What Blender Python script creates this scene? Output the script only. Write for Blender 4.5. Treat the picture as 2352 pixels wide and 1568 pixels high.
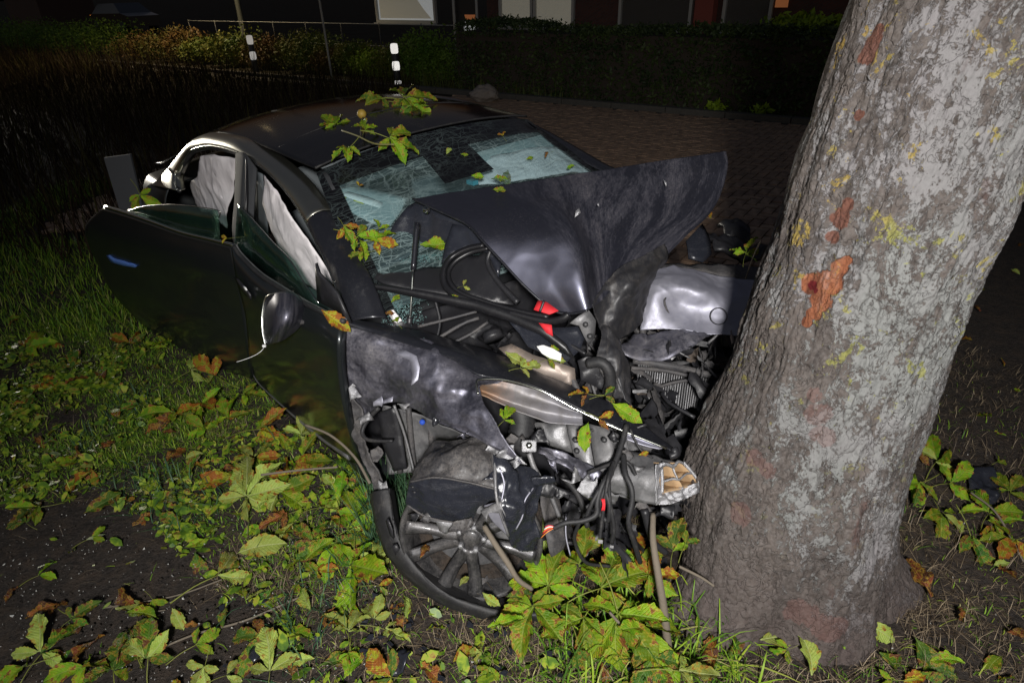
import bpy, bmesh, math, random
import numpy as np
from mathutils import Vector, Matrix, noise
from mathutils.geometry import tessellate_polygon
random.seed(7); rng = np.random.default_rng(7)
for o in list(bpy.data.objects): bpy.data.objects.remove(o)
SC = bpy.context.scene; COL = SC.collection
R = math.radians
# ------------------------------------------------------------------ camera
FPX, CAMH, PITCH, ROLL = 1448.87, 1.9487, 0.5162, -0.0237      # focal length in pixels of a 2352 wide picture
cd = bpy.data.cameras.new('camera'); cam = bpy.data.objects.new('camera', cd); COL.objects.link(cam)
cd.sensor_width = 36; cd.lens = 36*FPX/2352; cd.clip_start = .05; cd.clip_end = 600
cR = np.array([1., 0, 0]); cU = np.array([0, math.sin(PITCH), math.cos(PITCH)]); cF = np.array([0, math.cos(PITCH), -math.sin(PITCH)])
ca, sa = math.cos(ROLL), math.sin(ROLL)
xr = ca*cR + sa*cU; yu = -sa*cR + ca*cU
cam.matrix_world = Matrix(((xr[0], yu[0], -cF[0], 0), (xr[1], yu[1], -cF[1], 0), (xr[2], yu[2], -cF[2], CAMH), (0, 0, 0, 1)))
SC.camera = cam
CAM = np.array([0, 0, CAMH])
# ------------------------------------------------------------------ light: night sky, the photographer's flash, the street lamp
wd = bpy.data.worlds.new('World'); SC.world = wd; wd.use_nodes = True
nt = wd.node_tree; bg = nt.nodes['Background']; sky = nt.nodes.new('ShaderNodeTexSky')
sky.sky_type = 'NISHITA'; sky.sun_disc = False; sky.sun_elevation = R(-3); sky.sun_rotation = R(200)
nt.links.new(sky.outputs[0], bg.inputs[0]); bg.inputs[1].default_value = 0.85
fl = bpy.data.lights.new('camera_flash', 'SPOT'); flo = bpy.data.objects.new('camera_flash', fl); COL.objects.link(flo)
fl.energy = 760; fl.color = (1, .97, .93); fl.spot_size = R(98); fl.spot_blend = 1.0; fl.shadow_soft_size = .12
flo.location = (.05, -1.0, 2.5)
flo.rotation_euler = (Vector((.35, 2.0, .30)) - Vector(flo.location)).to_track_quat('-Z', 'Y').to_euler()
SC.view_settings.view_transform = 'Standard'; SC.view_settings.look = 'None'
SC.view_settings.exposure = 0.0; SC.view_settings.gamma = 1.0; SC.view_settings.use_curve_mapping = False
SC.cycles.max_bounces = 6; SC.cycles.transparent_max_bounces = 12; SC.cycles.use_denoising = True
SC.cycles.sample_clamp_indirect = 4

# ------------------------------------------------------------------ car frame and viewing rays
CM = np.array([[0.64762474, 0.76031083, -0.05009628], [-0.7614863, 0.64813883, -0.00739381], [0.02684775, 0.04293604, 0.99871702]])
CT = np.array([0.50786403, 2.13379109, -0.00541223])
def K(x, y, z): return CM @ np.array([x, y, z], float) + CT        # car coordinates -> world
def pl_pts(a, b, c):
    n = np.cross(b-a, c-a); return a, n/np.linalg.norm(n)
def at(px, py, k='d', v=2.3, off=0.0):
    """the point on the sight line px,py that lies at depth d, at height z (world) or Z, Y, X (car), or on a plane"""
    x = (px-1176)/FPX; y = (784-py)/FPX
    d = xr*x + yu*y + cF
    if k == 'd': return CAM + d*v
    if k == 'z': return CAM + d*((v-CAM[2])/d[2])
    if k == 'pl':
        a, n = v; return CAM + d*((((a+n*off)-CAM) @ n)/(d @ n))
    n = CM[:, {'X': 0, 'Y': 1, 'Z': 2}[k]]
    return CAM + d*((v-(CAM-CT) @ n)/(d @ n))
def Q(p):
    if len(p) == 2: return at(p[0], p[1])
    if len(p) == 3: return at(p[0], p[1], 'd', p[2])
    return at(*p)

# ------------------------------------------------------------------ materials
def lk(nt, a, b): nt.links.new(a, b)
class Mt:
    def __init__(s, name, rough=.6, metal=0., base=(.1, .1, .1), spec=.5):
        s.m = bpy.data.materials.new(name); s.m.use_nodes = True; s.nt = s.m.node_tree
        s.b = s.nt.nodes['Principled BSDF']; s.b.inputs['Roughness'].default_value = rough
        s.b.inputs['Metallic'].default_value = metal; s.b.inputs['Base Color'].default_value = (*base, 1)
        s.b.inputs['Specular IOR Level'].default_value = spec
        s.tc = s.nt.nodes.new('ShaderNodeTexCoord')
    def n(s, t, **kw):
        x = s.nt.nodes.new(t)
        for k, v in kw.items(): setattr(x, k, v)
        return x
    def vec(s, src='Object', scale=(1, 1, 1), rot=(0, 0, 0)):
        m = s.n('ShaderNodeMapping'); m.inputs['Scale'].default_value = scale; m.inputs['Rotation'].default_value = rot
        lk(s.nt, s.tc.outputs[src], m.inputs[0]); return m.outputs[0]
    def noise(s, scale, detail=4, rough=.55, vec=None, dist=0.):
        x = s.n('ShaderNodeTexNoise'); x.inputs['Scale'].default_value = scale; x.inputs['Detail'].default_value = detail
        x.inputs['Roughness'].default_value = rough; x.inputs['Distortion'].default_value = dist
        lk(s.nt, vec if vec is not None else s.tc.outputs['Object'], x.inputs['Vector']); return x.outputs['Fac']
    def vor(s, scale, feat='F1', vec=None, out='Distance'):
        x = s.n('ShaderNodeTexVoronoi', feature=feat); x.inputs['Scale'].default_value = scale
        lk(s.nt, vec if vec is not None else s.tc.outputs['Object'], x.inputs['Vector']); return x.outputs[out]
    def ramp(s, fac, stops):
        x = s.n('ShaderNodeValToRGB'); e = x.color_ramp.elements
        while len(e) > 1: e.remove(e[-1])
        e[0].position = stops[0][0]; e[0].color = (*stops[0][1], 1) if not isinstance(stops[0][1], (int, float)) else (stops[0][1],)*3+(1,)
        for p, c in stops[1:]:
            q = e.new(p); q.color = (*c, 1) if not isinstance(c, (int, float)) else (c, c, c, 1)
        lk(s.nt, fac, x.inputs[0]); return x.outputs[0]
    def mix(s, f, a, b, mode='MIX'):
        x = s.n('ShaderNodeMix', data_type='RGBA', blend_type=mode)
        for i, v in ((0, f), (6, a), (7, b)):
            if isinstance(v, (int, float)): x.inputs[i].default_value = v if i == 0 else (v, v, v, 1)
            elif isinstance(v, tuple): x.inputs[i].default_value = (*v, 1)
            else: lk(s.nt, v, x.inputs[i])
        return x.outputs[2]
    def math(s, op, a, b=0., c=None):
        x = s.n('ShaderNodeMath', operation=op)
        for i, v in ((0, a), (1, b), (2, c)):
            if v is None: continue
            if isinstance(v, (int, float)): x.inputs[i].default_value = v
            else: lk(s.nt, v, x.inputs[i])
        return x.outputs[0]
    def base(s, c): lk(s.nt, c, s.b.inputs['Base Color']); return s
    def put(s, name, v): lk(s.nt, v, s.b.inputs[name]); return s
    def bump(s, h, strength=.5, dist=.01):
        x = s.n('ShaderNodeBump'); x.inputs['Strength'].default_value = strength; x.inputs['Distance'].default_value = dist
        lk(s.nt, h, x.inputs['Height']); lk(s.nt, x.outputs[0], s.b.inputs['Normal']); return s

def dusty(name, paint, rough, metal, dirt, amount, scale=7, stretch=(1, 1, 1), bump=.15, spec=.5, specks=True, coat=0, umask=None, uvs=None):
    m = Mt(name, rough, metal, paint, spec)
    v = m.vec('UV', uvs) if uvs else m.vec('Object', stretch)
    if uvs: scale = 1.
    n1 = m.noise(scale, 9, .72, v, .8); n2 = m.noise(scale*14, 6, .78, v); n4 = m.noise(240, 3, .8)
    k = m.math('ADD', m.math('MULTIPLY', n1, .62), m.math('MULTIPLY', n2, .38))
    k = m.ramp(k, [(.60-amount*.32, 0.), (.70-amount*.25, .55), (.80-amount*.25, 1.)])
    k2 = m.ramp(n4, [(.35, .15), (.62, 1.)])
    k = m.math('MULTIPLY', k, k2); k = m.math('MULTIPLY', k, min(1., .3+amount*1.1))
    if umask:
        sx = m.n('ShaderNodeSeparateXYZ'); lk(m.nt, m.tc.outputs['UV'], sx.inputs[0]); k = m.math('MULTIPLY', k, m.ramp(m.math('ADD', sx.outputs[0], m.math('MULTIPLY', m.math('SUBTRACT', n1, .5), .35)), umask))
    if specks:
        sp = m.vor(210); n3 = m.noise(3.1, 3, .6)
        sp = m.math('MULTIPLY', m.ramp(sp, [(.0, 1.), (.11, 1.), (.16, 0.)]), m.ramp(n3, [(.45, 0.), (.62, .8)]))
        k = m.math('MAXIMUM', k, sp)
    sc = m.noise(4, 8, .6, m.vec('Object', (3, 90, 60), (.3, .5, .9)))
    sc = m.ramp(sc, [(.66, 0.), (.70, .7)])
    k = m.math('MAXIMUM', k, m.math('MULTIPLY', sc, amount))
    m.base(m.mix(k, paint, dirt)); m.put('Roughness', m.ramp(k, [(0, rough), (.7, .9)])); m.put('Metallic', m.ramp(k, [(0, metal), (.6, 0.)]))
    if coat: m.b.inputs['Coat Weight'].default_value = coat; m.b.inputs['Coat Roughness'].default_value = .12
    m.bump(m.math('ADD', m.math('MULTIPLY', n1, .6), m.math('ADD', m.math('MULTIPLY', n2, .3), m.math('MULTIPLY', n4, .22*min(1, amount*3)))), bump, .01)
    return m.m
MAT = {}
MAT['paint'] = dusty('dark_car_paint', (.020, .021, .027), .34, .35, (.13, .125, .12), .22, 5, bump=.03, coat=.3)
MAT['paint_door'] = dusty('dark_green_black_paint', (.020, .024, .026), .34, .45, (.06, .065, .06), .05, 4, bump=.02, specks=True, coat=.6)
MAT['paint_hood'] = dusty('hood_paint_scuffed', (.088, .090, .120), .40, .88, (.12, .10, .085), .42, 4.2, (1, 1, 1), bump=.02, coat=.3, umask=[(.26, .04), (.42, 1.)], uvs=(11, 1.6, 1))
MAT['paint_muddy'] = dusty('muddy_fender_paint', (.14, .14, .18), .36, .9, (.19, .175, .165), .58, 5, (1, 1, 1), bump=.08, coat=.2, umask=[(.30, 1.), (.45, .45), (1., .55)])
MAT['silver'] = dusty('bare_silver_panel', (.42, .42, .50), .55, .7, (.3, .29, .28), .35, 6, bump=.05)
MAT['rail'] = dusty('rail_painted_reflection', (.50, .49, .42), .28, .97, (.1, .1, .09), .05, 8, bump=.01, specks=False)  # pale base colour stands in for light reflected along the near roof edge
MAT['grey_metal'] = dusty('grey_dirty_metal', (.22, .22, .23), .45, .7, (.16, .15, .14), .5, 9, bump=.3)
MAT['alu'] = dusty('torn_aluminium', (.42, .42, .44), .42, .75, (.2, .2, .2), .4, 30, bump=.6)
MAT['plastic'] = dusty('black_plastic', (.018, .018, .021), .42, 0, (.11, .105, .10), .22, 9, bump=.2)
MAT['plastic_dusty'] = dusty('dusty_grey_plastic', (.035, .035, .040), .5, 0, (.17, .155, .145), .65, 7, bump=.35)
MAT['liner'] = dusty('gloss_liner', (.020, .022, .03), .25, .1, (.14, .14, .15), .22, 6, (1, 1, 4), bump=.1)
MAT['archliner'] = dusty('arch_liner', (.020, .021, .026), .34, .1, (.155, .14, .13), .62, 6, bump=.12)
MAT['scuffed'] = dusty('scuffed_dark_skin', (.028, .028, .032), .45, .2, (.17, .15, .13), .40, 5, bump=.15, uvs=(5, 1.8, 1))
MAT['seal'] = dusty('black_seal', (.010, .010, .012), .38, 0, (.10, .095, .09), .12, 12, bump=.1)
MAT['rubber'] = dusty('rubber', (.018, .018, .020), .58, 0, (.14, .13, .12), .30, 12, bump=.25)
MAT['roofglass'] = dusty('black_roof_glass', (.006, .006, .007), .14, 0, (.09, .085, .08), .16, 4, (1, 1, 1), bump=.01)
MAT['bronze'] = dusty('bronze_lamp_recess', (.24, .20, .175), .48, .5, (.26, .18, .12), .5, 6, bump=.1)
m = Mt('lamp_recess_paint', .5, .3, (.2, .2, .2)); _s = m.n('ShaderNodeSeparateXYZ'); lk(m.nt, m.tc.outputs['UV'], _s.inputs[0]); _k = m.noise(18, 7, .75)
m.base(m.mix(m.ramp(_k, [(.42, 0.), (.62, .6)]), m.ramp(m.math('ADD', _s.outputs[0], m.math('MULTIPLY', m.math('SUBTRACT', _k, .5), .3)), [(.12, (.26, .15, .085)), (.42, (.20, .19, .20)), (1, (.24, .24, .27))]), (.13, .115, .10))); m.bump(_k, .15, .01); MAT['recess'] = m.m
MAT['alloy'] = dusty('scraped_dark_alloy', (.085, .085, .09), .38, .85, (.13, .115, .105), .55, 11, bump=.2, coat=.2)
MAT['tan'] = Mt('tan_honeycomb', .7, 0, (.40, .27, .15)).m
MAT['red'] = Mt('red_fabric', .7, 0, (.62, .02, .03)).m
MAT['white'] = Mt('white_paper', .6, 0, (.8, .8, .8)).m
MAT['visor'] = Mt('pale_visor_cloth', .9, 0, (.36, .42, .43)).m
MAT['dark_cloth'] = Mt('dark_seat_cloth', .85, 0, (.03, .032, .036)).m
MAT['seat'] = Mt('pale_seat_leather', .6, 0, (.10, .115, .125)).m
MAT['chrome'] = Mt('satin_trim', .22, 1, (.62, .64, .58)).m
MAT['blue'] = Mt('blue_clip', .5, 0, (.03, .09, .5)).m
MAT['cyan'] = Mt('cyan_plastic', .4, 0, (.05, .35, .45)).m
MAT['orange'] = Mt('orange_wire', .5, 0, (.8, .25, .05)).m
m = Mt('airbag_cloth', .85, 0, (.82, .78, .80)); m.bump(m.noise(9, 3, .5, m.vec('Object', (1, 1, .45)), .8), .35, .03); MAT['airbag'] = m.m
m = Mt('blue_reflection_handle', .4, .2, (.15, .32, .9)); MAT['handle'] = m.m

# pane glass: transparent mixed with gloss
def pane_mat(name, tint, gloss, glosscol=(1, 1, 1), milky=0., milkcol=(.3, .4, .4)):
    m = Mt(name); t = m.nt; t.nodes.remove(m.b); out = t.nodes['Material Output']
    tr = m.n('ShaderNodeBsdfTransparent'); tr.inputs[0].default_value = (*tint, 1)
    gl = m.n('ShaderNodeBsdfGlossy'); gl.inputs['Color'].default_value = (*glosscol, 1); gl.inputs['Roughness'].default_value = .05
    lw_ = m.n('ShaderNodeLayerWeight'); lw_.inputs[0].default_value = .5; fr_ = m.math('ADD', m.math('MULTIPLY', m.math('POWER', lw_.outputs['Facing'], 4.), .8), .04)
    f = m.math('MULTIPLY', fr_, gloss)
    mx = m.n('ShaderNodeMixShader'); lk(t, f, mx.inputs[0]); lk(t, tr.outputs[0], mx.inputs[1]); lk(t, gl.outputs[0], mx.inputs[2])
    df = m.n('ShaderNodeBsdfDiffuse'); df.inputs[0].default_value = (*milkcol, 1)
    mx2 = m.n('ShaderNodeMixShader'); mx2.inputs[0].default_value = milky; lk(t, mx.outputs[0], mx2.inputs[1]); lk(t, df.outputs[0], mx2.inputs[2])
    lk(t, mx2.outputs[0], out.inputs[0]); return m.m
MAT['pane'] = pane_mat('door_pane_glass', (.62, .78, .72), 1.1, (1, 1, 1), .05, (.10, .22, .18))
MAT['pane_clear'] = pane_mat('clear_house_glass', (.92, .92, .92), .6)
# shattered windscreen
m = Mt('shattered_windscreen'); t = m.nt; t.nodes.remove(m.b); out = t.nodes['Material Output']
uv = m.tc.outputs['UV']; sx = m.n('ShaderNodeSeparateXYZ'); lk(t, uv, sx.inputs[0]); U_, V_ = sx.outputs[0], sx.outputs[1]
wv = m.n('ShaderNodeVectorMath', operation='ADD'); nz = m.n('ShaderNodeTexNoise'); nz.inputs['Scale'].default_value = 6; nz.inputs['Detail'].default_value = 3
lk(t, uv, nz.inputs['Vector']); sc_ = m.n('ShaderNodeVectorMath', operation='SCALE'); sc_.inputs['Scale'].default_value = .12; lk(t, nz.outputs['Color'], sc_.inputs[0])
lk(t, uv, wv.inputs[0]); lk(t, sc_.outputs[0], wv.inputs[1]); wuv = wv.outputs[0]
def crk(sc, rot, w, seed):
    mp = m.n('ShaderNodeMapping'); mp.inputs['Scale'].default_value = sc; mp.inputs['Rotation'].default_value = (0, 0, rot); mp.inputs['Location'].default_value = (seed, seed*1.7, 0); lk(t, wuv, mp.inputs[0]); return m.ramp(m.vor(1., 'DISTANCE_TO_EDGE', mp.outputs[0]), [(0, 1.), (w*.4, .8), (w, 0.)])
c1 = m.math('MAXIMUM', m.math('MAXIMUM', crk((7, 30, 1), .35, .035, 1.), crk((6, 34, 1), -.5, .035, 4.)), crk((28, 8, 1), .15, .03, 9.))
c2 = m.ramp(m.vor(70, 'DISTANCE_TO_EDGE', wuv), [(0, 1.), (.015, .8), (.045, 0.)])
c3 = m.ramp(m.vor(130, 'DISTANCE_TO_EDGE', wuv), [(0, 1.), (.05, .6), (.12, 0.)])
sp = m.ramp(m.vor(120, vec=uv), [(0, 1.), (.10, 1.), (.15, 0.)])
d1 = m.ramp(m.noise(3.2, 3, .6, uv), [(.50, 0.), (.70, .6)]); d2 = m.ramp(m.noise(5.0, 4, .6, wuv), [(.56, 0.), (.72, .8)])
d3 = m.ramp(m.noise(2.1, 2, .6, wuv), [(.46, 0.), (.62, 1.)])
ck = m.math('MAXIMUM', m.math('MULTIPLY', m.math('MULTIPLY', c1, .42), m.ramp(m.noise(2.6, 2, .5, uv), [(.36, .12), (.64, 1.)])), m.math('MAXIMUM', m.math('MULTIPLY', c2, m.math('MULTIPLY', d1, .75)), m.math('MULTIPLY', c3, m.math('MULTIPLY', d2, .8))))
ck = m.math('MAXIMUM', ck, m.math('MULTIPLY', sp, d3))
# frit band: black print at the edges
e1 = m.math('MINIMUM', U_, m.math('SUBTRACT', 1., U_)); frit = m.math('LESS_THAN', e1, .055)
frit = m.math('MAXIMUM', frit, m.math('GREATER_THAN', V_, .84)); 
cen = m.math('MULTIPLY', m.math('LESS_THAN', m.math('ABSOLUTE', m.math('SUBTRACT', U_, .47)), .10), m.math('GREATER_THAN', V_, .62)); frit = m.math('MAXIMUM', frit, cen)
tr = m.n('ShaderNodeBsdfTransparent'); tr.inputs[0].default_value = (.64, .77, .79, 1)
gl = m.n('ShaderNodeBsdfGlossy'); gl.inputs['Roughness'].default_value = .12; gl.inputs['Color'].default_value = (.8, .9, .9, 1)
lw_ = m.n('ShaderNodeLayerWeight'); lw_.inputs[0].default_value = .5; fr_ = m.math('ADD', m.math('MULTIPLY', m.math('POWER', lw_.outputs['Facing'], 4.), .8), .04)
mx = m.n('ShaderNodeMixShader'); lk(t, fr_, mx.inputs[0]); lk(t, tr.outputs[0], mx.inputs[1]); lk(t, gl.outputs[0], mx.inputs[2])
bp = m.n('ShaderNodeBump'); bp.inputs['Strength'].default_value = .35; bp.inputs['Distance'].default_value = .004; lk(t, ck, bp.inputs['Height']); lk(t, bp.outputs[0], gl.inputs['Normal'])
hz = m.n('ShaderNodeBsdfDiffuse'); hz.inputs[0].default_value = (.22, .34, .35, 1)
mh = m.n('ShaderNodeMixShader'); mh.inputs[0].default_value = .10; lk(t, mx.outputs[0], mh.inputs[1]); lk(t, hz.outputs[0], mh.inputs[2])
fb = m.n('ShaderNodeBsdfPrincipled'); fb.inputs['Base Color'].default_value = (.006, .006, .007, 1); fb.inputs['Roughness'].default_value = .2
mf = m.n('ShaderNodeMixShader'); lk(t, frit, mf.inputs[0]); lk(t, mh.outputs[0], mf.inputs[1]); lk(t, fb.outputs[0], mf.inputs[2])
cr = m.n('ShaderNodeBsdfPrincipled'); cr.inputs['Base Color'].default_value = (.50, .66, .66, 1); cr.inputs['Roughness'].default_value = .25
mc = m.n('ShaderNodeMixShader'); lk(t, m.math('MULTIPLY', ck, m.math('SUBTRACT', 1., m.math('MULTIPLY', frit, .78))), mc.inputs[0]); lk(t, mf.outputs[0], mc.inputs[1]); lk(t, cr.outputs[0], mc.inputs[2])
lk(t, mc.outputs[0], out.inputs[0]); MAT['windscreen'] = m.m

# leaves
def leaf_mat(name, c1, c2, blotch, bl_amt, vein=(.25, .30, .06)):
    m = Mt(name, .55, 0, c1, .35)
    sx = m.n('ShaderNodeSeparateXYZ'); lk(m.nt, m.tc.outputs['UV'], sx.inputs[0]); u, v = sx.outputs[0], sx.outputs[1]
    oi = m.n('ShaderNodeObjectInfo'); rnd = oi.outputs['Random']
    vm = m.n('ShaderNodeVectorMath', operation='ADD'); lk(m.nt, m.tc.outputs['Object'], vm.inputs[0])
    cb = m.n('ShaderNodeCombineXYZ'); lk(m.nt, m.math('MULTIPLY', rnd, 37.), cb.inputs[0]); lk(m.nt, m.math('MULTIPLY', rnd, 91.), cb.inputs[1]); lk(m.nt, cb.outputs[0], vm.inputs[1])
    vec = vm.outputs[0]
    av = m.math('ABSOLUTE', m.math('SUBTRACT', v, .5))
    fr = m.math('FRACT', m.math('SUBTRACT', m.math('MULTIPLY', u, 13.), m.math('MULTIPLY', av, 7.)))
    side = m.ramp(m.math('ABSOLUTE', m.math('SUBTRACT', fr, .5)), [(0, 1.), (.12, .2), (.3, 0.)])
    mid = m.ramp(av, [(0, 1.), (.025, 1.), (.05, 0.)])
    veins = m.math('MAXIMUM', m.math('MULTIPLY', side, .45), mid)
    n1 = m.noise(2.3, 3, .6, vec)
    col = m.mix(m.ramp(n1, [(.35, 0.), (.65, 1.)]), c1, c2)
    hs = m.n('ShaderNodeHueSaturation'); lk(m.nt, col, hs.inputs['Color']); lk(m.nt, m.math('ADD', .45, m.math('MULTIPLY', rnd, .75)), hs.inputs['Value'])
    lk(m.nt, m.math('ADD', .483, m.math('MULTIPLY', rnd, .03)), hs.inputs['Hue'])
    col = m.mix(m.math('MULTIPLY', veins, .55), hs.outputs[0], vein)
    n2 = m.noise(5.5, 5, .65, vec)
    bl = m.ramp(m.math('ADD', n2, m.math('MULTIPLY', av, .22)), [(.72-bl_amt*.4, 0.), (.76-bl_amt*.4, 1.)])
    edge = m.ramp(m.math('ADD', n2, m.math('MULTIPLY', av, .22)), [(.66-bl_amt*.4, 0.), (.73-bl_amt*.4, 1.)])
    col = m.mix(m.math('MULTIPLY', edge, .7), col, (.42, .30, .03)); col = m.mix(bl, col, blotch)
    m.base(col); m.bump(m.math('SUBTRACT', m.noise(9, 4, .6, vec), m.math('MULTIPLY', veins, .8)), .45, .02)
    out = m.nt.nodes['Material Output']; tl = m.n('ShaderNodeBsdfTranslucent'); lk(m.nt, col, tl.inputs[0])
    ms = m.n('ShaderNodeMixShader'); ms.inputs[0].default_value = .22; lk(m.nt, m.b.outputs[0], ms.inputs[1]); lk(m.nt, tl.outputs[0], ms.inputs[2]); lk(m.nt, ms.outputs[0], out.inputs[0])
    return m.m
LM = {'green': leaf_mat('leaf_green', (.10, .25, .006), (.26, .38, .008), (.20, .07, .02), .22),
      'dark': leaf_mat('leaf_dark_green', (.035, .12, .010), (.10, .20, .012), (.13, .05, .02), .3, (.14, .2, .05)),
      'pale': leaf_mat('leaf_pale_green', (.30, .40, .06), (.38, .46, .10), (.25, .10, .02), .18, (.42, .46, .2)),
      'yellow': leaf_mat('leaf_yellow', (.45, .38, .012), (.25, .32, .012), (.30, .10, .015), .5),
      'brown': leaf_mat('leaf_rust_brown', (.32, .085, .02), (.16, .05, .018), (.08, .03, .015), .4, (.3, .12, .05))}

# ------------------------------------------------------------------ mesh helpers
ROOTS = {}
def link_mesh(name, V, Fc, mat, parent=None, smooth=True, uvs=None, origin=None, thick=0., bevel=0.):
    V = np.asarray(V, float)
    org = np.zeros(3)
    if parent is not None: org = ROOTS.get(parent.name, np.zeros(3))
    elif origin is not None: org = np.asarray(origin, float)
    me = bpy.data.meshes.new(name); me.from_pydata((V-org).tolist(), [], [tuple(int(i) for i in f) for f in Fc]); me.update()
    if uvs is not None:
        ul = me.uv_layers.new(name='UVMap'); li = np.zeros(len(me.loops), int); me.loops.foreach_get('vertex_index', li)
        ul.data.foreach_set('uv', np.asarray(uvs, float)[li].ravel())
    if smooth: me.polygons.foreach_set('use_smooth', [True]*len(me.polygons))
    if mat: me.materials.append(mat)
    o = bpy.data.objects.new(name, me); COL.objects.link(o)
    if parent is not None: o.parent = parent; ROOTS[o.name] = org
    else: o.location = org; ROOTS[o.name] = org
    if thick:
        md = o.modifiers.new('t', 'SOLIDIFY'); md.thickness = thick; md.offset = 0
    if bevel:
        md = o.modifiers.new('b', 'BEVEL'); md.width = bevel; md.segments = 2
    return o
def root(name, loc, label, cat, group=None):
    o = bpy.data.objects.new(name, None); COL.objects.link(o); o.location = loc; o.empty_display_size = .1
    o['label'] = label; o['category'] = cat
    if group: o['group'] = group
    ROOTS[o.name] = np.array(loc, float); return o
def tag(o, label, cat, group=None):
    o['label'] = label; o['category'] = cat
    if group: o['group'] = group
    return o
def kind(o, k, label=None):
    o['kind'] = k
    if label: o['label'] = label
    return o
def cr_interp(P, n):
    """Catmull-Rom along axis 0"""
    P = np.asarray(P, float); m = len(P)
    if m == 2:
        t = np.linspace(0, 1, n).reshape((n,)+(1,)*(P.ndim-1)); return P[0]*(1-t)+P[1]*t
    E = np.concatenate([[2*P[0]-P[1]], P, [2*P[-1]-P[-2]]]); out = []
    for s in np.linspace(0, m-1, n):
        i = min(int(s), m-2); t = s-i; a, b, c, d = E[i], E[i+1], E[i+2], E[i+3]
        out.append(.5*((2*b)+(-a+c)*t+(2*a-5*b+4*c-d)*t*t+(-a+3*b-3*c+d)*t**3))
    return np.array(out)
def lin_interp(P, n):
    P = np.asarray(P, float); m = len(P); out = []
    for s in np.linspace(0, m-1, n):
        i = min(int(s), m-2); t = s-i; out.append(P[i]*(1-t)+P[i+1]*t)
    return np.array(out)
def fold(p, sc, seed):
    """sharp creases: distance between the two nearest cell points"""
    q = Vector(p)*sc+Vector((seed*3.1, seed, 0)); return .55-1.5*abs(noise.noise(q*.8))-.7*abs(noise.noise(q*1.9+Vector((7, 1, 3))))-.28*abs(noise.noise(q*4.3))
def patch(name, rows, mat, parent, n=(30, 30), thick=.003, amp=0., sc=6., crease=0., csc=5., seed=1, lin=(False, False), jag=0., off=0., bulge=0.):
    G = np.array([[Q(p) if not isinstance(p, np.ndarray) else p for p in r] for r in rows])
    f0 = lin_interp if lin[0] else cr_interp; f1 = lin_interp if lin[1] else cr_interp
    G = f0(G, n[0]); G = np.swapaxes(f1(np.swapaxes(G, 0, 1), n[1]), 0, 1)
    du = np.gradient(G, axis=0); dv = np.gradient(G, axis=1); N = np.cross(du, dv); N /= (np.linalg.norm(N, axis=2, keepdims=True)+1e-9)
    s = np.sign(np.einsum('ijk,ijk->ij', N, CAM-G).mean()) or 1; N *= s
    a, b = n
    if amp or crease or off or bulge:
        for i in range(a):
            for j in range(b):
                p = G[i, j]; h = off
                if amp: h += amp*noise.fractal(Vector(p)*sc+Vector((seed*7.7, 0, 0)), 1., 2.1, 4)
                if crease: h += crease*(fold(p, csc, seed)-.2)
                if bulge: h += bulge*math.sin(math.pi*i/(a-1))**.7*math.sin(math.pi*j/(b-1))**.7
                G[i, j] = p+N[i, j]*h
    if jag:
        for i in range(a):
            for j, sg in ((0, -1), (b-1, 1)):
                e = (G[i, 1]-G[i, 0]) if j == 0 else (G[i, -2]-G[i, -1]); G[i, j] += e/np.linalg.norm(e)*jag*(noise.noise(Vector((i*.9, seed, j)))*.9+.2)
        for j in range(b):
            for i in (0, a-1):
                e = (G[1, j]-G[0, j]) if i == 0 else (G[-2, j]-G[-1, j]); G[i, j] += e/np.linalg.norm(e)*jag*(noise.noise(Vector((j*.9, seed+5, i)))*.9+.2)
    V = G.reshape(-1, 3); Fc = [(i*b+j, i*b+j+1, (i+1)*b+j+1, (i+1)*b+j) if s < 0 else (i*b+j, (i+1)*b+j, (i+1)*b+j+1, i*b+j+1) for i in range(a-1) for j in range(b-1)]
    uv = [(j/(b-1), i/(a-1)) for i in range(a) for j in range(b)]
    return link_mesh(name, V, Fc, mat, parent, True, uv, thick=thick)
def dense(pts, step, jag, seed):
    out = []
    for i in range(len(pts)):
        a, b = pts[i], pts[(i+1) % len(pts)]; L = np.linalg.norm(b-a); k = max(1, int(L/step))
        for q in range(k):
            p = a+(b-a)*q/k
            if jag and q: p = p+np.array([noise.noise(Vector(p)*60+Vector((seed, 0, 0))), noise.noise(Vector(p)*60+Vector((0, seed, 9))), noise.noise(Vector(p)*60+Vector((3, 0, seed)))])*jag
            out.append(p)
    return out
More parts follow.
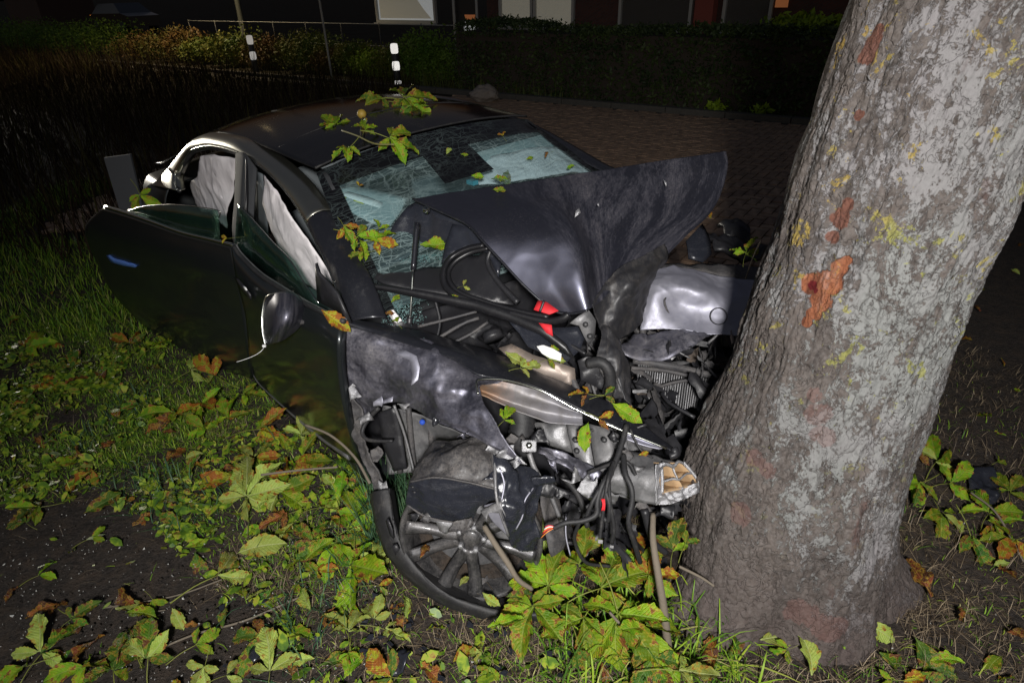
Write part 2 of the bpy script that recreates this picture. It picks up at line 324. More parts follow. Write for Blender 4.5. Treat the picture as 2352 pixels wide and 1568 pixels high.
def sheet(name, pts, mat, parent, thick=.003, jag=0., step=.03, amp=0., sc=8., crease=0., csc=6., seed=1, sub=3, bulge=0., smooth=True):
    """an outline filled in, cut small, and dented"""
    P0 = dense([Q(p) if not isinstance(p, np.ndarray) else p for p in pts], step, jag, seed)
    bm = bmesh.new(); vs = [bm.verts.new(p) for p in P0]; tr = tessellate_polygon([[Vector(p) for p in P0]])
    for f in tr:
        try: bm.faces.new([vs[i] for i in f])
        except ValueError: pass
    bmesh.ops.beautify_fill(bm, faces=bm.faces[:], edges=[e for e in bm.edges if not e.is_boundary])
    for _ in range(sub):
        L = [e for e in bm.edges if e.calc_length() > step*1.3]
        if not L: break
        bmesh.ops.subdivide_edges(bm, edges=L, cuts=1); bmesh.ops.triangulate(bm, faces=bm.faces[:])
        bmesh.ops.beautify_fill(bm, faces=bm.faces[:], edges=[e for e in bm.edges if not e.is_boundary])
    bm.normal_update(); av = sum((f.normal*f.calc_area() for f in bm.faces), Vector()); c = Vector(np.mean(P0, axis=0))
    if av.dot(Vector(CAM)-c) < 0: bmesh.ops.reverse_faces(bm, faces=bm.faces[:]); av = -av
    av.normalize(); bnd = {v for e in bm.edges if e.is_boundary for v in e.verts}
    rr = max((v.co-c).length for v in bm.verts)
    for v in bm.verts:
        p = v.co.copy(); h = 0
        if amp: h += amp*noise.fractal(p*sc+Vector((seed*7.7, 0, 0)), 1., 2.1, 4)
        if crease: h += crease*(fold(p, csc, seed)-.2)
        if bulge: h += bulge*max(0., 1-((p-c).length/rr)**2)
        v.co = p+av*h
    me_v = [tuple(v.co) for v in bm.verts]; bm.verts.index_update(); fc = [[v.index for v in f.verts] for f in bm.faces]; bm.free()
    return link_mesh(name, me_v, fc, mat, parent, smooth, thick=thick)
def ring_frames(path):
    path = np.asarray(path, float); T = np.gradient(path, axis=0); T /= np.linalg.norm(T, axis=1, keepdims=True)+1e-9
    up = np.array([0, 0, 1.]) if abs(T[0][2]) < .9 else np.array([1., 0, 0]); fr = []
    n = np.cross(T[0], up); n /= np.linalg.norm(n)
    for t_ in T:
        n = n-t_*(n@t_); n /= np.linalg.norm(n)+1e-9; fr.append((n, np.cross(t_, n)))
    return fr
def tube_geo(pts, r, seg=8, n=24, ribs=0, flat=1.):
    P0 = cr_interp([Q(p) if not isinstance(p, np.ndarray) else p for p in pts], n); fr = ring_frames(P0); V = []; Fc = []
    rr = r if hasattr(r, '__len__') else [r, r]
    for i, (p, (a, b)) in enumerate(zip(P0, fr)):
        q = np.interp(i/(n-1), np.linspace(0, 1, len(rr)), rr)*(1+(ribs*(i % 2)))
        for s in range(seg):
            th = 2*math.pi*s/seg; V.append(p+(a*math.cos(th)+b*math.sin(th)*flat)*q)
    for i in range(n-1):
        for s in range(seg): Fc.append((i*seg+s, i*seg+(s+1) % seg, (i+1)*seg+(s+1) % seg, (i+1)*seg+s))
    Fc += [tuple(range(seg-1, -1, -1)), tuple((n-1)*seg+s for s in range(seg))]
    return V, Fc
def tube(name, pts, r, mat, parent=None, **kw):
    origin = None if parent is not None else (Q(pts[0]) if not isinstance(pts[0], np.ndarray) else pts[0])
    V, Fc = tube_geo(pts, r, **kw); return link_mesh(name, V, Fc, mat, parent, origin=origin)
class MB:
    def __init__(s): s.V = []; s.F = []
    def add(s, V, Fc):
        k = len(s.V); s.V += [tuple(v) for v in V]; s.F += [tuple(i+k for i in f) for f in Fc]; return s
    def box(s, c, size, rz=0., frame=None):
        c = np.array(c, float); e = np.array(size, float)/2
        ax = frame if frame is not None else np.array([[math.cos(rz), math.sin(rz), 0], [-math.sin(rz), math.cos(rz), 0], [0, 0, 1.]])
        V = [c+ax[0]*e[0]*x+ax[1]*e[1]*y+ax[2]*e[2]*z for x in (-1, 1) for y in (-1, 1) for z in (-1, 1)]
        return s.add(V, [(0, 1, 3, 2), (4, 6, 7, 5), (0, 4, 5, 1), (2, 3, 7, 6), (0, 2, 6, 4), (1, 5, 7, 3)])
    def build(s, name, mat, parent=None, smooth=False, origin=None, **kw):
        return link_mesh(name, s.V, s.F, mat, parent, smooth, origin=origin, **kw)
def basis(n, ref=(0, 0, 1)):
    n = np.asarray(n, float); n = n/np.linalg.norm(n); a = np.cross(ref, n)
    if np.linalg.norm(a) < 1e-3: a = np.cross((1, 0, 0), n)
    a /= np.linalg.norm(a); return a, np.cross(n, a), n
def lathe(name, prof, c, axis, mat, parent, seg=64, wob=0., seed=0, a0=0., a1=2*math.pi):
    """profile of (radius, along axis)"""
    a, b, n = basis(axis); V = []; Fc = []; m_ = len(prof); full = a1-a0 > 6.28; ns = seg if full else seg+1
    for i in range(ns):
        th = a0+(a1-a0)*i/seg; d = a*math.cos(th)+b*math.sin(th)
        for r, h in prof:
            w = 1+wob*noise.noise(Vector((math.cos(th)*2, math.sin(th)*2, seed))); V.append(np.asarray(c)+d*r*w+n*(h+wob*.6*noise.noise(Vector((math.cos(th)*2, math.sin(th)*2, seed+7)))))
    for i in range(seg):
        j = (i+1) % ns
        for k in range(m_-1): Fc.append((i*m_+k, i*m_+k+1, j*m_+k+1, j*m_+k))
    return link_mesh(name, V, Fc, mat, parent, thick=0.)
# ================================================================== the setting
def inpoly(x, y, poly):
    c = np.zeros(np.shape(x), bool); j = len(poly)-1
    for i in range(len(poly)):
        xi, yi = poly[i][:2]; xj, yj = poly[j][:2]
        c ^= ((yi > y) != (yj > y)) & (x < (xj-xi)*(y-yi)/(yj-yi+1e-12)+xi); j = i
    return c
soil_poly = [at(px, py, 'z', 0)[:2] for px, py in [(-900, 1100), (0, 1165), (190, 1150), (330, 1195), (420, 1290), (500, 1360), (610, 1410), (640, 1480), (690, 1600), (700, 2600), (-1500, 2600)]]
def nz2(x, y, s, seed=0): return noise.noise(Vector((x*s+seed, y*s, seed)))
def gh(x, y):
    return .022*nz2(x, y, 1.3, 3)+.010*nz2(x, y, 6, 5)
# near ground, fine
nx, ny = 260, 220; xs = np.linspace(-5.2, 4.2, nx); ys = np.linspace(.2, 6.6, ny); V = []
for y in ys:
    for x in xs:
        e = min(1, min(x+5.2, 4.2-x, y-.2, 6.6-y)*2.5)
        V.append((x, y, e*(gh(x, y)+.006*noise.noise(Vector((x*25, y*25, 1)))+.004*noise.noise(Vector((x*70, y*70, 2))))))
V = np.array(V)
m = Mt('soil_and_thatch', .95, 0, (.05, .04, .03), .2)
n1 = m.noise(1.7, 6, .65); n2 = m.noise(60, 5, .7); n3 = m.vor(140); n4 = m.noise(14, 5, .7)
col = m.mix(m.ramp(n2, [(.3, 0.), (.7, 1.)]), (.020, .017, .015), (.062, .052, .046)); col = m.mix(m.ramp(n4, [(.45, 0.), (.7, .7)]), col, (.085, .062, .045))
col = m.mix(m.ramp(n3, [(0, 1.), (.10, 1.), (.16, 0.)]), col, m.mix(m.ramp(n1, [(.5, 0.), (.62, 1.)]), (.035, .03, .03), (.24, .22, .21)))
m.base(col); m.bump(m.math('ADD', n2, m.math('MULTIPLY', n4, .8)), .9, .02); MAT['soil'] = m.m
Fc = [(j*nx+i, j*nx+i+1, (j+1)*nx+i+1, (j+1)*nx+i) for j in range(ny-1) for i in range(nx-1)]
kind(link_mesh('ground', V, Fc, MAT['soil']), 'structure', 'dark bare soil and thatch under the grass round the wreck')
m = Mt('verge_earth', .95, 0, (.03, .025, .018), .2); m.base(m.mix(m.ramp(m.noise(1.2, 6, .6), [(.3, 0.), (.7, 1.)]), (.018, .015, .010), (.045, .038, .022))); m.bump(m.noise(9, 5, .7), .8, .05); MAT['earth'] = m.m
B = 260; fr_ = [(-5.2, .2), (4.2, .2), (4.2, 6.6), (-5.2, 6.6)]; ou = [(-B, -B), (B, -B), (B, B), (-B, B)]
V = [(x, y, 0) for x, y in fr_]+[(x, y, 0) for x, y in ou]
kind(link_mesh('field', V, [(0, 1, 5, 4), (1, 2, 6, 5), (2, 3, 7, 6), (3, 0, 4, 7)], MAT['earth'], smooth=False), 'structure', 'dark verge and land running out to the horizon')

# road line: far edge through (-1.46,13.87) and (4.46,9.73)
rd = np.array([.8195, -.573, 0]); rn = np.array([.573, .8195, 0]); r0 = np.array([-1.46, 13.87, 0])
def RL(s, t, z=0.): return r0+rd*s+rn*t+np.array([0, 0, z])       # along the road edge, away from the camera, up
BRK = []
for i, c in enumerate([(.42, .27, .17), (.48, .32, .21), (.34, .22, .15)]):
    m = Mt('clinker_brick_%s' % 'abc'[i], .75, 0, c); nn = m.noise(9, 5, .65, m.vec('Object')); m.base(m.mix(m.ramp(nn, [(.35, 0.), (.7, .7)]), c, (.05, .042, .035))); m.bump(m.noise(60, 4, .6), .4, .01); BRK.append(m.m)
V = [tuple(p) for p in (RL(.6, -.02, .012), RL(30, -.02, .012), RL(30, -6.2, .012), RL(2.2, -8.6, .012), RL(.6, -6., .012))]
road = kind(link_mesh('brick_road', V, [(4, 3, 2, 1, 0)], MAT['soil'], smooth=False), 'structure', 'brown clinker brick road behind the wreck'); 
# bricks: herringbone, each with its own edges
bw, bl, bh = .1, .2, .03; cells = []
for i in range(-70, 120):
    for j in range(-95, 4):
        k = (i-j) % 4
        if k == 0: cells.append((i*bw+bl/2, j*bw+bw/2, 0))
        elif k == 3: cells.append((i*bw+bw/2, j*bw+bl/2-0*bw, 1))
poly_s = [(.7, -.1), (8.2, -.1), (8.2, -6.1), (3.2, -7.9), (2.2, -8.4), (.7, -5.9)]
cells = [c for c in cells if inpoly(np.array(c[0]), np.array(c[1]), poly_s)]
def vis(p):
    w = p-CAM; z = w @ cF; return z > .1 and abs(FPX*(w @ xr)/z) < 1190 and abs(FPX*(w @ yu)/z) < 800
def projpx(p):
    w = np.asarray(p)-CAM; z = w @ cF; return 1176+FPX*(w @ xr)/z, 784-FPX*(w @ yu)/z, z
scored = []
for c in cells:
    p = RL(c[0], c[1]); q = projpx(p); ok = 1180 < q[0] < 1830 and 235 < q[1] < 640
    scored.append((0 if ok else 1, q[2], c))
scored.sort(key=lambda x: x[:2]); 
bb = MB(); bb.box((0, 0, 0), (bl-.012, bw-.012, bh)); bme = []
for k_ in range(3):
    bo = bb.build('brick', BRK[k_]); me = bo.data; bpy.data.objects.remove(bo); bme.append(me)
ang = math.atan2(rd[1], rd[0]); mass = MB()
for n_, (_, _, c) in enumerate(scored):
    p = RL(c[0], c[1], .014+.006*rng.random()); rz = ang+(math.pi/2 if c[2] else 0)+rng.normal()*.012
    if n_ < 300:
        o = bpy.data.objects.new('brick', bme[n_ % 3]); COL.objects.link(o); o.location = p; o.rotation_euler = (rng.normal()*.02, rng.normal()*.02, rz); o.parent = road
    else: mass.box(p, (bl-.012, bw-.012, bh), rz)
kind(mass.build('paving_bricks', BRK[0], road), 'stuff')
km = Mt('pale_concrete_kerb', .85, 0, (.1, .09, .08)); km.base(km.mix(km.noise(12, 5, .7), (.04, .036, .03), (.11, .10, .085))); km.bump(km.noise(80, 3), .4, .005); MAT['kerb'] = km.m
kerb = MB(); 
for i in range(-26, 30): kerb.box(RL(i+.5, .08, .045), (.985, .14, .11), ang)
kind(kerb.build('kerb', MAT['kerb']), 'structure', 'low pale kerb stones along the far edge of the road')
V = [tuple(RL(-26, .2, .03)), tuple(RL(-1.5, .2, .03)), tuple(RL(-1.5, -.35, .008)), tuple(RL(-26, -.35, .008))]
kind(link_mesh('path', V, [(0, 1, 2, 3)], MAT['kerb'], smooth=False), 'structure', 'pale strip of path along the verge')

# ---- leaf masses for hedge and shrubs
def leafmass(name, pts, size, mat, parent=None, origin=None, jit=1.2):
    n = len(pts); a = rng.normal(size=(n, 3)); a /= np.linalg.norm(a, axis=1, keepdims=True); b = np.cross(a, rng.normal(size=(n, 3))); b /= np.linalg.norm(b, axis=1, keepdims=True)
    s = (size*(.6+.8*rng.random(n)))[:, None]; P0 = np.asarray(pts)
    V = np.stack([P0-a*s, P0+b*s*.45, P0+a*s, P0-b*s*.45], 1).reshape(-1, 3); Fc = np.arange(4*n).reshape(-1, 4)
    o = link_mesh(name, V, Fc, mat, parent, smooth=False, origin=origin); return o
def fol_mat(name, c1, c2, sc=3.):
    m = Mt(name, .6, 0, c1, .3); m.base(m.mix(m.ramp(m.noise(sc, 4, .6), [(.38, 0.), (.64, 1.)]), c1, c2)); return m.m
MAT['hedge'] = fol_mat('hedge_leaves', (.018, .035, .010), (.05, .075, .016)); MAT['shrub'] = fol_mat('yellow_green_shrub_leaves', (.06, .10, .010), (.15, .13, .015), 2.)
MAT['shrub_red'] = fol_mat('autumn_shrub_leaves', (.11, .055, .014), (.06, .08, .012), 1.8); MAT['lime'] = fol_mat('lime_leaves', (.16, .26, .012), (.26, .34, .02))
MAT['reed'] = fol_mat('dead_reed_stems', (.045, .026, .018), (.075, .045, .03), 1.); MAT['greenbank'] = fol_mat('bank_leaves', (.07, .15, .015), (.13, .20, .02), 1.)
MAT['bark_dark'] = Mt('dark_stem', .9, 0, (.04, .03, .022)).m
# right hedge
def hedge(s0, s1, t0, t1, hgt, n, label, mats):
    h = root('hedge', RL((s0+s1)/2, t0, 0), label, 'hedge')
    s = rng.uniform(s0, s1, n); side = rng.random(n); t = np.where(side < .55, t0+np.abs(rng.normal(0, .06, n)), rng.uniform(t0, t1, n)); z = np.where(side < .55, rng.uniform(.03, hgt, n), hgt+rng.normal(0, .04, n))
    z = z+.08*np.sin(s*1.3)*np.sin(s*.37+1)*(z > hgt*.8); keep = rng.random(n) < .55+.45*np.sin(s*5.1+z*6)*np.sin(z*9+s*2.3)+.3
    P0 = np.array([RL(a, b, c) for a, b, c, k_ in zip(s, t, z, keep) if k_]); leafmass('foliage', P0, .038, mats[0], h)
    c = MB(); c.box(RL((s0+s1)/2, (t0+t1)/2+.07, hgt*.47), (s1-s0-.1, t1-t0-.1, hgt*.9), ang); c.build('inner_twigs', MAT['bark_dark'], h)
    return h
hedge(.2, 16, .35, 1.3, 1.22, 34000, 'long dark clipped hedge along the far side of the brick road', [MAT['hedge']])
def blob(name, c, rad, n, size, mat, label, cat='bush', group=None, stems=5):
    h = root(name, (c[0], c[1], 0), label, cat, group)
    d = rng.normal(size=(n, 3)); d /= np.linalg.norm(d, axis=1, keepdims=True); rr = rng.random(n)**.4
    P0 = np.array(c)+d*rr[:, None]*np.array(rad)
    cl = rng.integers(0, 14, n); cc = rng.normal(size=(14, 3))*.45; P0 += cc[cl]*np.array(rad)*.5; P0[:, 2] = np.abs(P0[:, 2])
    leafmass('foliage', P0, size, mat, h)
    for k_ in range(stems):
        e = P0[rng.integers(0, n)]; tube('stem', [np.array([c[0]+rng.normal()*.05, c[1], -.02]), (np.array([c[0], c[1], 0])+e)/2+rng.normal(size=3)*.05, e], [.012, .004], MAT['bark_dark'], h, seg=5, n=8)
    return h
lab = ['rust and yellow bush on the verge, left of the left bollard', 'yellow green bush right behind the left bollard', 'golden bush between the bollards beside the thin pole', 'low yellow bush around the foot of the right bollard', 'dark green bush at the far left end of the verge', 'green bush between the far left bush and the rust bush', 'olive bush just left of the right bollard', 'small green bush to the right of the right bollard', 'amber bush between the two bollards nearest the left one', 'rusty bush at the left end of the autumn bushes', 'green gold bush just left of the left bollard', 'low rusty bush beside the olive bush', 'green gold bush behind the right bollard', 'green bush in the middle of the far left bushes']
bs = [(430, 130, 'shrub_red', .75, .62), (560, 125, 'shrub', .7, .6), (730, 150, 'shrub', .8, .62), (880, 185, 'lime', .5, .35), (60, 95, 'greenbank', 1.6, .75), (230, 105, 'greenbank', 1.3, .7), (830, 165, 'shrub', .55, .5), (990, 185, 'greenbank', .6, .7), (640, 150, 'shrub_red', .7, .6), (350, 118, 'shrub_red', .9, .55), (490, 135, 'shrub', .6, .5), (780, 175, 'shrub_red', .5, .4), (930, 165, 'shrub', .5, .5), (140, 100, 'greenbank', 1.5, .7)]
for (px, py, mt, w, hh), l in zip(bs, lab):
    base = at(px, py+45, 'pl', (RL(0, 1.5), rn)); base = np.array([base[0], base[1], 0])
    blob('bush', (base[0], base[1], hh*.72), (w*1.15, w*.7, hh*.72), 4200, .042, MAT[mt], l, group='bushes on the far verge')
for px, py, l in [(1130, 222, ''), ]: pass
b_ = at(1845, 62, 'pl', (RL(0, 2.0), rn)); blob('bush', (b_[0], b_[1], b_[2]-.05), (.75, .4, .22), 900, .07, MAT['lime'], 'bright lime leaved shrub showing above the dark hedge by the trunk')
for i, (px, py, l) in enumerate([(1640, 262, 'small lime sprig at the foot of the hedge, left of its twin'), (1745, 268, 'small lime sprig at the foot of the hedge nearest the trunk')]):
    b_ = at(px, py, 'pl', (RL(0, .2), rn)); blob('weed', (b_[0], b_[1], .14), (.16, .1, .08), 90, .05, MAT['lime'], l, 'weed', stems=2)

# ---- bollards with white reflector bands
m = Mt('reflector_sheet', .33, .9, (.95, .95, .95)); m.bump(m.vor(90), .25, .002); MAT['reflector'] = m.m
MAT['bollard'] = Mt('dark_bollard_post', .5, 0, (.02, .02, .022)).m
def bollard(px, pyb, ptop, bands, label):
    b = at(px, pyb, 'z', 0); t_ = at(px, ptop, 'pl', (b, np.array([0, 1., 0]))); H_ = t_[2]
    o = root('bollard', b, label, 'bollard', 'black bollards with white reflectors by the verge'); k = H_
    lathe('post', [(.0, H_), (.06, H_), (.076, H_-.02), (.078, .0)], b, (0, 0, 1), MAT['bollard'], o, 24)
    tocam = CAM-b; tocam[2] = 0; tocam /= np.linalg.norm(tocam); side = np.cross(tocam, (0, 0, 1))
    for z0, z1 in bands:
        zc = (z0+z1)/2*k; c = b+tocam*.084+np.array([0, 0, zc]); d = (CAM+np.array([.16, -.06, .17])-c); d /= np.linalg.norm(d); u2 = np.cross(d, side); mb = MB()
        w_, h_ = .078, (z1-z0)*k/2; V = []; S = 5
        for i in range(S+1):
            for j in range(S+1):
                a = -1+2*i/S; bb_ = -1+2*j/S; q = c+side*a*w_*(1-.12*bb_**4)+u2*bb_*h_*(1-.12*a**4); V.append(q)
        mb.add(V, [(i*(S+1)+j, (i+1)*(S+1)+j, (i+1)*(S+1)+j+1, i*(S+1)+j+1) for i in range(S) for j in range(S)]); mb.build('reflector', MAT['reflector'], o, thick=.004)
bollard(590, 172, 84, [(.80, 1.04), (.40, .62)], 'black bollard with two white bands in front of the yellow bush, farther left one')
bollard(915, 205, 99, [(.78, 1.0), (.42, .62), (.12, .20)], 'black bollard with white bands just behind the car roof')

# ---- poles
MAT['pole'] = Mt('grey_pole', .7, .1, (.07, .075, .065)).m; MAT['pole_thin'] = Mt('thin_galvanised_pole', .6, .1, (.30, .30, .28)).m
b = at(566, 104, 'pl', (RL(0, 3.0), rn)); b[2] = 0
lampo = root('street_lamp', b, 'tall grey street lamp post rising above the verge behind the left bollard', 'street lamp')
tube('post', [b, b+np.array([0, 0, 3.]), b+np.array([0, 0, 6.2])], [.095, .07, .055], MAT['pole'], lampo, seg=16, n=10)
hd = b-rn*2.6+rd*.3+np.array([0, 0, 6.25]); tube('lamp_arm', [b+np.array([0, 0, 6.1]), b-rn*1.2+np.array([0, 0, 6.35]), hd], [.05, .04], MAT['pole'], lampo, seg=10, n=10); MB().box(hd, (.75, .2, .1), -.73).build('lamp_head', MAT['pole'], lampo, bevel=.02)
m = Mt('lamp_lens', .5, 0, (1, .8, .5)); m.b.inputs['Emission Color'].default_value = (1, .74, .38, 1); m.b.inputs['Emission Strength'].default_value = 6; MB().box(hd-np.array([0, 0, .06]), (.5, .14, .02), -.73).build('lamp_lens', m.m, lampo)
sl = bpy.data.lights.new('street_light', 'SPOT'); slo = bpy.data.objects.new('street_light', sl); COL.objects.link(slo); sl.energy = 2100; sl.color = (1, .78, .45); sl.shadow_soft_size = .2; sl.spot_size = R(125); sl.spot_blend = 1
slo.location = hd-np.array([0, 0, .12]); slo.rotation_euler = (0, 0, 0)
b = at(758, 148, 'pl', (RL(0, .5), rn)); b[2] = 0
tag(tube('sign_post', [b, b+np.array([-.02, 0, 1.6]), b+np.array([-.06, 0, 3.4])], [.025, .025], MAT['pole_thin'], None, seg=10, n=8), 'thin pale pole standing in the golden bushes between the bollards', 'pole')
# ---- low rail fence behind the bushes
fo = root('rail_fence', RL(-9, 2.2), 'low thin rail fence behind the bushes at the upper left', 'fence')
for i in range(9):
    p = RL(-12+i*1.4, 2.2); tube('post', [p, p+np.array([0, 0, 1.15])], [.014, .014], MAT['bollard'], fo, seg=6, n=3)
for z in (1.12, .62):
    tube('rail', [RL(-12, 2.2, z), RL(-.8, 2.2, z)], [.010, .010], MAT['pole_thin'], fo, seg=6, n=4)
# ---- house behind the hedge
m = Mt('dark_red_brickwork', .85, 0, (.07, .028, .02)); bt = m.n('ShaderNodeTexBrick'); bt.inputs['Scale'].default_value = 4.5; lk(m.nt, m.vec('Object', (1, 1, 1), (R(90), 0, -ang)), bt.inputs['Vector'])
bt.inputs['Color1'].default_value = (.085, .030, .022, 1); bt.inputs['Color2'].default_value = (.055, .022, .018, 1); bt.inputs['Mortar'].default_value = (.05, .045, .04, 1); m.base(bt.outputs[0]); MAT['brickwork'] = m.m
MAT['pier'] = Mt('red_brick_pier', .8, 0, (.22, .05, .035)).m; MAT['frame_w'] = Mt('pale_window_frame', .5, 0, (.35, .35, .33)).m
def lit(name, col, s): m = Mt(name, .8, 0, col); m.b.inputs['Emission Color'].default_value = (*col, 1); m.b.inputs['Emission Strength'].default_value = s; return m.m
T0 = 5.2; HP = (RL(0, T0), rn)
ho = root('house', RL(6, T0), 'long dark brick house with pale lit blinds behind the hedge', 'house')
wallparts = MB(); wallparts.box(RL(7, T0+.35, 2.7), (19, .5, 5.4), ang); wallparts.build('wall', MAT['brickwork'], ho)
rf = MB(); a_ = [RL(-3, T0-.3, 5.4), RL(17, T0-.3, 5.4), RL(17, T0+7, 5.4), RL(-3, T0+7, 5.4), RL(-3, T0+3.3, 8), RL(17, T0+3.3, 8)]; rf.add(a_, [(0, 1, 5, 4), (2, 3, 4, 5), (0, 4, 3), (1, 2, 5), (0, 3, 2, 1)]); rf.build('roof', Mt('roof_tiles', .8, 0, (.05, .03, .028)).m, ho)
MAT['blind'] = lit('blind_cool', (.58, .60, .60), .34); MAT['blind2'] = lit('blind_warm', (.50, .47, .38), .20); MAT['dimroom'] = lit('dim_room', (.05, .045, .04), .05); MAT['glowroom'] = lit('warm_room_glow', (.8, .28, .1), .12)  # blinds glow faintly in place of light falling on them
def win(x0, x1, y1, ztop, mt, diag=False):
    a_ = at(x0, y1, 'pl', HP); c_ = at(x1, y1, 'pl', HP); w_ = np.linalg.norm((c_-a_)[:2]); mid = (a_+c_)/2; h_ = ztop-mid[2]; c0 = mid+np.array([0, 0, h_/2])
    f = MB(); 
    for s_ in (-1, 1): f.box(c0+rd*s_*(w_/2)-rn*-.06, (.07, .1, h_+.07), ang)
    for s_ in (-1, 1): f.box(c0+np.array([0, 0, s_*h_/2])+rn*.06, (w_-.07, .1, .07), ang)
    fo_ = f.build('window', MAT['frame_w'], ho); pn = MB().box(c0+rn*.09, (w_-.07, .01, h_-.07), ang).build('blind', mt, fo_)
    MB().box(c0+rn*.075, (w_-.075, .006, h_-.075), ang).build('pane', MAT['pane_clear'], fo_)
    MB().box(np.array([c0[0], c0[1], mid[2]-.06])-rn*.02, (w_+.1, .16, .05), ang).build('sill', MAT['frame_w'], fo_)
    if diag:
        p = [c0+rn*.083+rd*w_*q[0]+np.array([0, 0, h_*q[1]]) for q in ((-.46, .46), (.0, .46), (.12, .1), (.3, -.25), (.42, -.44), (-.05, -.44), (-.46, -.44))]
        link_mesh('pane_reflection', p, [tuple(range(7))], MAT['blind2'], fo_, smooth=False, thick=.004)  # diagonal reflection in the window, drawn as a flat pale panel
win(866, 998, 50, 2.35, MAT['blind'], True); win(1148, 1219, 60, 2.35, MAT['blind2']); win(1226, 1313, 62, 2.35, MAT['blind2'])
win(1420, 1580, 72, 2.35, MAT['dimroom']); win(1655, 1760, 80, 2.35, MAT['dimroom'])
d0 = at(1072, 78, 'pl', HP); dm = MB(); dm.box(np.array([d0[0], d0[1], 1.05])+rn*.07, (.75, .06, 2.1), ang); dr = dm.build('door', MAT['bollard'], ho)
g_ = at(1078, 64, 'pl', (RL(0, T0-.0), rn)); MB().box(g_+rn*.03, (.42, .02, .28), ang).build('door_pane', MAT['blind'], dr)
g_ = at(1078, 40, 'pl', (RL(0, T0-.0), rn)); MB().box(g_+rn*.03, (.36, .02, .12), ang).build('door_pane', MAT['glowroom'], dr)
for px in (1047, 1099): g_ = at(px, 60, 'pl', HP); tube('door_post', [np.array([g_[0], g_[1], 0])-rn*.05, np.array([g_[0], g_[1], 2.3])-rn*.05], [.04, .04], MAT['frame_w'], ho, seg=8, n=3)
g_ = at(1617, 60, 'pl', (RL(0, T0-.15), rn)); MB().box(np.array([g_[0], g_[1], 1.4]), (.42, .3, 2.8), ang).build('brick_pier', MAT['pier'], ho)
g_ = at(1795, 8, 'pl', HP); MB().box(g_+rn*.03, (.26, .03, .16), ang).build('lit_pane', MAT['glowroom'], ho)
# far left: dark shed, parked car with an orange lamp
p = at(120, 30, 'pl', (RL(0, 9), rn)); sh = root('shed', (p[0], p[1], 0), 'dark brown shed far away in the upper left corner', 'shed')
MB().box((p[0], p[1], 1.3), (4.2, 3, 2.6), ang).build('wall', Mt('shed_boards', .8, 0, (.05, .03, .025)).m, sh); MB().box((p[0], p[1], 2.7), (4.6, 3.4, .2), ang).build('roof', MAT['bollard'], sh)
p = at(290, 62, 'pl', (RL(0, 9.5), rn)); pc = root('parked_car', (p[0], p[1], 0), 'dark car parked far off in the upper left, one orange lamp lit', 'car')
prof = [(-2.1, .3), (-2.15, .75), (-1.6, .95), (-1.0, 1.42), (.7, 1.45), (1.4, .98), (2.1, .85), (2.15, .35)]; V = []; fx = rd; 
for s_ in (-.85, .85):
    for x, z in prof: V.append(p*np.array([1, 1, 0])+rd*x+rn*s_*(1 if z < 1.2 else .8)+np.array([0, 0, z]))
k_ = len(prof); link_mesh('body', V, [tuple(range(k_))[::-1], tuple(range(k_, 2*k_))]+[(i, (i+1) % k_, (i+1) % k_+k_, i+k_) for i in range(k_)], MAT['paint_door'], pc, smooth=False)
for x in (-1.35, 1.35):
    for s_ in (-.8, .8): lathe('wheel', [(0, -.1), (.31, -.1), (.31, .1), (0, .1)], p*np.array([1, 1, 0])+rd*x+rn*s_+np.array([0, 0, .31]), rn, MAT['rubber'], pc, 20)
MB().box(p*np.array([1, 1, 0])-rd*2.15-rn*.55+np.array([0, 0, .8]), (.08, .28, .16), ang).build('lamp', lit('orange_lamp', (1, .3, .05), 1.5), pc)

hl = bpy.data.lights.new('headlamp_beam', 'SPOT'); hlo = bpy.data.objects.new('headlamp_beam', hl); COL.objects.link(hlo); hl.energy = 8000; hl.color = (1, .93, .80); hl.shadow_soft_size = .35; hl.spot_size = R(24); hl.spot_blend = .8
hlo.location = (-16.5, 19.5, 1.5); hlo.rotation_euler = (Vector((-1.9, 3.2, 1.3))-Vector(hlo.location)).to_track_quat('-Z', 'Y').to_euler()
# ---- stone on the kerb, sign board
def rock(name, c, r, label, cat='rock'):
    bm = bmesh.new(); bmesh.ops.create_icosphere(bm, subdivisions=4, radius=1); V = [np.array(v.co) for v in bm.verts]; Fc = [[v.index for v in f.verts] for f in bm.faces]; bm.free(); o_ = []
    for v in V: 
        h = 1+.35*noise.fractal(Vector(v)*1.3+Vector(c), 1, 2, 4); o_.append(np.array(c)+v*np.array(r)*h)
    m = Mt('weathered_stone', .9, 0, (.2, .17, .15)); m.base(m.mix(m.noise(9, 6, .7), (.12, .10, .085), (.34, .29, .25))); m.bump(m.noise(30, 5, .7), .7, .02)
    return tag(link_mesh(name, o_, Fc, m.m, None, origin=c), label, cat)
c = at(1112, 217, 'z', .16); rock('rock', c, (.25, .17, .16), 'rough pale stone lying by the road behind the car roof')
c0 = K(-3.9, -.95, 0); bpts = [at(*q) for q in [(240, 362, 'pl', (c0, np.array([0, 1., 0]))), (300, 354, 'pl', (c0, np.array([0, 1., 0]))), (335, 500, 'pl', (c0, np.array([0, 1., 0]))), (282, 500, 'pl', (c0, np.array([0, 1., 0])))]]
tag(link_mesh('plank', bpts, [(0, 1, 2, 3)], Mt('grey_board', .6, .1, (.075, .08, .09)).m, None, smooth=False, origin=bpts[3], thick=.02), 'flat grey board standing on end behind the open rear door', 'board')

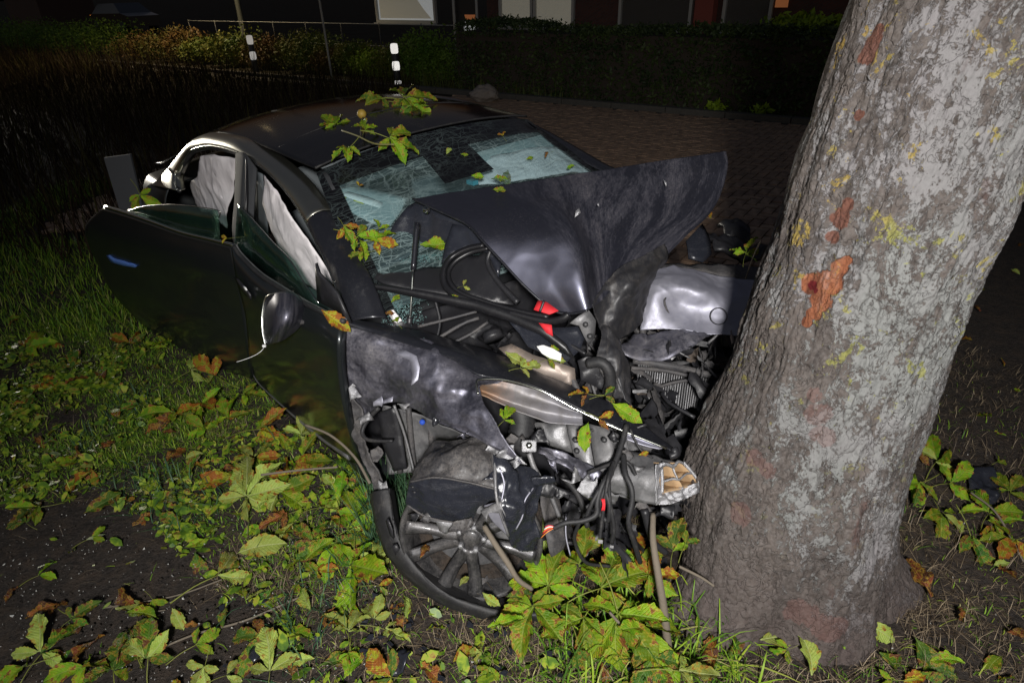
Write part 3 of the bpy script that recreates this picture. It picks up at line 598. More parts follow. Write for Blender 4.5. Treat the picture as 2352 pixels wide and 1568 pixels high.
# ================================================================== the tree
zs = np.array([-.15, 0, .07, .15, .3, .45, .6, .8, 1., 1.2, 1.4, 1.6, 1.75, 2.2, 2.8, 3.6, 4.6, 5.6])
cx = np.array([.975, .972, .970, .965, .954, .948, .957, .994, 1.013, 1.03, 1.055, 1.082, 1.099, 1.17, 1.28, 1.42, 1.6, 1.75])
cy = 1.66+.02*zs; rad = np.array([.47, .43, .40, .375, .355, .342, .325, .303, .289, .279, .274, .268, .266, .262, .26, .25, .22, .16])
tr_root = root('chestnut_tree', (.97, 1.66, 0), 'big grey lichen covered chestnut trunk that the car has hit', 'tree')
na = 420; zz = np.concatenate([np.linspace(-.15, 2.15, 560), np.linspace(2.17, 5.6, 90)]); CX = np.interp(zz, zs, cx); CY = np.interp(zz, zs, cy); RD = np.interp(zz, zs, rad)
ker = np.ones(21)/21
def sm(a): 
    p = np.pad(a[:560], 10, mode='edge'); b_ = np.convolve(p, ker, 'valid'); return np.concatenate([b_, a[560:]])
CX, RD = sm(CX), sm(RD)
TH = np.linspace(0, 2*math.pi, na, endpoint=False); V = np.zeros((len(zz), na, 3)); FR = noise.fractal
wounds = []                                      # (theta, z, half width, half height, depth)
for i, z in enumerate(zz):
    fl_ = max(0, .5-z)/.5
    for j, th in enumerate(TH):
        c_, s_ = math.cos(th), math.sin(th); p = Vector((c_*2.6, s_*2.6, z*2.6)); fine = z < 2.15 and s_ < .45
        h = .016*noise.noise(p)+.012*noise.noise(p*2.3)
        h += fl_**2*(.055*math.cos(3*th+1.1)+.045*math.cos(5*th+.3)+.03*noise.noise(p*1.5))
        h += .022*max(0, 1-abs(((th-4.95+.22*z+math.pi) % (2*math.pi))-math.pi)/.35)*math.exp(-((z-.45)/.35)**2)
        if fine:
            q = Vector((c_*7+z*1.2, s_*7, z*4.5)); w_ = noise.noise_vector(q*1.7)*.5+noise.noise_vector(q*5)*.25; rg = abs(noise.noise(q*1.1+w_)); rg2 = abs(noise.noise(q*2.9+w_*2+Vector((5, 3, 1))))
            h -= .0045*max(0, 1-rg*8)+.0035*max(0, 1-rg2*6); q2 = Vector((c_*26, s_*26, z*15)); h += .0055*FR(q2, .7, 2.1, 5)
        r = RD[i]+h; V[i, j] = (CX[i]+r*c_, CY[i]+r*s_, z)
V = V.reshape(-1, 3); nzz = len(zz); I, J = np.meshgrid(np.arange(nzz-1), np.arange(na), indexing='ij'); J2 = (J+1) % na
Fc = np.stack([I*na+J, I*na+J2, (I+1)*na+J2, (I+1)*na+J], -1).reshape(-1, 4)
m = Mt('chestnut_bark', .9, 0, (.2, .19, .18), .25)
ob = m.vec('Object'); sk = m.vec('Object', (1, 1, .55), (0, R(-8), 0))
n_big = m.noise(2.2, 5, .62, sk); n_mid = m.noise(11, 6, .68, sk, .4); n_fine = m.noise(60, 6, .72); wq = m.n('ShaderNodeVectorMath', operation='MULTIPLY_ADD'); _n = m.n('ShaderNodeTexNoise'); _n.inputs['Scale'].default_value = 9; _n.inputs['Detail'].default_value = 4; lk(m.nt, ob, _n.inputs['Vector']); lk(m.nt, _n.outputs['Color'], wq.inputs[0]); wq.inputs[1].default_value = (.16, .16, .16); lk(m.nt, sk, wq.inputs[2])
vc0 = m.noise(5.5, 3, .5, wq.outputs[0]); vc1 = m.noise(17, 3, .5, wq.outputs[0]); vc = m.math('MINIMUM', m.math('ABSOLUTE', m.math('SUBTRACT', vc0, .5)), m.math('MULTIPLY', m.math('ABSOLUTE', m.math('SUBTRACT', vc1, .5)), 1.0))
base = m.mix(m.ramp(n_mid, [(.32, 0.), (.62, 1.)]), (.040, .033, .030), (.115, .096, .086))
base = m.mix(m.ramp(n_fine, [(.38, .0), (.65, .6)]), base, (.18, .163, .156))
sz = m.n('ShaderNodeSeparateXYZ'); lk(m.nt, ob, sz.inputs[0]); zc = sz.outputs[2]; xc = sz.outputs[0]
# lichen crust: pale blue grey patches, thicker on the middle of the trunk
n_l1 = m.noise(7.5, 8, .78, m.vec('Object', (1, 1, .6), (0, R(-8), 0)), .9); n_l2 = m.noise(55, 6, .8, None, 1.2)
lm = m.math('ADD', m.math('MULTIPLY', n_l1, .48), m.math('ADD', m.math('MULTIPLY', n_l2, .30), m.math('MULTIPLY', m.noise(22, 6, .75, sk, 1.), .22)))
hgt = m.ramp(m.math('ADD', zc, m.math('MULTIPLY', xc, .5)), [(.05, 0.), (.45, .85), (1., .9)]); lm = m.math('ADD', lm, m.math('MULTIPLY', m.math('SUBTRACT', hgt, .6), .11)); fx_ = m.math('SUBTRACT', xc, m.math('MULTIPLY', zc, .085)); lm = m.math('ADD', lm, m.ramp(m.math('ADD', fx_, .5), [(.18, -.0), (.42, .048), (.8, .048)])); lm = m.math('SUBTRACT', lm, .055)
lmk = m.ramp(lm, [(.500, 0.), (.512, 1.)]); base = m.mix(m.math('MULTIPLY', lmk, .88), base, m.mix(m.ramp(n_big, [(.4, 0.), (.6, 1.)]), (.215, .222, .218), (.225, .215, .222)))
# yellow and orange lichen
n_y = m.noise(11, 6, .72, m.vec('Object', (1, 1, 1), (0, 0, 0)), .6); n_y2 = m.noise(50, 4, .7)
yk = m.ramp(m.math('ADD', m.math('MULTIPLY', n_y, .72), m.math('MULTIPLY', n_y2, .28)), [(.578, 0.), (.595, 1.)]); yk = m.math('MULTIPLY', yk, m.ramp(zc, [(.3, .0), (.7, .35), (1.0, 1.)]))
base = m.mix(m.math('MULTIPLY', yk, .8), base, m.mix(m.ramp(n_big, [(.45, 0.), (.62, 1.)]), (.25, .25, .07), (.34, .23, .05)))
# reddish rubbed bark
n_r = m.noise(3.3, 6, .7, m.vec('Object', (1, 1, .5), (0, .2, 0)), .8); rk = m.ramp(n_r, [(.60, 0.), (.68, .75)]); base = m.mix(rk, base, (.09, .046, .04))
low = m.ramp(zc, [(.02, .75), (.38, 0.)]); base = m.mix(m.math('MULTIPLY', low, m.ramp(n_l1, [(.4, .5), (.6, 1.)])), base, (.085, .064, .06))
base = m.mix(m.ramp(vc, [(0, .6), (.004, .35), (.010, 0.)]), base, (.035, .028, .026))
# torn bark wounds, world positions
def wnd(pts, rr, soft=.02):
    f = None
    for p, r in zip(pts, rr):
        d = m.n('ShaderNodeVectorMath', operation='DISTANCE'); lk(m.nt, ob, d.inputs[0]); d.inputs[1].default_value = tuple(np.array(p)-np.array([.97, 1.66, 0])); k = m.math('DIVIDE', d.outputs['Value'], r)
        f = k if f is None else m.math('MINIMUM', f, k)
    nn = m.math('MULTIPLY', m.math('SUBTRACT', m.noise(16, 5, .7, sk), .5), 1.5); return m.ramp(m.math('ADD', f, nn), [(.88, 1.), (1., 0.)])
def tp(px, py):                                  # where a sight line meets the trunk
    for d in np.arange(1., 3.2, .005):
        p = at(px, py, 'd', d); c_ = np.interp(p[2], zs, cx), np.interp(p[2], zs, cy)
        if math.hypot(p[0]-c_[0], p[1]-c_[1]) < np.interp(p[2], zs, rad): return p
    return p
W1 = wnd([tp(*q) for q in [(1900, 650), (1885, 690), (1925, 615), (1945, 600), (1870, 720), (1855, 740), (1868, 655)]], [.036, .034, .024, .015, .022, .015, .03])
W2 = wnd([tp(*q) for q in [(2005, 100), (1995, 125), (2015, 75), (1930, 500), (1945, 470), (1912, 545), (1975, 265)]], [.03, .03, .02, .03, .02, .02, .014])
W3 = wnd([tp(*q) for q in [(1738, 1050), (1765, 1080), (1880, 950), (1890, 1000), (1870, 905), (1700, 1180), (1840, 1420), (1910, 1440), (1790, 520)]], [.032, .028, .04, .035, .025, .04, .06, .06, .02])
base = m.mix(m.math('MULTIPLY', W2, .9), base, m.mix(n_fine, (.10, .038, .028), (.17, .07, .045))); base = m.mix(m.math('MULTIPLY', W3, .4), base, (.17, .085, .075))
fib = m.noise(30, 6, .75, m.vec('Object', (1, 1, .16), (0, R(-14), 0)), .4); base = m.mix(m.math('MULTIPLY', W1, m.ramp(fib, [(.34, .45), (.5, 1.)])), base, m.mix(m.ramp(fib, [(.40, 0.), (.60, 1.)]), (.36, .13, .06), (.13, .045, .025)))
W0 = wnd([tp(1866, 656), tp(1872, 668)], [.014, .010]); base = m.mix(W0, base, (.10, .008, .01))
m.base(base); h = m.math('ADD', m.math('MULTIPLY', n_fine, .5), m.math('MULTIPLY', lmk, .22)); h = m.math('ADD', h, m.math('MULTIPLY', m.ramp(vc, [(0, 0.), (.03, 1.)]), .35)); h = m.math('SUBTRACT', h, m.math('MULTIPLY', W1, m.math('ADD', .6, m.math('MULTIPLY', fib, 1.6)))); h = m.math('ADD', h, m.math('MULTIPLY', n_l2, .5))
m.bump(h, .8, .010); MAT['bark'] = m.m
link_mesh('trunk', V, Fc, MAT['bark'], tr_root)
top = np.array([1.75, 1.77, 5.5]); cp = []
for k_ in range(7):
    a = k_*.9; e = top+np.array([math.cos(a)*2.2, math.sin(a)*2.2, 1.2+.4*(k_ % 3)]); tube('limb', [top-np.array([0, 0, .6+.1*k_]), (top+e)/2+np.array([0, 0, .3]), e], [.11, .03], MAT['bark'], tr_root, seg=8, n=10)
    for _ in range(500): cp.append(e+rng.normal(size=3)*np.array([.8, .8, .5]))
leafmass('crown', np.array(cp), .13, MAT['hedge'], tr_root)
# flakes of bark standing off the right edge
fk = MB()
for _ in range(170):
    z = rng.uniform(.35, 1.85); th = rng.choice([rng.uniform(-.45, .2), rng.uniform(3.0, 3.6)]); r = np.interp(z, zs, rad)+.002; c = np.array([np.interp(z, zs, cx)+r*math.cos(th), np.interp(z, zs, cy)+r*math.sin(th), z]); d = np.array([math.cos(th), math.sin(th), 0]); t_ = np.array([-math.sin(th), math.cos(th), 0]); s = rng.uniform(.008, .022)
    fk.add([c-t_*s*.5, c+t_*s*.5, c+d*s*.5+t_*s*.3-np.array([0, 0, s*1.6]), c+d*s*.35-t_*s*.4-np.array([0, 0, s*1.2])], [(0, 1, 2, 3)])
kind(fk.build('bark_flakes', MAT['bark'], tr_root, thick=.002), 'stuff')
# ================================================================== the wrecked car
car = root('wrecked_car', CT, 'dark saloon car with crushed front wrapped against the tree', 'car')
def KC(rows): return [[K(*p) for p in r] for r in rows]
# --- roof: black glass panel lofted over stations
st = [(-1.22, 1.405, -.60, 1.355), (-1.4, 1.432, -.605, 1.365), (-1.65, 1.452, -.61, 1.38), (-2.0, 1.46, -.60, 1.385), (-2.4, 1.435, -.60, 1.37), (-2.8, 1.37, -.62, 1.29), (-3.2, 1.27, -.66, 1.16), (-3.6, 1.14, -.68, 1.05), (-3.9, 1.04, -.66, 1.0)]
rows = [[K(x, -hw*f, ze+(zc-ze)*(1-abs(f)**2.4)) for f in (-1, -.8, -.5, -.2, .0, .2, .5, .8, 1) for hw in (-h_,)] for x, zc, h_, ze in st]
patch('roof_glass', rows[:6], MAT['roofglass'], car, n=(60, 40), thick=.006, amp=.002, sc=2)
patch('rear_window', rows[5:], MAT['roofglass'], car, n=(24, 30), thick=.006)
# roof seam line
tube('roof_seam', [p+CM[:, 2]*.004 for p in rows[0]], [.0045, .0045], MAT['rubber'], car, seg=6, n=30)
tube('roof_seam', [p+CM[:, 2]*.002 for p in [K(-1.62, y, 1.452-.072*abs(y/.6)**2.4) for y in (-.58, -.4, -.2, 0, .2, .4, .58)]], [.003, .003], MAT['rubber'], car, seg=6, n=30)
# --- windscreen
WSP = pl_pts(K(-.60, -.78, .97), K(-.60, .78, .97), K(-1.22, 0, 1.37))
ws = []
for f in np.linspace(0, 1, 8):
    x0 = -.56-.66*f; hw = .80-.20*f; zc = .99+.415*f; ws.append([K(x0+.14*(1-(y/hw)**2)*(1-f*.75), y, zc-.045*abs(y/hw)**2.2*f-.02*abs(y/hw)**2) for y in np.linspace(-hw, hw, 11)])
wsc = patch('windshield', ws, MAT['windscreen'], car, n=(40, 60), thick=0, amp=.008, sc=4, seed=3)
# --- rails along the roof edge, A-pillar to tail
outer = [(342, 430, -.85), (391, 385, -.72), (444, 328, -.64), (472, 311, -.61), (500, 307, -.60), (560, 318, -.60), (612, 346, -.60), (658, 378, -.61), (707, 427, -.64), (749, 486, -.67), (795, 567, -.71), (837, 645, -.76), (872, 735, -.79)]
inner = [(408, 436, -.82), (405, 400, -.77), (434, 352, -.70), (462, 338, -.685), (490, 335, -.68), (535, 345, -.68), (580, 366, -.68), (622, 398, -.69), (668, 450, -.71), (710, 515, -.74), (753, 603, -.79), (780, 670, -.83), (803, 742, -.86)]
O_ = [at(a, b, 'Y', c) for a, b, c in outer]; I_ = [at(a, b, 'Y', c) for a, b, c in inner]; Yv, Zv = CM[:, 1], CM[:, 2]
rl = []
for i, (o, q) in enumerate(zip(O_, I_)):
    md = (o+q)/2+(-Yv*.022+Zv*.016); rl.append([o+Yv*.03-Zv*.004, o*.86+q*.14-Yv*.004+Zv*.012, md, o*.12+q*.88-Yv*.016+Zv*.004, q+Yv*.004-Zv*.006, q+Yv*.04-Zv*.008])
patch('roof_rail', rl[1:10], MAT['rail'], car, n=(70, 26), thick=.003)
patch('pillar', rl[9:], MAT['paint'], car, n=(50, 26), thick=.003, amp=.002, sc=9)
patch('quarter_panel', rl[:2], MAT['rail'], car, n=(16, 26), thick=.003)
tube('window_trim', [q-Yv*.006 for q in I_], [.006, .006], MAT['chrome'], car, seg=6, n=90)
tube('window_seal', [q+Yv*.006-Zv*.012 for q in I_], [.012, .012], MAT['rubber'], car, seg=6, n=90)
MIR = np.eye(3)-2*np.outer(Yv, Yv)
def mirror(p): return (MIR @ (p-CT))+CT
rlm = [[mirror(p) for p in r] for r in rl]
patch('roof_rail', rlm[1:8], MAT['paint'], car, n=(40, 16), thick=.003); patch('pillar', rlm[7:], MAT['paint'], car, n=(30, 16), thick=.003); patch('quarter_panel', rlm[:2], MAT['paint'], car, n=(10, 16), thick=.003)
# --- body tail and far side
tail = []
for x, zt, w0 in [(-3.0, 1.02, .87), (-3.3, 1.0, .86), (-3.6, .98, .84), (-3.9, .94, .80), (-4.05, .85, .74)]:
    tail.append([K(x, -w0+.04, .22), K(x, -w0-.03, .45), K(x, -w0-.03, .7), K(x, -w0+.04, zt-.04), K(x, -w0+.20, zt+.01), K(x, 0, zt+.06), K(x, w0-.20, zt+.01), K(x, w0-.04, zt-.04), K(x, w0+.03, .7), K(x, w0+.03, .45), K(x, w0-.04, .22)])
patch('rear_body', tail, MAT['paint_door'], car, n=(30, 60), thick=.004)
sheet('tail_panel', tail[-1], MAT['paint_door'], car, step=.15, sub=1)
side = [[K(x, w+.0, z) for x in (-3.0, -2.4, -1.8, -1.2, -.7)] for z, w in ((1.0, .84), (.8, .9), (.55, .925), (.3, .9), (.18, .86))]
patch('side_body', side, MAT['paint_door'], car, n=(14, 30), thick=.004)
for y in (-.86,): tube('sill', [K(-3.0, y, .22), K(-1.8, y-.01, .2), K(-.6, y, .2)], [.06, .06], MAT['paint_door'], car, seg=10, n=12)
MB().box(K(-1.9, 0, .26), (2.7, 1.6, .06), frame=CM.T).build('floor_pan', MAT['plastic'], car)
for x, y in ((-2.875, -.8), (-2.875, .8)):
    w_ = lathe('rear_wheel', [(.10, .08), (.22, .06), (.24, .1), (.31, .11), (.335, .07), (.335, -.07), (.31, -.11), (.1, -.1)], K(x, y, .335), CM[:, 1]*(1 if y > 0 else -1), MAT['rubber'], car, 40)
    lathe('rim', [(0, .05), (.05, .07), (.2, .05), (.235, .09)], K(x, y, .335), CM[:, 1]*(1 if y > 0 else -1), MAT['grey_metal'], w_, 30)
# --- inside
for y in (-.38, .38):
    s_ = patch('seat_back', [[K(-1.75, y-.22, 1.02), K(-1.72, y, 1.05), K(-1.75, y+.22, 1.02)], [K(-1.60, y-.26, .85), K(-1.52, y, .85), K(-1.60, y+.26, .85)], [K(-1.48, y-.26, .5), K(-1.40, y, .5), K(-1.48, y+.26, .5)]], MAT['seat'], car, n=(16, 14), thick=.09)
    patch('headrest', [[K(-1.80, y-.13, 1.22), K(-1.78, y, 1.24), K(-1.80, y+.13, 1.22)], [K(-1.74, y-.14, 1.1), K(-1.70, y, 1.1), K(-1.74, y+.14, 1.1)], [K(-1.73, y-.11, 1.04), K(-1.7, y, 1.04), K(-1.73, y+.11, 1.04)]], MAT['seat'], s_, n=(10, 10), thick=.06)
    patch('seat_cushion', [[K(-1.45, y-.26, .5), K(-1.45, y, .53), K(-1.45, y+.26, .5)], [K(-1.0, y-.26, .52), K(-1.0, y, .55), K(-1.0, y+.26, .52)]], MAT['seat'], car, n=(8, 8), thick=.1)
patch('dashboard', [[K(-.62, y, .93) for y in (-.75, -.3, .3, .75)], [K(-.85, y, .95) for y in (-.75, -.3, .3, .75)], [K(-.98, y, .88) for y in (-.75, -.3, .3, .75)], [K(-1.0, y, .6) for y in (-.75, -.3, .3, .75)]], MAT['dark_cloth'], car, n=(14, 20), thick=.01, amp=.012)
patch('headliner', [[K(x, y, 1.345+.03*(1-abs(y/.56)**2)) for y in (-.56, -.3, 0, .3, .56)] for x in (-1.24, -1.8, -2.5)], MAT['seat'], car, n=(10, 12), thick=.004)
VP = pl_pts(K(-.78, -.5, 1.02), K(-.78, .5, 1.02), K(-1.2, 0, 1.305))
def vq(px, py): return at(px, py, 'pl', VP)
sheet('sun_visor', [vq(*q) for q in [(752, 428), (775, 424), (850, 436), (936, 458), (915, 495), (890, 528), (850, 512), (790, 480), (752, 455)]], MAT['visor'], car, thick=.012, step=.05, bulge=.004)
sheet('sun_visor', [vq(*q) for q in [(1062, 346), (1140, 320), (1235, 298), (1290, 330), (1250, 345), (1150, 362), (1085, 378)]], MAT['visor'], car, thick=.012, step=.05, bulge=.004)
sheet('dash_airbag', [at(px, py, 'pl', VP, -.03) for px, py in [(1085, 382), (1130, 372), (1200, 362), (1262, 352), (1290, 345), (1330, 368), (1365, 388), (1360, 400), (1250, 420), (1150, 432), (1100, 425)]], MAT['airbag'], car, thick=.01, step=.03, bulge=.05, amp=.014, sc=9)
sheet('label_sheet', [at(px, py, 'pl', VP, .012) for px, py in [(775, 444), (800, 440), (845, 452), (880, 466), (872, 478), (820, 462)]], MAT['white'], car, thick=.001, step=.05)
for a_, b_ in (((776, 452), (795, 454)), ((812, 460), (835, 468))): tube('label_line', [at(*a_, 'pl', VP, .016), at(*b_, 'pl', VP, .016)], [.003, .003], Mt('yellow_print', .6, 0, (.6, .6, .05)).m, car, seg=5, n=3)
MB().box(at(1085, 418, 'pl', VP, .02), (.05, .03, .02), frame=CM.T).build('cyan_fragment', MAT['cyan'], car)
patch('roof_header', [[K(-1.2, y, 1.335) for y in (-.58, 0, .58)], [K(-1.1, y, 1.285) for y in (-.6, 0, .6)]], MAT['dark_cloth'], car, n=(4, 12), thick=.006)
# --- B pillar
patch('door_pillar', [[at(543, 352, 'Y', -.68), at(562, 352, 'Y', -.70), at(590, 388, 'Y', -.70)], [at(541, 450, 'Y', -.76), at(556, 455, 'Y', -.79), at(584, 480, 'Y', -.77)], [at(537, 560, 'Y', -.84), at(552, 568, 'Y', -.86), at(578, 590, 'Y', -.85)], [K(-1.85, -.86, .6), K(-1.78, -.88, .6), K(-1.7, -.86, .6)], [K(-1.85, -.86, .22), K(-1.78, -.88, .22), K(-1.7, -.86, .22)]], MAT['dark_cloth'], car, n=(30, 8), thick=.01)
tube('pillar_edge', [at(567, 362, 'Y', -.705), at(566, 450, 'Y', -.79), at(562, 520, 'Y', -.84)], [.006, .006], MAT['seal'], car, seg=6, n=12)
# --- curtain airbags hanging in the window openings
def bag(pts, Y, name='curtain_airbag', **kw): return sheet(name, [at(a, b, 'Y', Y) for a, b in pts], MAT['airbag'], car, thick=.004, step=.028, bulge=.05, amp=.012, sc=5, crease=.026, csc=3.2, sub=5, **kw)
bag([(472, 356), (505, 352), (543, 366), (541, 430), (538, 520), (519, 505), (496, 483), (482, 486), (465, 483), (450, 470), (440, 450), (437, 427), (445, 414), (458, 409), (470, 400)], -.655, seed=2)
bag([(604, 402), (625, 412), (647, 435), (672, 465), (695, 500), (720, 545), (748, 608), (767, 650), (735, 672), (700, 640), (665, 595), (637, 545), (618, 500), (606, 450)], -.715, seed=5)
sheet('belt_webbing', [at(a, b, 'Y', -.70) for a, b in [(586, 392), (603, 400), (612, 480), (618, 560), (600, 575), (590, 520), (584, 450)]], MAT['seat'], car, thick=.003, step=.04)
sheet('belt_webbing', [at(a, b, 'Y', -.66) for a, b in [(462, 362), (472, 358), (473, 395), (464, 402)]], MAT['seat'], car, thick=.003, step=.05)
# --- rear door, swung open on its pillar hinge
DA = K(-1.78, -.90, 0); DB = at(243, 476, 'Z', .97); DP = pl_pts(DA, K(-1.78, -.90, 1.0), DB)
dn = DP[1] if DP[1] @ (CAM-DA) > 0 else -DP[1]; DP = (DA, dn)
def dq(px, py, off=0.): return at(px, py, 'pl', DP, off)
topc = [(243, 477), (296, 493), (352, 512), (419, 536), (480, 551), (540, 566)]
m1 = [(200, 526), (262, 545), (330, 565), (400, 584), (475, 606), (556, 632)]
m2 = [(229, 606), (290, 622), (350, 645), (420, 668), (495, 690), (568, 712)]
m3 = [(262, 668), (320, 690), (375, 715), (440, 740), (510, 762), (578, 782)]
m4 = [(330, 742), (370, 765), (415, 790), (470, 812), (525, 828), (582, 838)]
bot = [(372, 775), (400, 793), (440, 817), (490, 839), (535, 851), (583, 866)]
offs = [0, .035, .03, .045, .03, 0]
rdoor = patch('rear_door', [[dq(x, y, o) for x, y in r] for r, o in zip([topc, m1, m2, m3, m4, bot], offs)], MAT['paint_door'], car, n=(50, 40), thick=.03, amp=.0015, sc=5)
tube('window_trim', [dq(x, y-2, .012) for x, y in topc], [.011, .009], MAT['chrome'], rdoor, seg=8, n=40)
tube('door_edge', [dq(x, y, .004) for x, y in [(243, 478), (225, 495), (197, 529)]], [.006, .004], MAT['chrome'], rdoor, seg=6, n=12)
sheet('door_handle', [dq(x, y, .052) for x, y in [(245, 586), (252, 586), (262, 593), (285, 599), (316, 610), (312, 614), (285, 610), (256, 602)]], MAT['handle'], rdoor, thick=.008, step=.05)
pts = [(288, 486), (331, 474), (384, 470), (436, 473), (500, 483), (503, 500), (508, 556), (480, 549), (419, 534), (352, 510), (300, 494)]
sheet('window_pane', [dq(x, y, -.012) for x, y in pts], MAT['pane'], rdoor, thick=.004, step=.1, sub=1, bulge=.01)
tube('pane_edge', [dq(x, y, -.010) for x, y in pts[:6]], [.0025, .0025], MAT['chrome'], rdoor, seg=5, n=30)
# --- front door
f0 = [(537, 567), (553, 590), (595, 631), (640, 661), (690, 692), (735, 716), (790, 740)]
f1 = [(550, 640), (590, 668), (635, 697), (680, 725), (725, 750), (765, 772), (785, 790)]
f2 = [(570, 720), (605, 745), (650, 775), (695, 805), (735, 830), (770, 850), (788, 862)]
f3 = [(578, 800), (610, 825), (655, 860), (700, 890), (745, 920), (785, 945), (802, 955)]
f4 = [(583, 858), (600, 885), (645, 928), (695, 972), (745, 1012), (800, 1050), (832, 1062)]
FY = [-.895, -.935, -.95, -.955, -.91]
fdoor = patch('front_door', [[at(x, y, 'Y', Y_) for x, y in r] for r, Y_ in zip([f0, f1, f2, f3, f4], FY)], MAT['paint_door'], car, n=(44, 44), thick=.03, amp=.002, sc=4)
tube('window_trim', [at(x, y-2, 'Y', -.905) for x, y in f0], [.010, .010], MAT['rubber'], fdoor, seg=8, n=40)
tube('belt_trim', [at(x+4, y-5, 'Y', -.895) for x, y in f0], [.006, .006], MAT['grey_metal'], fdoor, seg=8, n=40)
sheet('door_handle', [at(x, y, 'Y', -.965) for x, y in [(540, 636), (548, 642), (562, 658), (575, 676), (578, 688), (566, 678), (550, 660)]], MAT['plastic'], fdoor, thick=.008, step=.05)
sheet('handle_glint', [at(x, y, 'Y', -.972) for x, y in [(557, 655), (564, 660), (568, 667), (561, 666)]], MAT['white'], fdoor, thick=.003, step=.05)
tube('rocker_edge', [at(x, y, 'Y', -.92) for x, y in [(583, 852), (600, 880), (645, 922), (695, 966), (745, 1006), (805, 1048)]], [.015, .017], MAT['grey_metal'], fdoor, seg=8, n=30)
pts = [(546, 470), (577, 501), (604, 531), (630, 560), (665, 596), (700, 652), (732, 696), (735, 716), (690, 690), (640, 659), (595, 629), (553, 588), (540, 560)]
sheet('window_pane', [at(x, y, 'Y', -.875) for x, y in pts], MAT['pane'], fdoor, thick=.004, step=.1, sub=1)
tube('pane_edge', [at(x, y, 'Y', -.876) for x, y in pts[:7]], [.003, .003], MAT['chrome'], fdoor, seg=5, n=30)
sheet('quarter_trim', [at(x, y, 'Y', -.885) for x, y in [(727, 604), (735, 628), (775, 672), (806, 742), (788, 722), (731, 690)]], MAT['plastic'], fdoor, thick=.01, step=.05, jag=.004)
# --- mirror
mir = patch('wing_mirror', [[(612, 682, 2.44), (640, 671, 2.40), (672, 672, 2.40), (694, 690, 2.45)], [(606, 706, 2.44), (636, 705, 2.34), (672, 705, 2.34), (701, 712, 2.44)], [(603, 738, 2.44), (634, 738, 2.33), (668, 736, 2.33), (697, 736, 2.44)], [(605, 765, 2.44), (630, 764, 2.35), (660, 757, 2.36), (684, 756, 2.44)], [(609, 792, 2.45), (628, 789, 2.42), (646, 784, 2.42), (664, 772, 2.45)]], MAT['paint_hood'], car, n=(26, 26), thick=.004)
tube('mirror_rim', [(609, 792, 2.44), (603, 762, 2.44), (602, 725, 2.44), (611, 684, 2.43), (640, 672, 2.40)], [.004, .004], MAT['chrome'], mir, seg=6, n=30)
tube('mirror_arm', [(690, 738, 2.44), (730, 733, 2.40), (775, 738, 2.34), (795, 748, 2.3)], [.024, .018, .012], MAT['plastic_dusty'], car, seg=10, n=16, flat=.5)
sheet('broken_trim', [(768, 742, 2.36), (790, 748, 2.34), (783, 768, 2.36), (760, 756, 2.38)], MAT['grey_metal'], car, thick=.003, jag=.004)
tube('mirror_wire', [(608, 795, 2.42), (600, 806, 2.40), (585, 816, 2.4), (560, 826, 2.4), (543, 831, 2.4)], [.0011, .0009], MAT['white'], mir, seg=5, n=16)
MB().box(at(607, 794, 'd', 2.42), (.012, .008, .008)).build('wire_plug', MAT['white'], mir)

# ================= the crushed front
# dark inner tub so that nothing shows through
patch('engine_bay', [[K(-.58, -.72, .9), K(-.58, 0, .86), K(-.58, .72, .9)], [K(-.50, -.66, .55), K(-.5, 0, .45), K(-.5, .66, .5)], [K(-.1, -.5, .32), K(-.1, 0, .28), K(-.1, .6, .3)], [K(.28, -.42, .30), K(.25, 0, .26), K(.2, .7, .3)]], MAT['plastic'], car, n=(30, 30), thick=.01, amp=.05, sc=5, crease=.04)
# hood, folded
R0 = [(948, 457, 2.43), (1070, 437, 2.47), (1200, 418, 2.53), (1340, 397, 2.60), (1500, 372, 2.68), (1600, 358, 2.73), (1667, 348, 2.77)]
R1 = [(1000, 481, 2.39), (1120, 468, 2.41), (1230, 452, 2.43), (1345, 432, 2.53), (1500, 412, 2.64), (1600, 400, 2.70), (1671, 384, 2.74)]
R2 = [(1072, 515, 2.33), (1170, 505, 2.32), (1275, 488, 2.33), (1340, 470, 2.47), (1490, 455, 2.60), (1590, 446, 2.66), (1658, 442, 2.70)]
R3 = [(1108, 553, 2.285), (1200, 548, 2.265), (1312, 535, 2.25), (1350, 520, 2.42), (1480, 505, 2.54), (1570, 495, 2.60), (1630, 492, 2.64)]
R4 = [(1152, 600, 2.265), (1236, 600, 2.24), (1334, 590, 2.215), (1364, 575, 2.36), (1450, 552, 2.46), (1525, 543, 2.52), (1578, 540, 2.56)]
R5 = [(1208, 660, 2.25), (1272, 660, 2.22), (1342, 648, 2.19), (1372, 625, 2.30), (1425, 600, 2.38), (1480, 592, 2.43), (1526, 592, 2.48)]
R6 = [(1270, 712, 2.24), (1312, 720, 2.22), (1350, 712, 2.19), (1380, 692, 2.24), (1408, 664, 2.29), (1440, 642, 2.34), (1478, 630, 2.39)]
hood = patch('hood', [R0, R1, R2, R3, R4, R5, R6], MAT['paint_hood'], car, n=(110, 110), thick=.004, amp=.003, sc=4, crease=.007, csc=2.6, seed=4)
tube('hood_edge', [(q[0], q[1], q[2]-.003) for q in (R0[0], R1[0], R2[0], R3[0], R4[0], R5[0], R6[0], R6[1], R6[2])], [.005, .005], MAT['paint'], hood, seg=6, n=60)
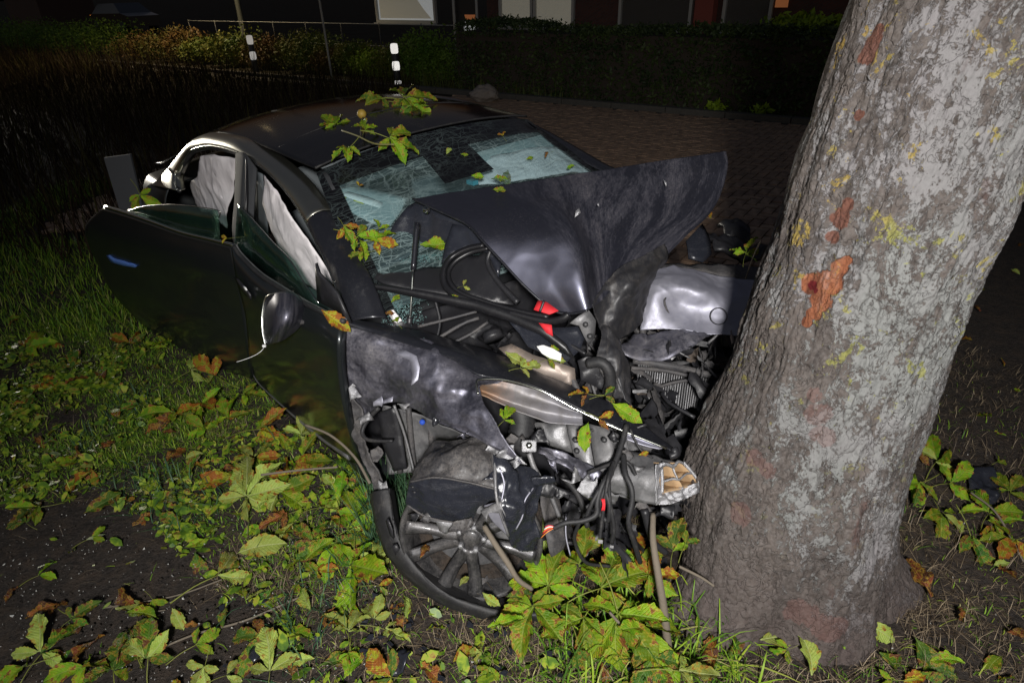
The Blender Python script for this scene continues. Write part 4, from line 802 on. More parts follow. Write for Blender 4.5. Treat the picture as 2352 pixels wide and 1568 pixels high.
# scrape chips on the hood
for i, pp in enumerate([[(1322, 485, 2.33), (1330, 478, 2.33), (1334, 488, 2.33), (1320, 500, 2.32)], [(1371, 470, 2.45), (1376, 466, 2.45), (1375, 474, 2.45)], [(1524, 412, 2.62), (1532, 420, 2.62), (1530, 430, 2.62)]]): sheet('paint_chip', [(a, b, c-.035) for a, b, c in pp], MAT['alu'], hood, thick=.001, step=.02, sub=0)
# crushed lower right of the hood: dusty folds
patch('crushed_nose', [[(1360, 700, 2.20), (1385, 655, 2.28), (1430, 610, 2.34), (1480, 585, 2.38), (1525, 560, 2.48)], [(1372, 735, 2.25), (1405, 690, 2.28), (1450, 655, 2.26), (1490, 625, 2.36), (1535, 590, 2.5)], [(1385, 775, 2.32), (1415, 735, 2.28), (1455, 705, 2.34), (1478, 680, 2.40), (1500, 640, 2.52)], [(1400, 800, 2.40), (1425, 780, 2.38), (1450, 760, 2.42), (1470, 740, 2.46), (1482, 700, 2.55)]], MAT['scuffed'], car, n=(60, 60), thick=.004, amp=.008, sc=7, crease=.02, csc=6, seed=9, jag=.006)
# dark folded inner hood flap, with the gas strut in front
sheet('hood_inner_flap', [(958, 462, 2.50), (935, 473, 2.50), (905, 508, 2.50), (880, 555, 2.48), (862, 595, 2.46), (843, 624, 2.44), (860, 626, 2.42), (900, 606, 2.45), (960, 578, 2.48), (1010, 560, 2.47), (1060, 548, 2.45), (1095, 560, 2.40), (1105, 552, 2.39), (1070, 515, 2.40), (1000, 481, 2.44)], MAT['liner'], car, thick=.006, step=.03, amp=.014, sc=6, crease=.02, csc=4, seed=6)
strut = tube('gas_strut', [(958, 512, 2.36), (953, 570, 2.35), (949, 620, 2.34)], [.0105, .0105], MAT['paint'], car, seg=12, n=8)
tube('strut_rod', [(949, 612, 2.34), (944, 700, 2.33), (941, 735, 2.32)], [.005, .005], MAT['chrome'], strut, seg=8, n=8)
tube('strut_socket', [(941, 728, 2.32), (940, 745, 2.32)], [.012, .012], MAT['plastic'], strut, seg=10, n=4); lathe('strut_ball', [(0, .012), (.012, .006), (.014, 0), (.008, -.01)], at(979, 482, 'd', 2.38), CAM-at(979, 482, 'd', 2.38), MAT['chrome'], strut, 16)
# cowl panel and the seal loop
sheet('cowl_panel', [(845, 630, 2.40), (868, 622, 2.40), (930, 617, 2.42), (1012, 612, 2.44), (1060, 590, 2.44), (1100, 586, 2.42), (1135, 565, 2.40), (1140, 600, 2.38), (1150, 650, 2.34), (1180, 700, 2.30), (1120, 692, 2.30), (1060, 684, 2.31), (960, 668, 2.33), (880, 652, 2.35)], MAT['plastic'], car, thick=.008, step=.03, amp=.008, sc=7, seed=8)
sheet('cowl_shield', [(1014, 605, 2.40), (1022, 560, 2.42), (1040, 515, 2.42), (1075, 520, 2.39), (1110, 560, 2.37), (1150, 605, 2.34), (1145, 640, 2.33), (1120, 580, 2.36), (1080, 572, 2.40), (1045, 590, 2.40)], MAT['liner'], car, thick=.006, step=.03, amp=.008, sc=7, seed=12)
tube('bonnet_seal', [(1112, 562, 2.33), (1070, 572, 2.35), (1035, 592, 2.36), (1018, 622, 2.34), (1022, 655, 2.32), (1050, 680, 2.29), (1110, 702, 2.26), (1180, 722, 2.22), (1250, 738, 2.18), (1290, 733, 2.15), (1306, 722, 2.14)], [.013, .016, .014, .013], MAT['seal'], car, seg=10, n=70, flat=.7)
tube('bonnet_seal', [(1122, 570, 2.35), (1080, 580, 2.37), (1046, 600, 2.37), (1030, 626, 2.355), (1036, 652, 2.33), (1062, 674, 2.31), (1120, 694, 2.28), (1190, 714, 2.24), (1260, 728, 2.2)], [.009, .010, .009], MAT['seal'], car, seg=8, n=60)
tube('inner_ring', [(1128, 572, 2.36), (1120, 600, 2.36), (1132, 630, 2.34), (1160, 665, 2.31), (1190, 695, 2.28)], [.010, .012], MAT['plastic'], car, seg=8, n=30)
# long wiper arm / trim bar across
sheet('wiper_trim', [(768, 646, 2.34), (800, 646, 2.33), (880, 655, 2.31), (1000, 672, 2.28), (1100, 692, 2.25), (1180, 716, 2.22), (1250, 748, 2.18), (1300, 790, 2.16), (1322, 826, 2.16), (1300, 812, 2.165), (1240, 768, 2.18), (1170, 738, 2.22), (1090, 712, 2.26), (980, 688, 2.29), (880, 666, 2.32), (780, 653, 2.34)], MAT['seal'], car, thick=.014, step=.03, amp=.003)
# tub under it
sheet('storage_tub', [(1165, 735, 2.28), (1195, 760, 2.24), (1215, 790, 2.22), (1250, 805, 2.2), (1300, 832, 2.2), (1335, 800, 2.24), (1345, 770, 2.26), (1330, 745, 2.26), (1290, 745, 2.24), (1230, 742, 2.24)], MAT['liner'], car, thick=.005, step=.03, bulge=-.04, amp=.006, seed=3)
sheet('red_lining', [(1236, 690, 2.24), (1256, 694, 2.23), (1283, 714, 2.2), (1262, 722, 2.2), (1226, 712, 2.22)], MAT['red'], car, thick=.004, step=.03, amp=.004)
sheet('red_lining', [(1237, 741, 2.17), (1267, 746, 2.16), (1270, 772, 2.16), (1255, 765, 2.165)], MAT['red'], car, thick=.004, step=.03, amp=.003)
tube('red_lining_stripe', [(1250, 690, 2.2), (1240, 716, 2.2)], [.005, .005], MAT['plastic'], car, seg=6, n=6)
sheet('white_tag', [(1232, 795, 2.15), (1248, 792, 2.15), (1270, 800, 2.15), (1290, 812, 2.15), (1288, 830, 2.15), (1262, 822, 2.15), (1245, 812, 2.15)], MAT['white'], car, thick=.001, step=.02, jag=.004)
sheet('latch_plate', [(1308, 742, 2.2), (1328, 726, 2.2), (1352, 712, 2.21), (1368, 735, 2.22), (1366, 775, 2.24), (1352, 792, 2.24), (1340, 770, 2.22), (1330, 748, 2.21)], MAT['grey_metal'], car, thick=.005, step=.03, amp=.006, jag=.003)
patch('torn_bumper_skin', [[(1372, 735, 2.28), (1390, 722, 2.30), (1400, 725, 2.33)], [(1385, 770, 2.22), (1412, 765, 2.24), (1432, 790, 2.3)], [(1370, 820, 2.2), (1420, 815, 2.2), (1446, 860, 2.26)], [(1385, 870, 2.2), (1425, 868, 2.19), (1450, 905, 2.24)], [(1410, 920, 2.22), (1435, 918, 2.2), (1453, 936, 2.22)]], MAT['scuffed'], car, n=(60, 30), thick=.004, amp=.010, sc=9, crease=.02, csc=7, seed=14, jag=.004)
sheet('radiator_shroud', [(1325, 830, 2.24), (1345, 822, 2.22), (1375, 832, 2.22), (1400, 852, 2.22), (1412, 885, 2.22), (1400, 905, 2.24), (1365, 890, 2.26), (1335, 870, 2.26)], MAT['plastic'], car, thick=.006, amp=.03, sc=12, crease=.03, jag=.006, seed=15)
tube('torn_hose', [(1350, 835, 2.2), (1380, 832, 2.18), (1398, 850, 2.18), (1402, 880, 2.2), (1395, 905, 2.22)], [.018, .02], MAT['rubber'], car, seg=10, n=24, ribs=.1)
sheet('bronze_inner_wing', [(1145, 800, 2.30), (1175, 790, 2.3), (1225, 815, 2.27), (1290, 835, 2.25), (1320, 845, 2.24), (1322, 872, 2.24), (1310, 885, 2.24), (1250, 862, 2.25), (1190, 840, 2.27)], MAT['bronze'], car, thick=.004, amp=.008, step=.03, seed=4)
# left wing, torn and bright
P_ = [[(1479, 640, 2.72), (1500, 620, 2.74), (1535, 612, 2.76), (1590, 618, 2.78), (1660, 634, 2.80), (1742, 644, 2.80)], [(1478, 660, 2.66), (1510, 652, 2.64), (1560, 655, 2.62), (1610, 662, 2.62), (1670, 676, 2.66), (1735, 690, 2.66)], [(1476, 700, 2.64), (1515, 700, 2.60), (1560, 700, 2.64), (1610, 712, 2.62), (1665, 722, 2.62), (1725, 735, 2.62)], [(1470, 758, 2.62), (1520, 756, 2.60), (1575, 757, 2.58), (1627, 766, 2.58), (1665, 766, 2.58), (1715, 772, 2.56)]]
lw = patch('left_wing', P_, MAT['silver'], car, n=(70, 70), thick=.003, amp=.008, sc=5, crease=.026, csc=3, seed=11, jag=.003)
cc = at(1651, 726, 'd', 2.59); tube('round_cap_edge', [cc+(xr*math.cos(a)+yu*math.sin(a))*.034+cF*0 for a in np.linspace(0, 2*math.pi, 25)], [.002, .002], MAT['plastic'], lw, seg=6, n=40)
sheet('left_wing_lower', [(1425, 800, 2.5), (1455, 765, 2.58), (1520, 762, 2.58), (1600, 755, 2.6), (1632, 768, 2.58), (1600, 790, 2.5), (1540, 812, 2.46), (1470, 826, 2.46), (1430, 820, 2.46)], MAT['paint_muddy'], car, thick=.005, amp=.015, crease=.03, csc=7, step=.03, jag=.004, seed=16)
sheet('left_wing_top', [(1470, 636, 2.74), (1520, 606, 2.8), (1600, 600, 2.88), (1700, 606, 2.9), (1760, 612, 2.9), (1760, 650, 2.8), (1660, 632, 2.8), (1590, 616, 2.78), (1500, 618, 2.74)], MAT['plastic_dusty'], car, thick=.005, amp=.01, crease=.02, step=.03, seed=17)
sheet('left_lamp_housing', [(1570, 560, 2.95), (1612, 515, 3.0), (1622, 545, 3.0), (1628, 590, 2.95), (1612, 605, 2.9), (1580, 596, 2.9)], MAT['liner'], car, thick=.01, bulge=.03, step=.04)
for i, pp in enumerate([[(1620, 530, 3.2), (1690, 545, 3.3), (1760, 575, 3.2), (1740, 600, 3.1), (1640, 580, 3.1)], [(1650, 515, 3.5), (1690, 505, 3.5), (1720, 520, 3.5), (1725, 545, 3.4), (1670, 540, 3.4)]]): sheet('shattered_bumper', pp, MAT['plastic'], car, thick=.02, amp=.05, sc=9, crease=.04, step=.03, jag=.01, seed=20+i)
# right wing (front right fender) side and top
F0 = [(794, 737, 2.28), (860, 752, 2.27), (950, 775, 2.25), (1040, 805, 2.20), (1110, 835, 2.17), (1165, 862, 2.14)]
F1 = [(776, 775, 2.30), (850, 790, 2.24), (935, 812, 2.20), (1020, 835, 2.15), (1090, 865, 2.12), (1100, 878, 2.10)]
F2 = [(768, 840, 2.38), (838, 845, 2.30), (905, 858, 2.23), (985, 872, 2.14), (1060, 892, 2.10), (1106, 912, 2.07)]
F3 = [(776, 890, 2.44), (830, 895, 2.36), (890, 905, 2.28), (975, 915, 2.16), (1060, 935, 2.08), (1125, 950, 2.03)]
F4 = [(790, 935, 2.48), (832, 930, 2.42), (880, 922, 2.33), (975, 950, 2.18), (1075, 985, 2.07), (1155, 1005, 2.0)]
F5 = [(803, 975, 2.5), (834, 962, 2.45), (884, 928, 2.34), (978, 960, 2.18), (1080, 1000, 2.06), (1200, 1066, 1.98)]
rw = patch('right_wing', [F0, F1, F2, F3, F4, F5], MAT['paint_muddy'], car, n=(80, 90), thick=.003, amp=.010, sc=6, crease=.030, csc=4.2, seed=23, jag=.004)
T0_ = [(800, 733, 2.27), (870, 742, 2.29), (960, 760, 2.30), (1050, 785, 2.30), (1130, 806, 2.29), (1210, 838, 2.28), (1320, 886, 2.25), (1435, 946, 2.19), (1548, 1032, 2.12)]
T1_ = [(797, 740, 2.25), (866, 756, 2.25), (955, 779, 2.23), (1040, 802, 2.19), (1115, 832, 2.17), (1180, 855, 2.18), (1290, 905, 2.17), (1405, 962, 2.14), (1540, 1035, 2.10)]
T2_ = [(797, 750, 2.255), (860, 765, 2.24), (945, 792, 2.21), (1030, 820, 2.16), (1096, 860, 2.115), (1165, 872, 2.13), (1243, 895, 2.15), (1380, 965, 2.12), (1530, 1029, 2.10)]
patch('right_wing_top', [T0_, T1_, T2_], MAT['paint'], car, n=(24, 110), thick=.005, amp=.003, sc=7, seed=31)
tube('wing_edge', [(1098, 905, 2.07), (1094, 880, 2.085), (1105, 871, 2.10), (1165, 873, 2.12), (1243, 897, 2.14), (1320, 938, 2.13), (1400, 976, 2.11), (1532, 1030, 2.09)], [.004, .004], MAT['chrome'], rw, seg=6, n=60)
tube('wing_tip_clip', [(1548, 1030, 2.10), (1552, 1042, 2.09), (1538, 1048, 2.09)], [.014, .012], MAT['plastic'], car, seg=8, n=8)
sheet('wing_crease_edge', [(905, 812, 2.21), (935, 806, 2.19), (960, 818, 2.17), (967, 845, 2.15), (962, 872, 2.14), (946, 885, 2.14), (950, 860, 2.16), (945, 828, 2.18)], MAT['silver'], car, thick=.003, bulge=.008, step=.02)
patch('arch_strip', [[(770, 870, 2.40), (790, 885, 2.40)], [(790, 925, 2.44), (834, 950, 2.42)], [(802, 985, 2.48), (832, 1000, 2.44)], [(822, 1030, 2.46), (850, 1035, 2.42)], [(845, 1080, 2.42), (868, 1078, 2.4)], [(858, 1125, 2.38), (884, 1120, 2.36)]], MAT['plastic_dusty'], car, n=(60, 12), thick=.006, amp=.012, sc=12, crease=.02, csc=10, jag=.004, seed=33)
sheet('torn_lip', [(762, 868, 2.37), (790, 890, 2.35), (812, 897, 2.35), (810, 915, 2.36), (796, 935, 2.38), (780, 905, 2.38)], MAT['grey_metal'], car, thick=.003, jag=.003, amp=.006)
sheet('torn_paint_edge', [(862, 935, 2.37), (880, 918, 2.33), (903, 908, 2.30), (900, 922, 2.29), (880, 926, 2.32)], MAT['silver'], car, thick=.002, jag=.006, amp=.006)
tube('arch_loop', [(870, 935, 2.40), (846, 962, 2.42), (832, 990, 2.42), (842, 1008, 2.40), (870, 1012, 2.38), (902, 1012, 2.36)], [.010, .006], MAT['rubber'], car, seg=8, n=24)
# headlamp recess strip
patch('lamp_recess', [[(1100, 873, 2.16), (1130, 872, 2.17), (1180, 881, 2.18), (1243, 899, 2.19), (1290, 922, 2.18), (1330, 944, 2.17)], [(1098, 884, 2.165), (1128, 886, 2.17), (1180, 899, 2.18), (1245, 920, 2.18), (1295, 938, 2.17), (1336, 950, 2.165)], [(1097, 893, 2.19), (1126, 904, 2.20), (1176, 924, 2.20), (1245, 944, 2.20), (1297, 955, 2.19), (1338, 960, 2.18)], [(1100, 902, 2.17), (1124, 914, 2.17), (1166, 933, 2.17), (1255, 968, 2.17), (1296, 973, 2.165), (1339, 974, 2.16)]], MAT['recess'], car, n=(34, 60), thick=.004, amp=.003, sc=9, crease=.010, csc=6, seed=35, jag=.0015)
patch('lamp_recess', [[(1436, 979, 2.13), (1480, 1000, 2.12), (1529, 1023, 2.11)], [(1437, 995, 2.15), (1475, 1012, 2.14), (1524, 1028, 2.12)], [(1440, 1010, 2.12), (1475, 1022, 2.11), (1514, 1031, 2.11)]], MAT['silver'], car, n=(12, 24), thick=.004, amp=.003, seed=36)
# inner arch wall with ribs and clips
patch('inner_wing', [[(880, 930, 2.55), (960, 950, 2.5), (1040, 985, 2.42), (1130, 1010, 2.35), (1200, 1020, 2.32)], [(880, 1000, 2.6), (960, 1010, 2.55), (1040, 1020, 2.5), (1130, 1050, 2.42), (1200, 1060, 2.4)], [(890, 1090, 2.62), (960, 1085, 2.6), (1040, 1090, 2.55), (1130, 1110, 2.5), (1220, 1120, 2.45)]], MAT['grey_metal'], car, n=(30, 40), thick=.004, amp=.01, crease=.02, seed=37)
for x in (905, 938, 985): tube('inner_rib', [(x, 935, 2.5), (x+6, 1010, 2.53), (x+14, 1085, 2.56)], [.012, .012], MAT['plastic_dusty'], car, seg=8, n=12)
sheet('inner_pillar', [(868, 950, 2.47), (905, 935, 2.44), (925, 1000, 2.48), (935, 1075, 2.5), (905, 1082, 2.52), (880, 1020, 2.5)], MAT['plastic'], car, thick=.01, amp=.01)
for x, y, d in ((970, 969, 2.38), (990, 1046, 2.3)): lathe('blue_clip', [(0, .012), (.009, .010), (.011, 0)], at(x, y, 'd', d), CAM-at(x, y, 'd', d), MAT['blue'], car, 14)
# strut boot (bellows), knuckle, arms
tube('bellows', [(1192, 930, 2.28), (1200, 965, 2.27), (1196, 1000, 2.26), (1200, 1030, 2.28)], [.046, .042, .046], MAT['rubber'], car, seg=18, n=26, ribs=.13)
MB().box(at(1215, 1024, 'd', 2.10), (.05, .04, .055), frame=basis(CAM-at(1215, 1024, 'd', 2.10))).build('knuckle_block', MAT['alu'], car, bevel=.006)
lathe('knuckle_bolt', [(0, .034), (.010, .034), (.012, .028), (.013, .02)], at(1215, 1022, 'd', 2.10), CAM-at(1215, 1022, 'd', 2.10), MAT['chrome'], car, 6)
patch('control_arm', [[(1242, 1022, 2.14), (1300, 1040, 2.14), (1350, 1062, 2.14), (1380, 1085, 2.15)], [(1238, 1040, 2.12), (1290, 1068, 2.12), (1330, 1092, 2.12), (1360, 1120, 2.13)]], MAT['paint_muddy'], car, n=(14, 30), thick=.012, crease=.03, csc=14, amp=.01)
for pp in ([(1300, 975, 2.22), (1345, 972, 2.2), (1360, 1040, 2.18), (1368, 1090, 2.16), (1340, 1085, 2.18), (1318, 1040, 2.2)], [(1345, 968, 2.24), (1400, 985, 2.2), (1412, 1040, 2.17), (1400, 1110, 2.15), (1372, 1095, 2.16), (1360, 1030, 2.2)], [(1400, 985, 2.22), (1440, 1010, 2.18), (1450, 1060, 2.16), (1410, 1060, 2.16)], [(1225, 970, 2.3), (1300, 975, 2.26), (1318, 1040, 2.26), (1260, 1020, 2.28)]):
    sheet('inner_wing_plate', pp, MAT['grey_metal'], car, thick=.006, amp=.012, crease=.02, csc=9, jag=.003, seed=int(pp[0][0]))
# crash rail with torn end
rail_top = [(1400, 1045, 2.20), (1450, 1035, 2.18), (1510, 1047, 2.15), (1562, 1055, 2.13)]
rail_mid = [(1390, 1095, 2.12), (1445, 1090, 2.09), (1500, 1100, 2.05), (1512, 1112, 2.04)]
rail_bot = [(1380, 1120, 2.14), (1430, 1140, 2.11), (1470, 1152, 2.08), (1507, 1158, 2.06)]
crr = patch('crash_rail', [rail_top, [(1402, 1060, 2.15), (1450, 1056, 2.12), (1505, 1065, 2.09), (1522, 1072, 2.06)], rail_mid, rail_bot], MAT['grey_metal'], car, n=(24, 40), thick=.004, amp=.006, crease=.012, csc=9, seed=41)
patch('rail_underside', [rail_bot, [(1400, 1130, 2.26), (1460, 1150, 2.22), (1520, 1150, 2.18), (1601, 1133, 2.14)]], MAT['grey_metal'], crr, n=(8, 24), thick=.004, amp=.004)
O4 = [at(1517, 1064, 'd', 2.08), at(1566, 1062, 'd', 2.14), at(1606, 1110, 'd', 2.15), at(1518, 1132, 'd', 2.07)]
bk = np.cross(O4[1]-O4[0], O4[3]-O4[0]); bk /= np.linalg.norm(bk); bk *= -1 if bk @ (CAM-O4[0]) > 0 else 1
bk = bk*.10
def q4(u, v): return (O4[0]*(1-u)+O4[1]*u)*(1-v)+(O4[3]*(1-u)+O4[2]*u)*v
def strip(p, q, name, mt, k=8, w=.0, th=.003, jag=.004):
    L = [p+(q-p)*t+bk*0-bk/np.linalg.norm(bk)*(.004+jag*noise.noise(Vector(p*50+t*9))) for t in np.linspace(0, 1, k)]; return patch(name, [L, [x+bk for x in L]], mt, crr, n=(4, 16), thick=th, lin=(True, False))
for a_, b_ in ((0, 1), (1, 2), (2, 3), (3, 0)): strip(O4[a_], O4[b_], 'honeycomb_wall', MAT['tan'])
strip(q4(.5, 0), q4(.5, .62), 'honeycomb_web', MAT['tan']); strip(q4(.02, .62), q4(.98, .5), 'honeycomb_web', MAT['tan']); strip(q4(.5, .6), q4(.55, 1), 'honeycomb_web', MAT['tan'])
link_mesh('honeycomb_floor', [p+bk for p in O4], [(0, 1, 2, 3)], MAT['tan'], crr, smooth=False)
for L, r in (([(0, 0), (.25, .02), (.5, .08), (.75, .0), (1, 0)], .006), ([(1, 0), (1.03, .5), (1, 1)], .006), ([(0, 0), (-.02, .5), (0, 1)], .006), ([(0, .62), (.3, .55), (.5, .6), (.8, .5), (1, .5)], .004), ([(.5, .05), (.47, .3), (.5, .6)], .004)):
    pp = [q4(*x)-bk*.06+rng.normal(size=3)*.002 for x in L]; tube('torn_metal_edge', pp, [r, r*.7], MAT['alu'], crr, seg=6, n=24, ribs=.35)
patch('torn_flange', [[q4(-.08, 1.0), q4(.3, .95), q4(.7, .97), q4(1.18, .98)], [at(1507, 1158, 'd', 2.05), at(1540, 1158, 'd', 2.07), at(1580, 1142, 'd', 2.1), at(1621, 1122, 'd', 2.14)]], MAT['alu'], crr, n=(16, 50), thick=.004, amp=.012, sc=25, crease=.02, csc=22, jag=.006)
patch('rail_end', [[at(1505, 1066, 'd', 2.05), q4(0, 0)], [at(1507, 1110, 'd', 2.04), q4(0, .5)], [at(1507, 1158, 'd', 2.05), q4(0, 1)]], MAT['alu'], crr, n=(20, 8), thick=.003, amp=.006, sc=20)
# liner panels over the wheel
patch('wheel_liner', [[(975, 1030, 2.24), (1015, 1010, 2.21), (1068, 1004, 2.17), (1129, 1016, 2.12)], [(957, 1066, 2.15), (1010, 1042, 2.10), (1072, 1040, 2.07), (1131, 1058, 2.06)], [(938, 1104, 2.10), (1000, 1098, 2.045), (1070, 1108, 2.02), (1138, 1125, 2.015)]], MAT['archliner'], car, n=(50, 60), thick=.005, amp=.007, sc=9, crease=.022, csc=7, seed=43, jag=.004)
patch('wheel_liner', [[(938, 1104, 2.098), (1000, 1098, 2.043), (1070, 1108, 2.018), (1138, 1125, 2.013)], [(933, 1132, 2.105), (990, 1140, 2.065), (1062, 1152, 2.05), (1140, 1152, 2.03)], [(931, 1158, 2.13), (985, 1186, 2.11), (1074, 1203, 2.095), (1114, 1162, 2.075)]], MAT['liner'], car, n=(40, 60), thick=.005, amp=.005, sc=9, crease=.02, csc=6, seed=48, jag=.005)
for pp in ([(942, 1106, 2.09), (1000, 1096, 2.035), (1070, 1106, 2.01), (1136, 1122, 2.005)], [(936, 1160, 2.12), (985, 1188, 2.10), (1072, 1204, 2.085)], [(1129, 1018, 2.10), (1132, 1070, 2.045), (1139, 1130, 2.005), (1158, 1195, 2.0)]): tube('liner_fold', pp, [.004, .003], MAT['plastic_dusty'], car, seg=6, n=30)
for px, py in ((946, 1118), (950, 1130), (958, 1124)): sheet('liner_slot', [at(px-5, py-3, 'd', 2.085), at(px+6, py-1, 'd', 2.08), at(px+2, py+4, 'd', 2.08)], MAT['bollard'], car, thick=.002, step=.02, sub=0)
patch('wheel_liner', [[(1130, 1017, 2.10), (1165, 1035, 2.10), (1200, 1066, 2.10), (1243, 1098, 2.12)], [(1134, 1080, 2.03), (1170, 1090, 2.02), (1205, 1110, 2.05), (1245, 1125, 2.08)], [(1140, 1150, 2.00), (1165, 1160, 2.0), (1200, 1180, 2.04), (1235, 1190, 2.08)], [(1160, 1200, 2.02), (1175, 1215, 2.04), (1200, 1225, 2.07), (1240, 1240, 2.12)], [(1172, 1250, 2.06), (1185, 1262, 2.08), (1210, 1268, 2.1), (1250, 1270, 2.14)]], MAT['liner'], car, n=(56, 50), thick=.005, amp=.012, sc=8, crease=.05, csc=6, seed=44, jag=.004)
patch('wheel_liner', [[(1110, 1162, 2.06), (1140, 1155, 2.03), (1150, 1165, 2.03)], [(1120, 1185, 2.07), (1150, 1195, 2.05), (1165, 1210, 2.05)], [(1135, 1205, 2.08), (1160, 1225, 2.07), (1175, 1245, 2.07)]], MAT['silver'], car, n=(16, 16), thick=.004, amp=.01)
sheet('side_shield', [(1243, 1098, 2.16), (1270, 1090, 2.22), (1292, 1150, 2.25), (1300, 1230, 2.25), (1290, 1285, 2.24), (1255, 1275, 2.2), (1245, 1180, 2.18)], MAT['plastic_dusty'], car, thick=.006, amp=.02, crease=.03, jag=.004, seed=46)
for pp in ([(1148, 1075, 2.0), (1158, 1110, 1.99), (1152, 1150, 1.985)], [(1225, 1120, 2.05), (1205, 1150, 2.03), (1200, 1185, 2.03), (1185, 1215, 2.04)], [(1300, 1180, 2.2), (1300, 1230, 2.2), (1310, 1275, 2.2)]): tube('liner_edge', pp, [.003, .003], MAT['silver'], car, seg=5, n=16)
# --- wheel: alloy rim and burst tyre
WC = at(1085, 1222, 'd', 2.21); WA = np.array([-.10, -1., .22]); WA /= np.linalg.norm(WA)
whl = lathe('wheel', [(.245, .03), (.25, .045), (.243, .055), (.232, .045), (.225, .02), (.215, -.05), (.205, -.10), (.0, -.11)], WC, WA, MAT['alloy'], car, 72, wob=.01)
wa, wb, wn = basis(WA, (0, 1, 0))
for k_ in range(5):
    a0 = math.radians(17+72*k_)
    for s_ in (-1, 1):
        a1 = a0+s_*.16; d0 = wa*math.cos(a0+s_*.10)+wb*math.sin(a0+s_*.10); d1 = wa*math.cos(a1+s_*.10)+wb*math.sin(a1+s_*.10); tng = np.cross(wn, d1)
        pr_ = [[WC+d0*.045+wn*.028-tng*.020, WC+d0*.045+wn*.036, WC+d0*.045+wn*.028+tng*.020], [WC+d1*.14+wn*.018-tng*.016, WC+d1*.14+wn*.034, WC+d1*.14+wn*.018+tng*.016], [WC+d1*.228+wn*.036-tng*.024, WC+d1*.228+wn*.046, WC+d1*.228+wn*.036+tng*.024]]
        patch('spoke', pr_, MAT['alloy'], whl, n=(14, 8), thick=.018)
lathe('hub', [(0, .045), (.026, .044), (.032, .038), (.034, .03), (.05, .032), (.062, .02), (.066, -.02)], WC, WA, MAT['alloy'], whl, 32)
for k_ in range(5):
    a = math.radians(50+72*k_); lathe('wheel_nut', [(0, .048), (.008, .048), (.010, .042), (.010, .03)], WC+(wa*math.cos(a)+wb*math.sin(a))*.046, WA, MAT['alu'], whl, 6)
TO = [(859, 1128, 2.30), (864, 1175, 2.28), (873, 1212, 2.26), (896, 1268, 2.24), (945, 1326, 2.22), (1015, 1380, 2.20), (1094, 1410, 2.19), (1172, 1420, 2.19), (1240, 1421, 2.2)]
TI = [(892, 1122, 2.28), (898, 1170, 2.25), (905, 1203, 2.23), (925, 1258, 2.21), (970, 1318, 2.19), (1033, 1367, 2.17), (1113, 1395, 2.17), (1172, 1405, 2.18), (1240, 1406, 2.19)]
TB = [(905, 1125, 2.40), (912, 1170, 2.38), (920, 1205, 2.36), (945, 1255, 2.34), (990, 1305, 2.32), (1045, 1340, 2.30), (1115, 1362, 2.30), (1172, 1372, 2.3), (1240, 1375, 2.3)]
TBK = [(a_-6, b_+4, c_+.12) for a_, b_, c_ in TO]
TM = [((a_[0]+b_[0])/2, (a_[1]+b_[1])/2, (a_[2]+b_[2])/2-.012) for a_, b_ in zip(TO, TI)]
tyre = patch('tyre', [TBK, [(a_-2, b_+2, c_+.02) for a_, b_, c_ in TO], TO, TM, TI, [(a_+1, b_-1, c_+.015) for a_, b_, c_ in TI], TB], MAT['rubber'], car, n=(40, 90), thick=.008, amp=.004, sc=12, seed=3)
for k_, a in enumerate((math.radians(205), math.radians(212))):
    pass
sheet('tyre_tear', [(886, 1195, 2.16), (892, 1190, 2.15), (902, 1215, 2.15), (905, 1238, 2.16), (896, 1228, 2.16)], MAT['plastic'], tyre, thick=.003, step=.02); sheet('tyre_tear', [(900, 1252, 2.15), (912, 1248, 2.15), (918, 1262, 2.15), (908, 1275, 2.15)], MAT['plastic'], tyre, thick=.003, step=.02)
# soil packed in the rim
def soil_heap(name, c, a, b, mat, n_=24, amp=.02, parent=None):
    V = []; Fc = []
    for i in range(n_):
        for j in range(n_):
            u, v = -1+2*i/(n_-1), -1+2*j/(n_-1); k = max(0, 1-u*u-v*v); V.append(np.array(c)+np.array([a*u, b*v, 0])+np.array([0, 0, .05*k**.5+amp*noise.fractal(Vector((u*4+c[0]*9, v*4, c[1])), 1, 2, 4)]))
    for i in range(n_-1):
        for j in range(n_-1): Fc.append((i*n_+j, (i+1)*n_+j, (i+1)*n_+j+1, i*n_+j+1))
    return link_mesh(name, V, Fc, mat, parent)
Vd = []; nd = 36
for i in range(nd+1):
    for j in range(nd):
        r_ = .243*i/nd; a = 2*math.pi*j/nd; d = wa*math.cos(a)+wb*math.sin(a); low_ = max(0, -(d @ yu)); Vd.append(WC+d*r_+wn*(-.085+.075*low_**.7*(r_/.24)+.012*noise.fractal(Vector(d*r_*30), 1, 2, 4)))
kind(link_mesh('packed_soil', Vd, [(i*nd+j, i*nd+(j+1) % nd, (i+1)*nd+(j+1) % nd, (i+1)*nd+j) for i in range(nd) for j in range(nd)], MAT['soil'], whl), 'stuff')
sheet('caliper_fragment', [(1002, 1190, 2.12), (1035, 1193, 2.11), (1062, 1200, 2.11), (1058, 1212, 2.12), (1035, 1218, 2.13), (1024, 1222, 2.14), (1010, 1214, 2.14)], MAT['alu'], car, thick=.012, amp=.01, jag=.005)
